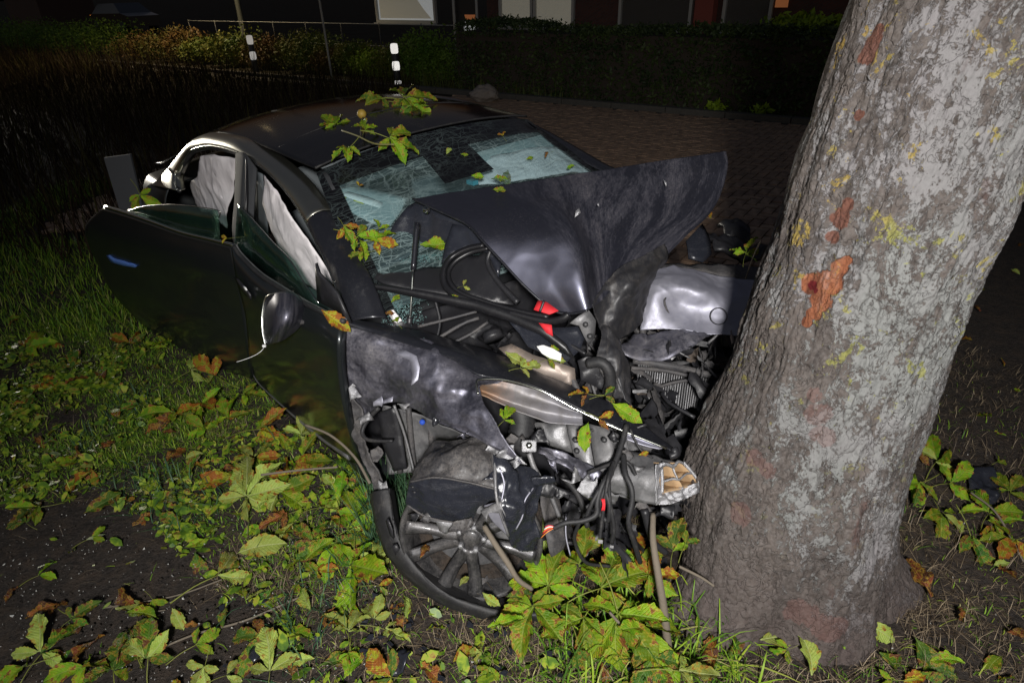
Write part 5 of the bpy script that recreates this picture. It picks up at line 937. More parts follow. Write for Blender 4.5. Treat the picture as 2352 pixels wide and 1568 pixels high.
# --- torn slivers, brackets and cut edges round the crushed corner
r5 = np.random.default_rng(12)
for k_, (px, py, d_, s_, mt) in enumerate([(812, 905, 2.33, .05, 'alu'), (838, 955, 2.38, .05, 'grey_metal'), (870, 925, 2.32, .035, 'silver'), (930, 930, 2.24, .03, 'grey_metal'), (1000, 968, 2.13, .03, 'paint'), (1060, 992, 2.06, .035, 'paint_muddy'), (1128, 1022, 2.03, .045, 'grey_metal'), (1165, 1040, 2.0, .05, 'alu'), (1192, 1062, 1.99, .03, 'alu'), (862, 1050, 2.42, .06, 'plastic_dusty'), (880, 1120, 2.34, .04, 'grey_metal'), (945, 1180, 2.12, .04, 'plastic'), (990, 1188, 2.10, .035, 'archliner'), (1060, 1200, 2.06, .05, 'archliner'), (1135, 1100, 2.02, .05, 'liner'), (1140, 1170, 2.0, .06, 'grey_metal'), (1245, 1105, 2.05, .05, 'liner'), (1280, 1065, 2.12, .05, 'paint_muddy'), (1320, 1095, 2.1, .05, 'grey_metal'), (1360, 1125, 2.08, .06, 'alu'), (1400, 1140, 2.07, .05, 'grey_metal'), (1440, 1050, 2.08, .045, 'plastic_dusty'), (1465, 1075, 2.06, .03, 'grey_metal'), (1412, 1005, 2.12, .04, 'plastic'), (1350, 990, 2.15, .035, 'plastic_dusty'), (1490, 1170, 2.08, .05, 'plastic_dusty'), (1530, 1180, 2.1, .05, 'plastic'), (1250, 1010, 2.12, .05, 'plastic'), (1180, 1010, 2.12, .04, 'plastic_dusty'), (1270, 1130, 2.12, .07, 'plastic')]):
    P_ = [at(px+r5.normal()*3, py+r5.normal()*3, 'd', d_)+sum(v_*q_ for v_, q_ in zip((xr, yu, cF), (math.cos(a)*s_*r5.uniform(.35, 1.), math.sin(a)*s_*r5.uniform(.25, .8), r5.normal()*s_*.2))) for a in np.sort(r5.uniform(0, 6.28, 7))]
    sheet('torn_piece', P_, MAT[mt], car, thick=.0025, step=.012, jag=.004, amp=.008, sc=30, crease=.012, csc=18, seed=k_)
for pp, r, mt in [([(905, 930, 2.40), (930, 1000, 2.44), (950, 1080, 2.46)], .006, 'grey_metal'), ([(1215, 1040, 2.12), (1230, 1080, 2.12), (1262, 1130, 2.14), (1290, 1200, 2.16)], .010, 'grey_metal'), ([(1290, 1090, 2.2), (1330, 1140, 2.2), (1350, 1210, 2.2)], .012, 'rubber'), ([(1135, 1015, 2.09), (1137, 1080, 2.03), (1142, 1150, 2.0), (1168, 1230, 2.03)], .006, 'grey_metal'), ([(1480, 1170, 2.08), (1500, 1240, 2.1), (1530, 1270, 2.12)], .014, 'plastic'), ([(1447, 985, 2.1), (1470, 1030, 2.08), (1500, 1052, 2.08)], .004, 'rubber'), ([(1260, 800, 2.3), (1300, 790, 2.27), (1345, 812, 2.24)], .008, 'plastic'), ([(1000, 690, 2.38), (1010, 740, 2.37), (1000, 790, 2.35)], .007, 'plastic')]: tube('bent_bar', pp, [r, r*.8], MAT[mt], car, seg=8, n=20)
# --- cables
def cable(pts, r=.007, mt='rubber', ribs=.12, par=None): return tube('cable', pts, [r, r*.9], MAT[mt], par or car, seg=8, n=60, ribs=ribs)
cable([(1440, 975, 2.10), (1425, 1030, 2.06), (1405, 1080, 2.02), (1385, 1110, 1.99), (1372, 1150, 1.98), (1370, 1180, 1.98), (1340, 1195, 1.98), (1300, 1200, 1.98), (1272, 1212, 1.99)], .009)
cable([(1405, 1085, 2.01), (1390, 1120, 1.98), (1375, 1170, 1.99), (1395, 1195, 1.99), (1400, 1165, 1.97), (1392, 1130, 1.97)], .008)
cable([(1432, 1045, 2.05), (1436, 1085, 2.0), (1450, 1120, 1.98), (1452, 1150, 1.98), (1444, 1200, 1.99), (1460, 1255, 2.03), (1470, 1290, 2.08)], .009)
cable([(1398, 1100, 2.0), (1400, 1150, 1.97), (1410, 1210, 1.99), (1405, 1245, 2.02)], .007); cable([(1385, 1110, 1.99), (1362, 1150, 1.98), (1345, 1190, 2.0)], .007); cable([(1410, 1060, 2.03), (1395, 1110, 1.97), (1382, 1200, 1.99), (1378, 1235, 2.0)], .006)
cable([(1350, 1085, 2.1), (1420, 1060, 2.05), (1445, 1065, 2.04), (1460, 1090, 2.02)], .006); cable([(1330, 1200, 2.0), (1320, 1240, 2.05), (1345, 1290, 2.1), (1400, 1300, 2.15)], .006)
MB().box(at(1379, 1243, 'd', 2.0), (.016, .012, .045), frame=basis(CAM-at(1379, 1243, 'd', 2.0))).build('cable_plug', MAT['grey_metal'], car, bevel=.002); MB().box(at(1405, 1255, 'd', 2.02), (.016, .012, .03), frame=basis(CAM-at(1405, 1255, 'd', 2.02))).build('cable_plug', MAT['plastic'], car, bevel=.002)
for k_, mt in enumerate(('red', 'white', 'orange', 'red', 'plastic', 'orange')): tube('loose_wire', [(1276, 1210, 1.99), (1262-k_, 1212+3*k_-6, 1.98), (1252-2*k_, 1222+5*k_-12, 1.98+.005*k_)], [.0018, .0016], MAT[mt], car, seg=5, n=10)
for k_ in range(3): tube('loose_wire', [(1382+k_*3, 1145, 1.965), (1385+k_*2, 1158, 1.96), (1382+k_*3, 1172, 1.965)], [.0022, .002], MAT['red'], car, seg=5, n=8)
# glass pane crumbs, spears of trim, general crushed innards
def debris(name, box, n_, smin, smax, mat, seed):
    r2 = np.random.default_rng(seed); mb = MB()
    for _ in range(n_):
        c = K(r2.uniform(*box[0]), r2.uniform(*box[1]), r2.uniform(*box[2])); a = r2.normal(size=3); a /= np.linalg.norm(a); b_ = np.cross(a, r2.normal(size=3)); b_ /= np.linalg.norm(b_); s = r2.uniform(smin, smax); nn = np.cross(a, b_)
        wd_ = r2.uniform(.12, .6); na_, nb_ = 9, 6; sd_ = r2.uniform(0, 90); cv = r2.normal()*.5
        V = []
        for i in range(na_):
            for j in range(nb_):
                u, v = i/(na_-1)-.5, j/(nb_-1)-.5; e_ = 1+.25*noise.noise(Vector((i*.8, j*.8, sd_))); p = Vector((u*3, v*3, sd_)); V.append(c+a*s*u*e_+b_*s*wd_*v*e_+nn*s*(.14*(.4-abs(noise.noise(p)))+.07*abs(noise.noise(p*2.3))+cv*v*v*.6))
        mb.add(V, [(nb_*i+j, nb_*i+j+1, nb_*i+j+nb_+1, nb_*i+j+nb_) for i in range(na_-1) for j in range(nb_-1)])
    return kind(mb.build(name, mat, car, smooth=True), 'stuff')
debris('crushed_plates', ((-.35, .30), (-.28, .62), (.30, .66)), 170, .05, .17, MAT['plastic'], 1); debris('crushed_plates', ((-.35, .30), (-.28, .62), (.28, .64)), 80, .04, .14, MAT['plastic_dusty'], 2)
debris('bent_metal', ((-.4, .25), (-.3, .6), (.3, .66)), 60, .04, .13, MAT['grey_metal'], 3); debris('bent_metal', ((-.52, -.12), (-.55, -.1), (.62, .80)), 46, .04, .13, MAT['plastic'], 4); debris('bronze_scraps', ((-.45, .2), (-.5, .5), (.4, .72)), 24, .03, .10, MAT['bronze'], 5)
debris('crushed_plates', ((.05, .45), (-.55, -.2), (.10, .38)), 60, .05, .15, MAT['plastic'], 6); debris('under_tray', ((-.35, .1), (-.9, -.3), (.05, .15)), 30, .08, .2, MAT['plastic_dusty'], 8)
for k_ in range(46):
    c = K(rng.uniform(-.35, .25), rng.uniform(-.25, .6), rng.uniform(.35, .72)); d = rng.normal(size=3); d /= np.linalg.norm(d); L_ = rng.uniform(.06, .22); e_ = rng.normal(size=3)*L_*.35
    tube('loose_cable', [c, c+d*L_*.5+e_, c+d*L_], [rng.uniform(.002, .007)]*2, MAT[('rubber', 'plastic', 'grey_metal', 'plastic_dusty')[k_ % 4]], car, seg=6, n=12, ribs=.1*(k_ % 2))
rad_ = MB()
for k_ in range(34):
    a_ = at(1468+k_*5.5, 835+k_*1.2, 'd', 2.52+.012*math.sin(k_)); b_ = at(1462+k_*5.3, 905+k_*1.4+6*math.sin(k_*.7), 'd', 2.50+.03*math.sin(k_*.9)); t_ = np.array([.0016, 0, 0]); q_ = cF*.03
    rad_.add([a_-t_, a_+t_, b_+t_, b_-t_, a_-t_+q_, a_+t_+q_, b_+t_+q_, b_-t_+q_], [(0, 1, 2, 3), (0, 3, 7, 4), (1, 5, 6, 2)])
kind(rad_.build('radiator_fins', MAT['grey_metal'], car), 'stuff')
sheet('radiator_tank', [(1455, 818, 2.5), (1560, 836, 2.5), (1650, 858, 2.5), (1648, 872, 2.5), (1560, 852, 2.5), (1453, 834, 2.5)], MAT['plastic_dusty'], car, thick=.03, amp=.008, step=.03)
lathe('brake_disc', [(.05, -.03), (.155, -.03), (.16, -.035), (.16, -.05)], at(1085, 1222, 'd', 2.21), np.array([-.10, -1., .22]), MAT['grey_metal'], car, 48)
for px, py, d_ in ((1345, 745, 2.19), (1355, 772, 2.2), (1480, 890, 2.4), (1322, 1010, 2.16), (1325, 1035, 2.16), (1388, 1010, 2.15)): lathe('bolt_hole', [(0, .003), (.008, .003), (.010, 0)], at(px, py, 'd', d_), CAM-at(px, py, 'd', d_), MAT['bollard'], car, 14)
for pp, r in (([(960, 750, 2.36), (1040, 730, 2.36), (1095, 715, 2.36)], .006), ([(985, 790, 2.34), (1060, 745, 2.34), (1100, 730, 2.34)], .007), ([(1010, 800, 2.36), (1075, 770, 2.34), (1120, 740, 2.34)], .006), ([(1450, 845, 2.4), (1520, 850, 2.42), (1580, 862, 2.42)], .008), ([(1470, 905, 2.4), (1540, 880, 2.44), (1600, 870, 2.4)], .007), ([(1310, 860, 2.26), (1330, 905, 2.24), (1345, 945, 2.24)], .012)): tube('bent_bar', pp, [r, r], MAT['plastic_dusty'], car, seg=8, n=12)
tube('engine_cap', [(1130, 765, 2.32), (1135, 780, 2.31)], [.038, .038], MAT['plastic'], car, seg=20, n=4)
sheet('white_bag_scrap', [(868, 680, 2.36), (885, 690, 2.35), (905, 712, 2.35), (925, 735, 2.35), (915, 742, 2.36), (890, 722, 2.36), (872, 700, 2.37)], MAT['airbag'], car, thick=.003, amp=.012, sc=14, step=.02)
# windscreen remains at the passenger foot: glass crumbs
def crumbs(name, box_pts, n_, mat, smin=.003, smax=.008, seed=1):
    r2 = np.random.default_rng(seed); mb = MB(); P0 = [Q(p) for p in box_pts]
    for _ in range(n_):
        w_ = r2.dirichlet(np.ones(len(P0))*.8); c = sum(p*q for p, q in zip(P0, w_)); c = c+r2.normal(size=3)*.004; a = r2.normal(size=(3, 3)); a /= np.linalg.norm(a, axis=1, keepdims=True); s = r2.uniform(smin, smax)
        mb.add([c+a[0]*s, c+a[1]*s, c+a[2]*s, c-a[0]*s*.7], [(0, 1, 2), (0, 3, 1), (1, 3, 2), (2, 3, 0)])
    return kind(mb.build(name, mat, car, smooth=False), 'stuff')
m = Mt('glass_crumb', .08, 0, (.22, .36, .36)); m.b.inputs['Transmission Weight'].default_value = .35; MAT['crumb'] = m.m
crumbs('glass_crumbs', [(865, 668, 2.37), (985, 690, 2.37), (990, 750, 2.36), (880, 755, 2.34), (840, 700, 2.36)], 800, MAT['crumb'], .002, .0045, 2)
crumbs('glass_crumbs', [(850, 612, 2.47), (1010, 600, 2.5), (1040, 575, 2.48), (900, 590, 2.52)], 700, MAT['crumb'], .0015, .004, 3)
crumbs('glass_crumbs', [(810, 742, 2.25), (1000, 780, 2.24), (1250, 880, 2.19), (1480, 990, 2.13), (1200, 850, 2.24), (950, 765, 2.27)], 500, MAT['crumb'], .0012, .003, 4)
# ================================================================== leaves, twigs, grass, shards
def leaflet_mesh(name, mat, seed, curl=.12, wav=.03):
    r2 = np.random.default_rng(seed); n_ = 17; V = []; uv = []; Fc = []; W5 = (-1, -.62, -.25, 0, .25, .62, 1)
    cv = r2.uniform(.4, 1.6)*curl; sd = r2.normal()*.10
    for i in range(n_):
        t_ = i/(n_-1); w = .245*(math.sin(math.pi*min(1, t_**1.25))**.8)*(1.08-.35*(1-t_))+.004; w *= 1-.0*t_
        if t_ > .86: w *= max(.05, (1-t_)/.14)**.8
        for j, a in enumerate(W5):
            sr = 1+(.065*(1 if i % 2 else -1)+.03*r2.normal() if abs(a) == 1 and 1 < i < n_-1 else 0)
            x = t_+(.03*(i % 2) if abs(a) == 1 else 0)-.04*abs(a)*math.sin(math.pi*t_); y = a*w*sr+sd*math.sin(math.pi*t_)*.6
            z = -cv*t_*t_+.11*abs(a)*w/.2*r2.uniform(.5, 1.3)+wav*math.sin(t_*13+a*2+seed)*abs(a)+.012*math.sin(t_*42)*abs(a)
            V.append((x, y, z)); uv.append((t_, .5+a*.5*min(1, w/.2)))
    k = len(W5)
    for i in range(n_-1):
        for j in range(k-1): Fc.append((i*k+j, (i+1)*k+j, (i+1)*k+j+1, i*k+j+1))
    o = link_mesh(name, V, Fc, mat, None, True, uv); me = o.data; bpy.data.objects.remove(o); return me
LMESH = {c: [leaflet_mesh('leaflet', LM[c], 11*i+7, curl=(.24 if c != 'brown' else .5), wav=(.035 if c != 'brown' else .08)) for i in range(7)] for c in LM}
_p = MB(); V_, F_ = tube_geo([np.array([0, 0, 0.]), np.array([-.5, .03, .02]), np.array([-1., -.02, -.01])], [.012, .018], seg=5, n=7); _p.add(V_, F_); _o = _p.build('petiole', Mt('petiole_green', .6, 0, (.17, .19, .03)).m, smooth=True); PET = _o.data; bpy.data.objects.remove(_o)
def frame_at(loc, nrm, az):
    n = Vector(nrm).normalized(); x = Vector((math.cos(az), math.sin(az), 0)); x = (x-n*x.dot(n)).normalized(); y = n.cross(x); return Matrix(((x.x, y.x, n.x, loc[0]), (x.y, y.y, n.y, loc[1]), (x.z, y.z, n.z, loc[2]), (0, 0, 0, 1)))
def put_leaflet(parent, mat4, color, name='leaflet', top=False):
    o = bpy.data.objects.new(name, random.choice(LMESH[color])); COL.objects.link(o)
    if parent: o.parent = parent
    o.matrix_local = mat4; return o
def S3(s): return Matrix.Diagonal((s, s, s, 1))
def compound(loc, nrm, az, size, color, label, n_=5, group=None, second=None, petiole=True, spread=None, name='chestnut_leaf', droop=.25):
    """a palmate chestnut leaf: leaflets of different length round the end of one stalk"""
    o = root(name, tuple(loc), label, 'leaf', group); o.matrix_world = frame_at(loc, nrm, az)
    sp = spread or {2: 70, 3: 120, 4: 170, 5: 215, 6: 240, 7: 265}[n_]
    for i in range(n_):
        f = (i/(n_-1)-.5)*2; a = math.radians(f*sp/2+random.gauss(0, 7)); L = size*(1-.42*abs(f)**1.5)*random.uniform(.85, 1.1); c = second if second and random.random() < .35 else color
        M4 = Matrix.Rotation(a, 4, 'Z') @ Matrix.Rotation(random.gauss(.0, droop), 4, 'Y') @ Matrix.Rotation(random.gauss(0, .4), 4, 'X') @ S3(L); M4.translation = Vector((0, 0, .004*i)); put_leaflet(o, M4, c)
    if petiole:
        p_ = bpy.data.objects.new('petiole', PET); COL.objects.link(p_); p_.parent = o; p_.matrix_local = S3(size*random.uniform(.5, 1.))
    return o
def single(loc, nrm, az, size, color, label, group=None):
    o = bpy.data.objects.new('fallen_leaflet', random.choice(LMESH[color])); COL.objects.link(o); o.matrix_world = frame_at(loc, nrm, az) @ Matrix.Rotation(random.gauss(0, .25), 4, 'X') @ S3(size); tag(o, label, 'leaf', group); return o
CN = {'green': 'green', 'dark': 'dark green', 'pale': 'pale green', 'yellow': 'yellow', 'brown': 'rusty brown'}
used = {}
def uniq(l):
    l0 = l; used[l] = used.get(l, 0)+1
    if used[l] == 1: return ' '.join(l.split()[:16])
    extra = ['second one', 'third one', 'fourth one', 'fifth one', 'sixth one']
    l = ' '.join(l.split()[:14]); return l+', '+extra[min(used[l0]-2, 4)]
def imgaz(px, py, z, dirdeg):
    """ground azimuth that points in picture direction dirdeg (0 right, 90 up)"""
    a = at(px, py, 'z', z); b = at(px+20*math.cos(R(dirdeg)), py-20*math.sin(R(dirdeg)), 'z', z); d = b-a; return math.atan2(d[1], d[0])
def G_(px, py, size_px, kind_, color, deg, where, second=None, z=.05, tilt=.25):
    loc = at(px, py, 'z', z); dep = (loc-CAM) @ cF; s = size_px*dep/FPX
    nrm = Vector((random.gauss(0, tilt), random.gauss(0, tilt)-.35, 1)); az = imgaz(px, py, z, deg)
    if kind_ == 1: return single(loc, nrm, az, s*1.2, color, uniq('single %s chestnut leaflet %s' % (CN[color], where)), None)
    return compound(loc, nrm, az, s, color, uniq('%s chestnut leaf of %s leaflets %s' % (CN[color], {2: 'two', 3: 'three', 4: 'four', 5: 'five', 6: 'six', 7: 'seven'}[kind_], where)), kind_, None, second)
W = 'on the grass '
HER = [(60, 800, 75, 4, 'green', 20, 'at the left edge of the grass beside the rear door', 'yellow'), (100, 862, 55, 1, 'yellow', -60, 'on the grass near the left edge', None), (95, 880, 40, 1, 'yellow', 200, 'on the grass near the left edge', None),
 (165, 845, 60, 3, 'dark', 60, 'on the grass below the dark rear door', None), (235, 1030, 62, 2, 'brown', 70, 'on the grass left of the pale leaves', None), (190, 1045, 55, 1, 'brown', 170, 'on the grass left of the pale leaves', None), (215, 1080, 70, 3, 'yellow', 210, 'just below the rusty leaves at the left', 'brown'),
 (240, 870, 45, 1, 'brown', 100, 'below the rear door on the grass', None), (150, 880, 42, 1, 'brown', 20, 'below the rear door on the grass', None), (300, 790, 70, 4, 'dark', 120, 'in the grass under the rear door edge', 'yellow'), (345, 800, 60, 3, 'green', 40, 'in the grass under the rear door edge', None),
 (440, 850, 75, 4, 'pale', 20, 'in the grass below the middle of the doors', None), (495, 862, 80, 3, 'pale', 150, 'in the grass below the middle of the doors', 'yellow'), (470, 930, 85, 5, 'yellow', 250, 'on the grass below the front door', 'green'), (400, 950, 75, 5, 'green', 190, 'on the grass below the front door', 'brown'),
 (560, 905, 60, 3, 'green', 0, 'along the sill of the front door', None), (470, 985, 62, 5, 'green', 170, 'between the doors and the big pale leaf', None), (525, 960, 70, 4, 'green', 60, 'between the doors and the big pale leaf', None), (600, 985, 85, 4, 'yellow', 0, 'below the front door sill', 'green'),
 (640, 1000, 80, 5, 'green', 30, 'in the heap of leaves in front of the door sill', 'yellow'), (690, 1000, 85, 4, 'pale', 60, 'in the heap of leaves in front of the door sill', None), (700, 1050, 80, 5, 'green', 350, 'in the heap of leaves in front of the door sill', None), (585, 1050, 95, 5, 'pale', 120, 'in the heap of leaves in front of the door sill', 'yellow'),
 (670, 1090, 90, 4, 'yellow', 80, 'in the middle of the leaf heap beside the car', 'yellow'), (570, 1140, 120, 7, 'pale', 40, 'large, at the middle of the grass strip', 'pale'), (640, 1130, 100, 5, 'pale', 330, 'at the middle of the grass strip', 'green'), (540, 1090, 80, 1, 'yellow', 190, 'left of the large pale leaf', None), (500, 1080, 45, 1, 'brown', 10, 'left of the large pale leaf', None),
 (735, 1165, 80, 2, 'pale', 30, 'between the leaf heap and the wheel', None), (660, 1180, 65, 3, 'brown', 200, 'between the leaf heap and the wheel', None), (775, 1150, 75, 4, 'green', 100, 'to the left of the burst tyre', 'yellow'), (820, 1180, 80, 5, 'green', 60, 'against the burst tyre', 'green'), (800, 1215, 90, 5, 'green', 20, 'against the burst tyre', None),
 (770, 1250, 100, 5, 'green', 250, 'left of the wheel', 'dark'), (810, 1300, 140, 5, 'green', 260, 'large, left of the wheel', 'dark'), (720, 1245, 85, 4, 'dark', 120, 'left of the wheel', None), (700, 1290, 85, 5, 'green', 60, 'between the bare soil and the wheel', 'yellow'), (730, 1310, 55, 3, 'yellow', 0, 'between the bare soil and the wheel', None),
 (860, 1300, 75, 3, 'pale', 80, 'just below left of the tyre', 'pale'), (870, 1345, 55, 2, 'pale', 0, 'just below left of the tyre', 'yellow'), (500, 1320, 130, 2, 'pale', 30, 'big, at the edge of the bare soil', None), (545, 1270, 90, 1, 'pale', 10, 'at the edge of the bare soil', None),
 (715, 1400, 62, 1, 'pale', 120, 'on the thatch below the tyre', None), (860, 1420, 72, 4, 'pale', 80, 'on the thatch below the tyre', 'pale'), (885, 1445, 60, 3, 'pale', 0, 'on the thatch below the tyre', None), (800, 1450, 80, 4, 'pale', 100, 'near the bottom edge below the tyre', None), (745, 1440, 60, 2, 'brown', 80, 'near the bottom edge below the tyre', None), (800, 1500, 50, 3, 'green', 260, 'near the bottom edge below the tyre', None),
 (95, 1500, 115, 5, 'pale', 50, 'on the bare soil near the bottom left corner', 'dark'), (60, 1530, 90, 3, 'green', 200, 'on the bare soil near the bottom left corner', None), (90, 1320, 70, 2, 'green', 20, 'on the bare soil at the left edge', None), (60, 1200, 70, 3, 'dark', 150, 'at the edge of the bare soil, far left', None), (90, 1165, 75, 4, 'green', 200, 'at the edge of the bare soil, far left', 'dark'),
 (130, 1395, 65, 2, 'brown', 150, 'on the bare soil, left part', None), (165, 1420, 60, 3, 'dark', 30, 'on the bare soil, left part', None), (60, 1420, 50, 1, 'brown', 30, 'on the bare soil, left part', None), (265, 1398, 70, 1, 'pale', 10, 'on the bare soil in the middle', None), (350, 1375, 55, 2, 'green', 310, 'on the bare soil in the middle', None), (395, 1395, 50, 1, 'pale', 300, 'on the bare soil in the middle', None),
 (310, 1480, 70, 4, 'dark', 100, 'on the soil near the bottom edge', None), (340, 1510, 90, 5, 'pale', 60, 'on the soil near the bottom edge', 'dark'), (260, 1540, 110, 5, 'green', 100, 'on the soil at the bottom edge', 'dark'), (200, 1530, 80, 3, 'green', 200, 'on the soil at the bottom edge', None), (450, 1480, 70, 3, 'green', 30, 'on the soil right of the middle', None), (470, 1530, 80, 4, 'pale', 240, 'on the soil at the bottom edge', 'brown'), (160, 1545, 80, 1, 'brown', 60, 'on the soil at the bottom edge', None), (420, 1440, 26, 1, 'brown', 20, 'on the bare soil in the middle', None),
 (600, 1460, 90, 3, 'dark', 180, 'beside the black shard', 'brown'), (620, 1540, 110, 3, 'pale', 80, 'at the bottom edge beside the black shard', None), (660, 1520, 60, 2, 'brown', 350, 'at the bottom edge beside the black shard', None), (520, 1550, 70, 2, 'pale', 30, 'at the bottom edge beside the black shard', None), (900, 1555, 110, 4, 'dark', 180, 'cut off by the bottom edge', 'yellow'), (210, 1235, 60, 2, 'green', 20, 'at the grass edge above the soil', None), (290, 1150, 40, 2, 'yellow', 60, 'at the grass edge above the soil', None), (190, 1180, 70, 1, 'dark', 30, 'at the grass edge above the soil', None),
 (1260, 1345, 115, 6, 'green', 100, 'big and bright in front of the wheel', 'green'), (1225, 1395, 125, 5, 'green', 250, 'big and bright in front of the wheel', 'green'), (1330, 1300, 100, 5, 'green', 70, 'in the bright bunch in front of the wheel', 'yellow'), (1380, 1350, 120, 5, 'green', 20, 'in the bright bunch in front of the wheel', None), (1420, 1410, 150, 6, 'green', 290, 'biggest, in the bunch under the torn rail', 'green'), (1480, 1440, 130, 5, 'green', 320, 'in the bunch under the torn rail', 'dark'), (1340, 1420, 120, 4, 'green', 240, 'in the bright bunch in front of the wheel', None),
 (1252, 1270, 85, 1, 'pale', 95, 'standing up in front of the wheel', None), (1200, 1270, 80, 1, 'brown', 170, 'in front of the wheel hub', None), (1215, 1255, 80, 2, 'yellow', 160, 'in front of the wheel hub', 'brown'), (1340, 1270, 80, 1, 'pale', 60, 'behind the bright bunch', None), (1460, 1290, 90, 4, 'yellow', 60, 'right of the bright bunch', 'green'), (1490, 1320, 80, 5, 'yellow', 10, 'right of the bright bunch', 'green'), (1410, 1290, 80, 4, 'green', 60, 'behind the bright bunch', 'dark'),
 (1120, 1440, 72, 1, 'green', 20, 'on the ground left of the bunch', None), (1110, 1500, 60, 4, 'pale', 140, 'on the ground below the wheel', None), (1125, 1530, 60, 3, 'green', 250, 'on the ground below the wheel', None), (1330, 1490, 80, 2, 'dark', 290, 'below the bright bunch', None), (1500, 1510, 100, 5, 'dark', 300, 'below the bunch near the stick', None), (1560, 1540, 100, 3, 'pale', 0, 'below the bunch near the trunk', None),
 (1640, 1385, 52, 2, 'green', 300, 'at the left foot of the trunk', None), (1605, 1375, 36, 1, 'brown', 200, 'at the left foot of the trunk', None), (1745, 1468, 92, 1, 'pale', 15, 'in front of the trunk', None), (1640, 1545, 70, 1, 'brown', 100, 'in front of the trunk at the bottom', None), (1865, 1550, 80, 1, 'pale', 110, 'in front of the trunk at the bottom', None), (1970, 1368, 60, 1, 'yellow', 100, 'standing at the right foot of the trunk', None), (1975, 1425, 70, 1, 'pale', 330, 'right of the trunk on the dry grass', None), (2020, 1497, 85, 1, 'dark', 350, 'right of the trunk on the dry grass', None), (1940, 1490, 70, 1, 'green', 130, 'right of the trunk on the dry grass', None), (2100, 1460, 105, 1, 'dark', 315, 'right of the trunk on the dry grass', None), (1810, 1490, 50, 3, 'green', 200, 'in front of the trunk', None),
 (2140, 1370, 85, 1, 'brown', 120, 'right of the trunk on the dry grass', None), (2200, 1420, 60, 2, 'brown', 20, 'near the right edge on the dry grass', None), (2150, 1060, 90, 4, 'green', 70, 'in the dark to the right of the trunk', 'pale'), (2110, 1110, 80, 5, 'green', 200, 'in the dark to the right of the trunk', 'pale'), (2180, 1110, 80, 4, 'green', 10, 'in the dark to the right of the trunk', 'dark'), (2160, 1180, 75, 5, 'pale', 300, 'in the dark to the right of the trunk', 'green'), (2270, 1180, 95, 5, 'green', 60, 'close to the right edge', 'brown'), (2330, 1240, 95, 4, 'green', 200, 'close to the right edge', 'yellow'), (2230, 1230, 95, 3, 'dark', 320, 'close to the right edge', None), (2250, 1225, 60, 1, 'yellow', 20, 'close to the right edge', None), (2320, 1130, 65, 4, 'green', 90, 'close to the right edge', None), (2290, 1060, 45, 2, 'green', 30, 'in the dark far right', None), (2200, 1090, 34, 2, 'yellow', 100, 'in the dark to the right of the trunk', None), (2050, 1560, 60, 2, 'green', 180, 'at the bottom edge right of the trunk', None)]
for h_ in HER:
    px, py, s_, k_, c_, dg, wh, sec = h_; zz_ = .05
    if wh.startswith('big and') or 'bunch' in wh: zz_ = random.uniform(.10, .2)
    G_(px, py, s_, k_, c_, dg, wh, sec, zz_)
# one leaf beside the trunk on a standing shoot
def D_(px, py, d, size_px, kind_, color, deg, label, second=None, face=.5, col=None):
    """a leaf lying on a part of the wreck"""
    loc = at(px, py, 'd', d); s = size_px*d/FPX; v = (CAM-loc); v /= np.linalg.norm(v); nrm = v*face+np.array([0, 0, 1-face])+rng.normal(size=3)*.06; b = at(px+20*math.cos(R(deg)), py-20*math.sin(R(deg)), 'd', d)-loc; az = math.atan2(b[1], b[0])
    n = Vector(nrm).normalized(); x = Vector(b/np.linalg.norm(b)); x = (x-n*x.dot(n)).normalized(); y = n.cross(x); Mx = Matrix(((x.x, y.x, n.x, loc[0]), (x.y, y.y, n.y, loc[1]), (x.z, y.z, n.z, loc[2]), (0, 0, 0, 1)))
    if kind_ == 1: o = single(loc, nrm, az, s*1.1, color, label); o.matrix_world = Mx @ S3(s*1.1)
    else: o = compound(loc, nrm, az, s, color, label, kind_, None, second, droop=.12); o.matrix_world = Mx
    return o
# depth on the roof
def roofd(px, py, z=1.47): p = at(px, py, 'Z', z); return (p-CAM) @ cF
for px, py, s_, k_, c_, dg, lab_, sec, z in [(771, 292, 62, 6, 'green', 100, 'green star shaped chestnut leaf on the roof, nearest the rail', 'green', 1.43), (838, 300, 50, 4, 'green', 80, 'green chestnut leaf on the roof beside the star shaped one', 'green', 1.44), (800, 342, 58, 4, 'green', 250, 'green chestnut leaf on the roof just above the windscreen', 'green', 1.42), (895, 318, 75, 5, 'green', 350, 'long green leaf on the roof reaching towards the windscreen', 'green', 1.44), (925, 228, 85, 6, 'green', 10, 'broad olive chestnut leaf on the far edge of the roof', 'dark', 1.48), (880, 232, 60, 5, 'green', 190, 'olive chestnut leaf at the far edge of the roof, left one', 'dark', 1.48), (945, 243, 70, 4, 'dark', 300, 'olive chestnut leaf at the far edge of the roof, lower one', 'green', 1.47)]:
    D_(px, py, roofd(px, py, z), s_, k_, c_, dg, lab_, sec, .35)
c = at(831, 262, 'Z', 1.48); cn = lathe('conker', [(0, .022), (.012, .019), (.021, .008), (.022, -.004), (.014, -.018), (0, -.022)], c, (0, 0, 1), Mt('ripe_conker', .6, 0, (.30, .20, .03)).m, None, 20); tag(cn, 'small orange green conker fruit among the leaves on the roof', 'fruit')
tw = tube('twig', [at(785, 300, 'Z', 1.45), at(820, 312, 'Z', 1.45), at(860, 330, 'Z', 1.44), at(905, 332, 'Z', 1.44)], [.004, .003], Mt('fresh_twig', .7, 0, (.16, .15, .05)).m, None, seg=6, n=20); tag(tw, 'thin green twig joining the leaves on the car roof', 'twig')
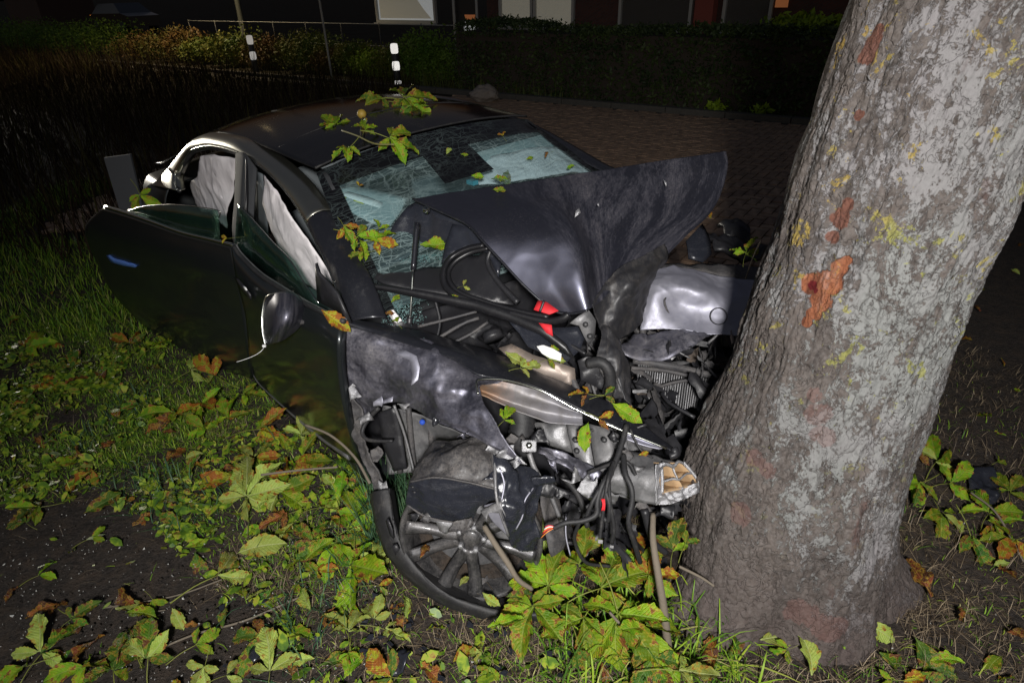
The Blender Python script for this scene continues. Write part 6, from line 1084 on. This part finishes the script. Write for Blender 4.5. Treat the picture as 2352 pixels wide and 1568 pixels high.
tw = tube('twig', [at(835, 265, 'Z', 1.47), at(830, 285, 'Z', 1.46), at(828, 312, 'Z', 1.45)], [.003, .003], MAT['bark_dark'], seg=6, n=10); tag(tw, 'short dark twig below the orange fruit on the roof', 'twig')
def wsd(px, py): p = at(px, py, 'pl', WSP, 0); return (p-CAM) @ cF-.10
for px, py, s_, k_, c_, dg, lab_ in [(1080, 405, 30, 1, 'green', 0, 'small olive leaf at the middle of the windscreen'), (1128, 411, 36, 1, 'green', 5, 'small green leaf on the windscreen above the hood edge'), (1166, 390, 40, 1, 'green', 270, 'upright green leaf on the windscreen near the hood edge'), (1208, 366, 18, 1, 'green', 30, 'tiny green leaf fragment on the right half of windscreen'), (1260, 352, 22, 2, 'brown', 200, 'orange leaf fragment on the right half of windscreen'), (1322, 380, 20, 1, 'green', 200, 'tiny green fragment at the far side of windscreen'), (825, 428, 24, 2, 'yellow', 80, 'yellow green fragment over the left visor'), (1058, 354, 16, 1, 'green', 0, 'tiny leaf fragment at the top of windscreen'), (1155, 312, 24, 2, 'yellow', 120, 'small yellow leaf near the roof seam'), (1025, 355, 22, 1, 'pale', 60, 'small pale leaf near the roof seam, left of the yellow one')]:
    D_(px, py, wsd(px, py), s_, k_, c_, dg, lab_, None, .5)
for px, py, d, s_, k_, c_, dg, lab_, sec in [(1130, 436, 2.44, 30, 1, 'green', 10, 'bright green leaf on the raised edge of the hood', None), (790, 520, wsd(790, 520)+.03, 60, 3, 'yellow', 300, 'yellow leaf at the lower corner of the windscreen', 'green'), (820, 545, wsd(820, 545)+.03, 60, 4, 'green', 340, 'yellow and green leaf cluster by the windscreen pillar', 'yellow'), (862, 552, wsd(862, 552)+.03, 60, 4, 'green', 20, 'green and red leaf in the windscreen corner', 'yellow'), (835, 580, wsd(835, 580)+.03, 45, 3, 'yellow', 200, 'yellow leaf lowest in the windscreen corner', 'green'), (870, 525, wsd(870, 525)+.03, 55, 2, 'green', 80, 'green leaf highest in the windscreen corner', None), (965, 562, 2.44, 70, 1, 'green', 15, 'green leaf lying on the inner hood flap', None), (738, 712, 2.20, 70, 1, 'yellow', 330, 'yellow green leaf with brown edge on the mirror arm', None), (1064, 657, 2.30, 30, 2, 'pale', 20, 'small pale leaf on the cowl panel', None), (1036, 676, 2.28, 22, 1, 'green', 330, 'tiny green leaf on the wiper trim', None),
 (1195, 845, 2.18, 55, 3, 'pale', 20, 'pale three part leaf on the top of the crumpled wing', 'pale'), (1258, 825, 2.16, 48, 4, 'pale', 30, 'pale green leaf beside the white tag', 'green'), (1160, 808, 2.26, 48, 1, 'pale', 330, 'narrow pale leaf in the engine opening', None), (1158, 965, 2.10, 52, 3, 'green', 60, 'bright green leaf hanging below the lamp recess', 'green'), (1350, 905, 2.12, 50, 3, 'yellow', 170, 'orange and yellow leaf on the nose of the wing', 'brown'), (1390, 908, 2.12, 52, 2, 'green', 10, 'dark green leaf beside the orange one on the wing nose', 'dark'), (1405, 925, 2.10, 70, 1, 'green', 325, 'long green leaf along the nose of the wing', None), (1352, 968, 2.09, 62, 1, 'green', 265, 'green leaf hanging from the wing edge above the cables', None), (1375, 960, 2.09, 60, 2, 'yellow', 330, 'red and yellow leaf under the wing edge', 'brown'), (1466, 1044, 2.06, 24, 1, 'yellow', 20, 'tiny yellow leaf on the crash rail', None), (878, 722, 2.30, 26, 1, 'brown', 20, 'tiny orange leaf at the foot of the windscreen', None), (912, 740, 2.30, 36, 2, 'green', 120, 'small green leaf at the foot of the gas strut', None), (898, 694, 2.31, 28, 1, 'green', 60, 'small green leaf on the white scrap', None), (522, 548, 2.95, 30, 2, 'yellow', 200, 'yellow leaf stuck on the belt line between the doors', None), (1633, 502, 2.9, 26, 1, 'yellow', 100, 'small yellow leaf behind the hood corner', None),
 (965, 1280, 2.12, 40, 1, 'brown', 80, 'brown green leaf leaning on the wheel rim', None), (1055, 1345, 2.16, 30, 1, 'pale', 60, 'small pale leaf lying in the wheel soil', None), (1108, 1360, 2.15, 44, 1, 'pale', 320, 'pale leaf low inside the tyre', None), (1160, 1370, 2.13, 60, 1, 'dark', 20, 'dark green leaf low inside the tyre', None), (1712, 585, 2.45, 52, 5, 'green', 80, 'fresh green leaf growing at the left side of the trunk', 'green'), (1545, 1265, 2.0, 85, 3, 'dark', 80, 'dark green leaf on the upright shoot by the trunk', 'green'), (1575, 1250, 2.0, 75, 2, 'dark', 70, 'dark green leaf on the upright shoot, nearer the trunk', 'green'), (322, 448, 3.7, 50, 4, 'green', 300, 'green leaf hanging behind the tail of the car', None)]:
    D_(px, py, d, s_, k_, c_, dg, lab_, sec)
# scattered fallen leaflets, each its own thing
nsc = 0
for _ in range(6000):
    if nsc >= 180: break
    px = random.uniform(0, 2352); py = random.uniform(560, 1568); p = at(px, py, 'z', .03)
    if p[1] > 5.5: continue
    q = CM.T @ (p-CT)
    if -4 < q[0] < .45 and abs(q[1]) < 1.0: continue
    if math.hypot(p[0]-.97, p[1]-1.66) < .48: continue
    soil = bool(inpoly(np.array(p[0]), np.array(p[1]), soil_poly))
    if soil and random.random() < .85: continue
    if px > 900 and random.random() < .6: continue
    if any(math.hypot(px-h_[0], py-h_[1]) < 34 for h_ in HER): continue
    reg = 'on the bare soil' if soil else ('on the dry grass right of the trunk' if px > 1950 else 'at the foot of the trunk' if px > 1480 else 'on the grass under the doors' if py < 1000 and px < 800 else 'on the grass left of the wheel' if px < 950 else 'on the thatch in front of the wheel')
    cc_ = random.choices(['green', 'dark', 'pale', 'yellow', 'brown'], [4, 5, 2, 2, 1.6])[0]; sz = random.uniform(.05, .13)
    hn = min(HER, key=lambda h_: math.hypot(px-h_[0], py-h_[1])); dx_, dy_ = px-hn[0], py-hn[1]; dr_ = ('right of' if dx_ > 0 else 'left of') if abs(dx_) > abs(dy_) else ('below' if dy_ > 0 else 'above')
    szn = 'tiny' if sz < .068 else 'small' if sz < .09 else 'mid-sized'; wh_ = ' '.join(hn[6].replace(',', '').split()[:6])
    lb_ = '%s %s scrap %s the %s leaf %s' % (szn, CN[cc_], dr_, CN[hn[4]], wh_); used[lb_] = used.get(lb_, 0)+1
    if used[lb_] > 1: continue
    single((p[0], p[1], random.uniform(.02, .06)), Vector((random.gauss(0, .4), random.gauss(0, .4), 1)), random.uniform(0, 6.28), sz, cc_, lb_, 'small leaf scraps scattered on the ground'); nsc += 1
# sticks
TW = Mt('grey_twig_bark', .85, 0, (.15, .125, .095)); TW.bump(TW.noise(90, 4), .6, .004)
for pp, r, lab_ in [([(1112, 1208, 2.03), (1135, 1245, 2.0), (1165, 1290, 1.99), (1190, 1330, 2.0), (1222, 1352, 2.02)], [.009, .010, .007], 'short pale stick leaning on the wheel hub'), ([(1500, 1180, 2.05), (1500, 1240, 2.0), (1512, 1320, 1.98), (1525, 1400, 2.0), (1535, 1490, 2.04)], [.009, .012, .014], 'upright grey stick standing left of the trunk'), ([(1560, 1300, 2.08), (1610, 1325, 2.06), (1640, 1345, 2.05)], [.005, .004], 'thin twig against the foot of the trunk'), ([(700, 975, 2.55), (760, 1000, 2.5), (815, 1050, 2.46), (850, 1110, 2.42)], [.005, .006], 'thin branch along the door sill'), ([(240, 1395, 2.35), (400, 1368, 2.33), (510, 1330, 2.36)], [.003, .003], 'long straw coloured twig on the bare soil'), ([(250, 1390, 2.34), (330, 1405, 2.3), (380, 1400, 2.3)], [.003, .002], 'short fork of twig on the bare soil'), ([(340, 1500, 2.12), (450, 1455, 2.2), (560, 1425, 2.25), (690, 1370, 2.3)], [.004, .004], 'long green twig across the bare soil'), ([(1400, 1405, 2.02), (1440, 1450, 1.98), (1500, 1520, 1.98)], [.005, .004], 'twig under the leaf bunch'), ([(600, 1090, 2.5), (680, 1080, 2.48), (775, 1072, 2.46)], [.005, .004], 'reddish twig in the leaf heap'), ([(1748, 552, 2.2), (1730, 590, 2.25), (1712, 640, 2.3)], [.003, .002], 'thin shoot curling off the left side of the trunk'), ([(2230, 1130, 2.6), (2290, 1180, 2.5), (2352, 1290, 2.4)], [.004, .004], 'dark twig near the right edge')]:
    P_ = []
    for q in pp:
        w = Q(q)
        if w[2] < .012: w = at(q[0], q[1], 'z', .015)
        P_.append(w)
    tag(tube('twig', P_, r, TW.m, seg=7, n=30), lab_, 'twig')
# litter of the crash
for pp, lab_, nm in [([(572, 1490, 0), (585, 1472, 0), (603, 1498, 0), (582, 1520, 0), (570, 1508, 0)], 'small black plastic shard on the bare soil', 'shard'), ([(885, 1515, 0), (930, 1490, 0), (945, 1500, 0), (925, 1540, 0), (880, 1550, 0), (860, 1530, 0)], 'dark crumpled plastic piece below the wheel', 'shard'), ([(1330, 1480, 0), (1370, 1490, 0), (1385, 1505, 0), (1350, 1500, 0)], 'black fragment under the leaf bunch', 'shard'), ([(1560, 1330, 0), (1610, 1345, 0), (1640, 1370, 0), (1600, 1390, 0), (1570, 1370, 0)], 'grey bumper fragment at the foot of the trunk', 'shard'), ([(2215, 1080, 0), (2270, 1070, 0), (2310, 1110, 0), (2290, 1150, 0), (2240, 1150, 0)], 'dark clod of car trim in the shade right of the trunk', 'shard')]:
    Pp = [at(a, b, 'z', .05) for a, b, _ in pp]; sheet(nm, Pp, MAT['liner'], None, thick=.006, step=.02, amp=.03, sc=16, crease=.02, csc=12, jag=.003, seed=len(lab_)); o = bpy.context.scene.objects[-1]
    tag(bpy.data.objects[COL.objects[-1].name], lab_, 'fragment')
mb = MB(); r6 = np.random.default_rng(8)
for _ in range(420):
    px, py = r6.uniform(-60, 980), r6.uniform(1150, 1590); c = at(px, py, 'z', .012)
    if not inpoly(np.array(c[0]), np.array(c[1]), soil_poly): continue
    s_ = r6.uniform(.003, .011); V = [c+np.array(d)*s_*r6.uniform(.6, 1.2) for d in ((1, 0, 0), (0, 1, 0), (-1, 0, 0), (0, -1, 0), (0, 0, .8), (0, 0, -.8))]; mb.add(V, [(0, 1, 4), (1, 2, 4), (2, 3, 4), (3, 0, 4), (1, 0, 5), (2, 1, 5), (3, 2, 5), (0, 3, 5)])
kind(mb.build('gravel', MAT['soil'], smooth=True), 'stuff', 'small clods and stones on the bare soil')
r7 = np.random.default_rng(31); mb = MB()
for _ in range(130):
    px, py = (r7.uniform(820, 1640), r7.uniform(1380, 1560)) if r7.random() < .7 else (r7.uniform(480, 900), r7.uniform(1100, 1540)); c = at(px, py, 'z', r7.uniform(.02, .05)); s_ = r7.uniform(.006, .026); a = r7.normal(size=3)*np.array([1, 1, .35]); a /= np.linalg.norm(a); b_ = np.cross(a, r7.normal(size=3)*np.array([.3, .3, 1])); b_ /= np.linalg.norm(b_)
    mb.add([c+a*s_, c+b_*s_*.5, c-a*s_*.6+b_*s_*.2, c-b_*s_*.6], [(0, 1, 2, 3)])
kind(mb.build('debris', MAT['liner'], smooth=False, thick=.002), 'stuff', 'black plastic shards strewn in front of the wheel')
# ---- grass: green blades, dry straw, dark weeds
def blades(name, n_, region, hmin, hmax, width, lean, mats, label, mask=None, seed=1, zoff=0.):
    r2 = np.random.default_rng(seed); x = r2.uniform(region[0], region[1], n_*3); y = r2.uniform(region[2], region[3], n_*3)
    keep = np.ones(len(x), bool) if mask is None else mask(x, y, r2)
    x, y = x[keep][:n_], y[keep][:n_]; n2 = len(x); hh = r2.uniform(hmin, hmax, n2)*(.6+.8*r2.random(n2)**2); a = r2.uniform(0, 2*np.pi, n2); ln = lean*(.3+r2.random(n2)); dx, dy = np.cos(a)*ln*hh, np.sin(a)*ln*hh; wx, wy = -np.sin(a)*width*(.6+.8*r2.random(n2)), np.cos(a)*width*(.6+.8*r2.random(n2))
    z0 = np.full(n2, -.01+zoff); zt = hh*np.sqrt(np.clip(1-np.minimum(ln, .97)**2, .03, 1))
    P = lambda t, s: np.stack([x+dx*t**1.6+wx*s, y+dy*t**1.6+wy*s, z0+zt*(t if lean < .8 else np.sin(t*1.9)*.9)], 1)
    V = np.stack([P(0, -.8), P(0, .8), P(.4, -.9), P(.4, .9), P(.75, -.6), P(.75, .6), P(1, 0)], 1).reshape(-1, 3); b = np.arange(n2)[:, None]*7
    Q4 = np.concatenate([b+np.array([[0, 1, 3, 2]]), b+np.array([[2, 3, 5, 4]])]); T3 = b+np.array([[4, 5, 6]])
    me = bpy.data.meshes.new(name); nv, nq, ntr = len(V), len(Q4), len(T3); me.vertices.add(nv); me.vertices.foreach_set('co', V.ravel()); me.loops.add(nq*4+ntr*3); me.loops.foreach_set('vertex_index', np.concatenate([Q4.ravel(), T3.ravel()]).astype(np.int32)); me.polygons.add(nq+ntr)
    me.polygons.foreach_set('loop_start', np.concatenate([np.arange(nq)*4, nq*4+np.arange(ntr)*3]).astype(np.int32)); me.polygons.foreach_set('loop_total', np.concatenate([np.full(nq, 4), np.full(ntr, 3)]).astype(np.int32))
    ca_ = me.attributes.new('tone', 'FLOAT', 'POINT'); ca_.data.foreach_set('value', np.repeat(r2.random(n2), 7).astype(np.float32)); me.update(); me.validate(); me.materials.append(mats)
    o = bpy.data.objects.new(name, me); COL.objects.link(o); kind(o, 'stuff', label); return o
def blade_mat(name, stops):
    m = Mt(name, .55, 0, (.1, .1, .02), .3); at_ = m.n('ShaderNodeAttribute'); at_.attribute_name = 'tone'; m.base(m.ramp(at_.outputs['Fac'], stops)); return m.m
GM = blade_mat('grass_blade', [(0, (.035, .09, .010)), (.3, (.085, .19, .014)), (.65, (.17, .29, .018)), (.88, (.26, .34, .03)), (1, (.33, .31, .12))]); SM = blade_mat('straw_blade', [(0, (.05, .035, .022)), (.5, (.13, .095, .06)), (1, (.34, .27, .18))]); m_ = None; RM = blade_mat('weed_blade', [(0, (.015, .010, .008)), (.6, (.035, .024, .017)), (1, (.05, .05, .015))]); RM.node_tree.nodes['Principled BSDF'].inputs['Specular IOR Level'].default_value = 0; RM.node_tree.nodes['Principled BSDF'].inputs['Roughness'].default_value = 1
BG_ = blade_mat('bluish_grass_blade', [(0, (.02, .06, .03)), (.6, (.05, .11, .05)), (1, (.08, .14, .06))])
def clump(x, y, s, seed): 
    return np.sin(x*s+seed)*np.sin(y*s*1.13+seed*2)+.6*np.sin(x*s*2.3+y*s*.7+seed*3)*np.sin(y*s*2.1-x*s*.9)
def m_green(x, y, r2):
    s = inpoly(x, y, soil_poly); q = (np.stack([x, y, np.zeros_like(x)], 1)-CT) @ CM; under = (q[:, 0] > -4.1) & (q[:, 0] < -.55) & (np.abs(q[:, 1]) < .85); tr_ = np.hypot(x-.97, y-1.66) < .40; right = (x > .1)&(r2.random(len(x)) < .85)
    thatch = (y < 1.75) & (x > -.75) & (x < .3) & (r2.random(len(x)) < .72); return ~(s & (r2.random(len(x)) < .992)) & ~under & ~tr_ & ~right & ~thatch & (clump(x, y, 5., 1.)+r2.normal(size=len(x))*.6 > -.35)
def m_soilfree(x, y, r2):
    s0_ = (x-r0[0])*rd[0]+(y-r0[1])*rd[1]; t0_ = (x-r0[0])*rn[0]+(y-r0[1])*rn[1]; road_ = inpoly(s0_, t0_, [(.6, 0), (13, 0), (13, -6.3), (3.2, -8.1), (2.2, -8.6), (.6, -6.1)])
    s = inpoly(x, y, soil_poly); return ~(s & (r2.random(len(x)) < .95)) & ~(np.hypot(x-.97, y-1.66) < .40) & ~road_
def m_right(x, y, r2): return (((x > .35) | ((y < 1.9) & (x > -.9))) & ~(np.hypot(x-.97, y-1.66) < .42) & ~(inpoly(x, y, soil_poly) & (r2.random(len(x)) < .97))) | ((clump(x, y, 3.1, 4.) > .75) & ~inpoly(x, y, soil_poly))
blades('grass', 90000, (-3.4, 2.6, 1.0, 4.2), .022, .065, .0017, 1.15, GM, 'short green grass around the wreck', m_green, 1)
blades('grass', 26000, (-5.2, 4.2, 3.6, 7.5), .05, .14, .003, .7, GM, 'longer grass behind the wreck', m_soilfree, 2)
blades('grass', 1500, (-2.2, .3, 1.1, 2.9), .09, .18, .0022, .9, BG_, 'taller bluish blades in tufts', lambda x, y, r2: m_soilfree(x, y, r2) & (clump(x, y, 4.3, 2.) > .45), 3)
blades('grass', 900, (-.62, -.28, 1.75, 2.15), .14, .30, .0022, .6, BG_, 'tuft of long grass under the torn wheel arch', None, 6)
blades('grass', 600, (.1, .75, 1.15, 1.5), .10, .24, .003, .95, GM, 'long blades under the bunch of leaves', None, 7)
blades('straw', 34000, (-1.6, 2.8, 1.0, 3.2), .03, .11, .0010, 1.4, SM, 'dry straw and thatch at the foot of the tree', m_right, 4)
blades('straw', 7000, (-3.2, .4, 1.1, 3.6), .02, .08, .0009, 1.4, SM, 'dry straw in the grass', m_soilfree, 5)
def m_bank(x, y, r2): return (x < -1.0-.25*(y-5)+r2.normal(size=len(x))*.4) & (y > 4.8-.35*(x+5)*.3)
blades('weeds', 52000, (-24, -1.2, 4.9, 28), .2, .8, .006, .5, RM, 'dark dead weeds and reeds on the bank behind the car', lambda x, y, r2: (y < 27-(x+20)*.7-.35) & (x < -.9-.1*(y-5)), 8)
blades('weeds', 4200, (-9, 1.5, 8, 16), .15, .5, .005, .5, blade_mat('verge_blade', [(0, (.04, .07, .01)), (1, (.12, .12, .02))]), 'rough grass under the far bushes', lambda x, y, r2: np.abs((x+1.46)*.573+(y-13.87)*.8195-.7) < .55, 9)
# low broad-leaved cover in the turf
gx, gy = rng.uniform(-3.3, .4, 60000), rng.uniform(1.1, 4.2, 60000); kk = m_green(gx, gy, rng) & (clump(gx, gy, 2.7, 9.)+rng.normal(size=60000)*.5 > .5); gx, gy = gx[kk][:5200], gy[kk][:5200]
def cover(name, x, y, size, mat, label):
    n = len(x); th = rng.uniform(0, 6.28, n); P0 = np.stack([x, y, rng.uniform(.012, .05, n)], 1); a = np.stack([np.cos(th), np.sin(th), rng.normal(size=n)*.35], 1); b = np.stack([-np.sin(th), np.cos(th), rng.normal(size=n)*.35], 1); s = (size*(.5+rng.random(n)))[:, None]
    V = np.stack([P0-a*s, P0-a*s*.3+b*s*.5, P0+a*s*.5+b*s*.45, P0+a*s, P0+a*s*.5-b*s*.45, P0-a*s*.3-b*s*.5], 1).reshape(-1, 3); kind(link_mesh(name, V, np.arange(6*n).reshape(-1, 6), mat, smooth=False), 'stuff', label)
cm = Mt('cover_leaf', .5, 0, (.1, .2, .02)); cn_ = cm.noise(22, 3, .6); cm.base(cm.ramp(cn_, [(.3, (.03, .08, .010)), (.46, (.09, .17, .012)), (.56, (.24, .32, .02)), (.63, (.30, .28, .04)), (.68, (.22, .08, .03))]))
cover('undergrowth', gx, gy, .014, cm.m, 'low leafy plants and leaf bits in the turf'); cover('undergrowth', gx[:900]+.01, gy[:900], .026, cm.m, 'broader weeds and torn leaf bits in the turf')
# crumbs of glass and pale chips on the soil
r2 = np.random.default_rng(3); mb = MB()
for _ in range(1300):
    px, py = (r2.uniform(0, 900), r2.uniform(1100, 1568)) if r2.random() < .7 else (r2.uniform(0, 2300), r2.uniform(900, 1568)); c = at(px, py, 'z', .022); s = r2.uniform(.0012, .0045)*(1.6 if r2.random() < .1 else 1); a = r2.normal(size=(3, 3)); a /= np.linalg.norm(a, axis=1, keepdims=True)
    mb.add([c+a[0]*s, c+a[1]*s, c+a[2]*s, c-a[0]*s*.7], [(0, 1, 2), (0, 3, 1), (1, 3, 2), (2, 3, 0)])
kind(mb.build('debris', Mt('pale_chip', .4, 0, (.45, .45, .43)).m, smooth=False), 'stuff', 'pale chips and glass crumbs strewn on the soil')
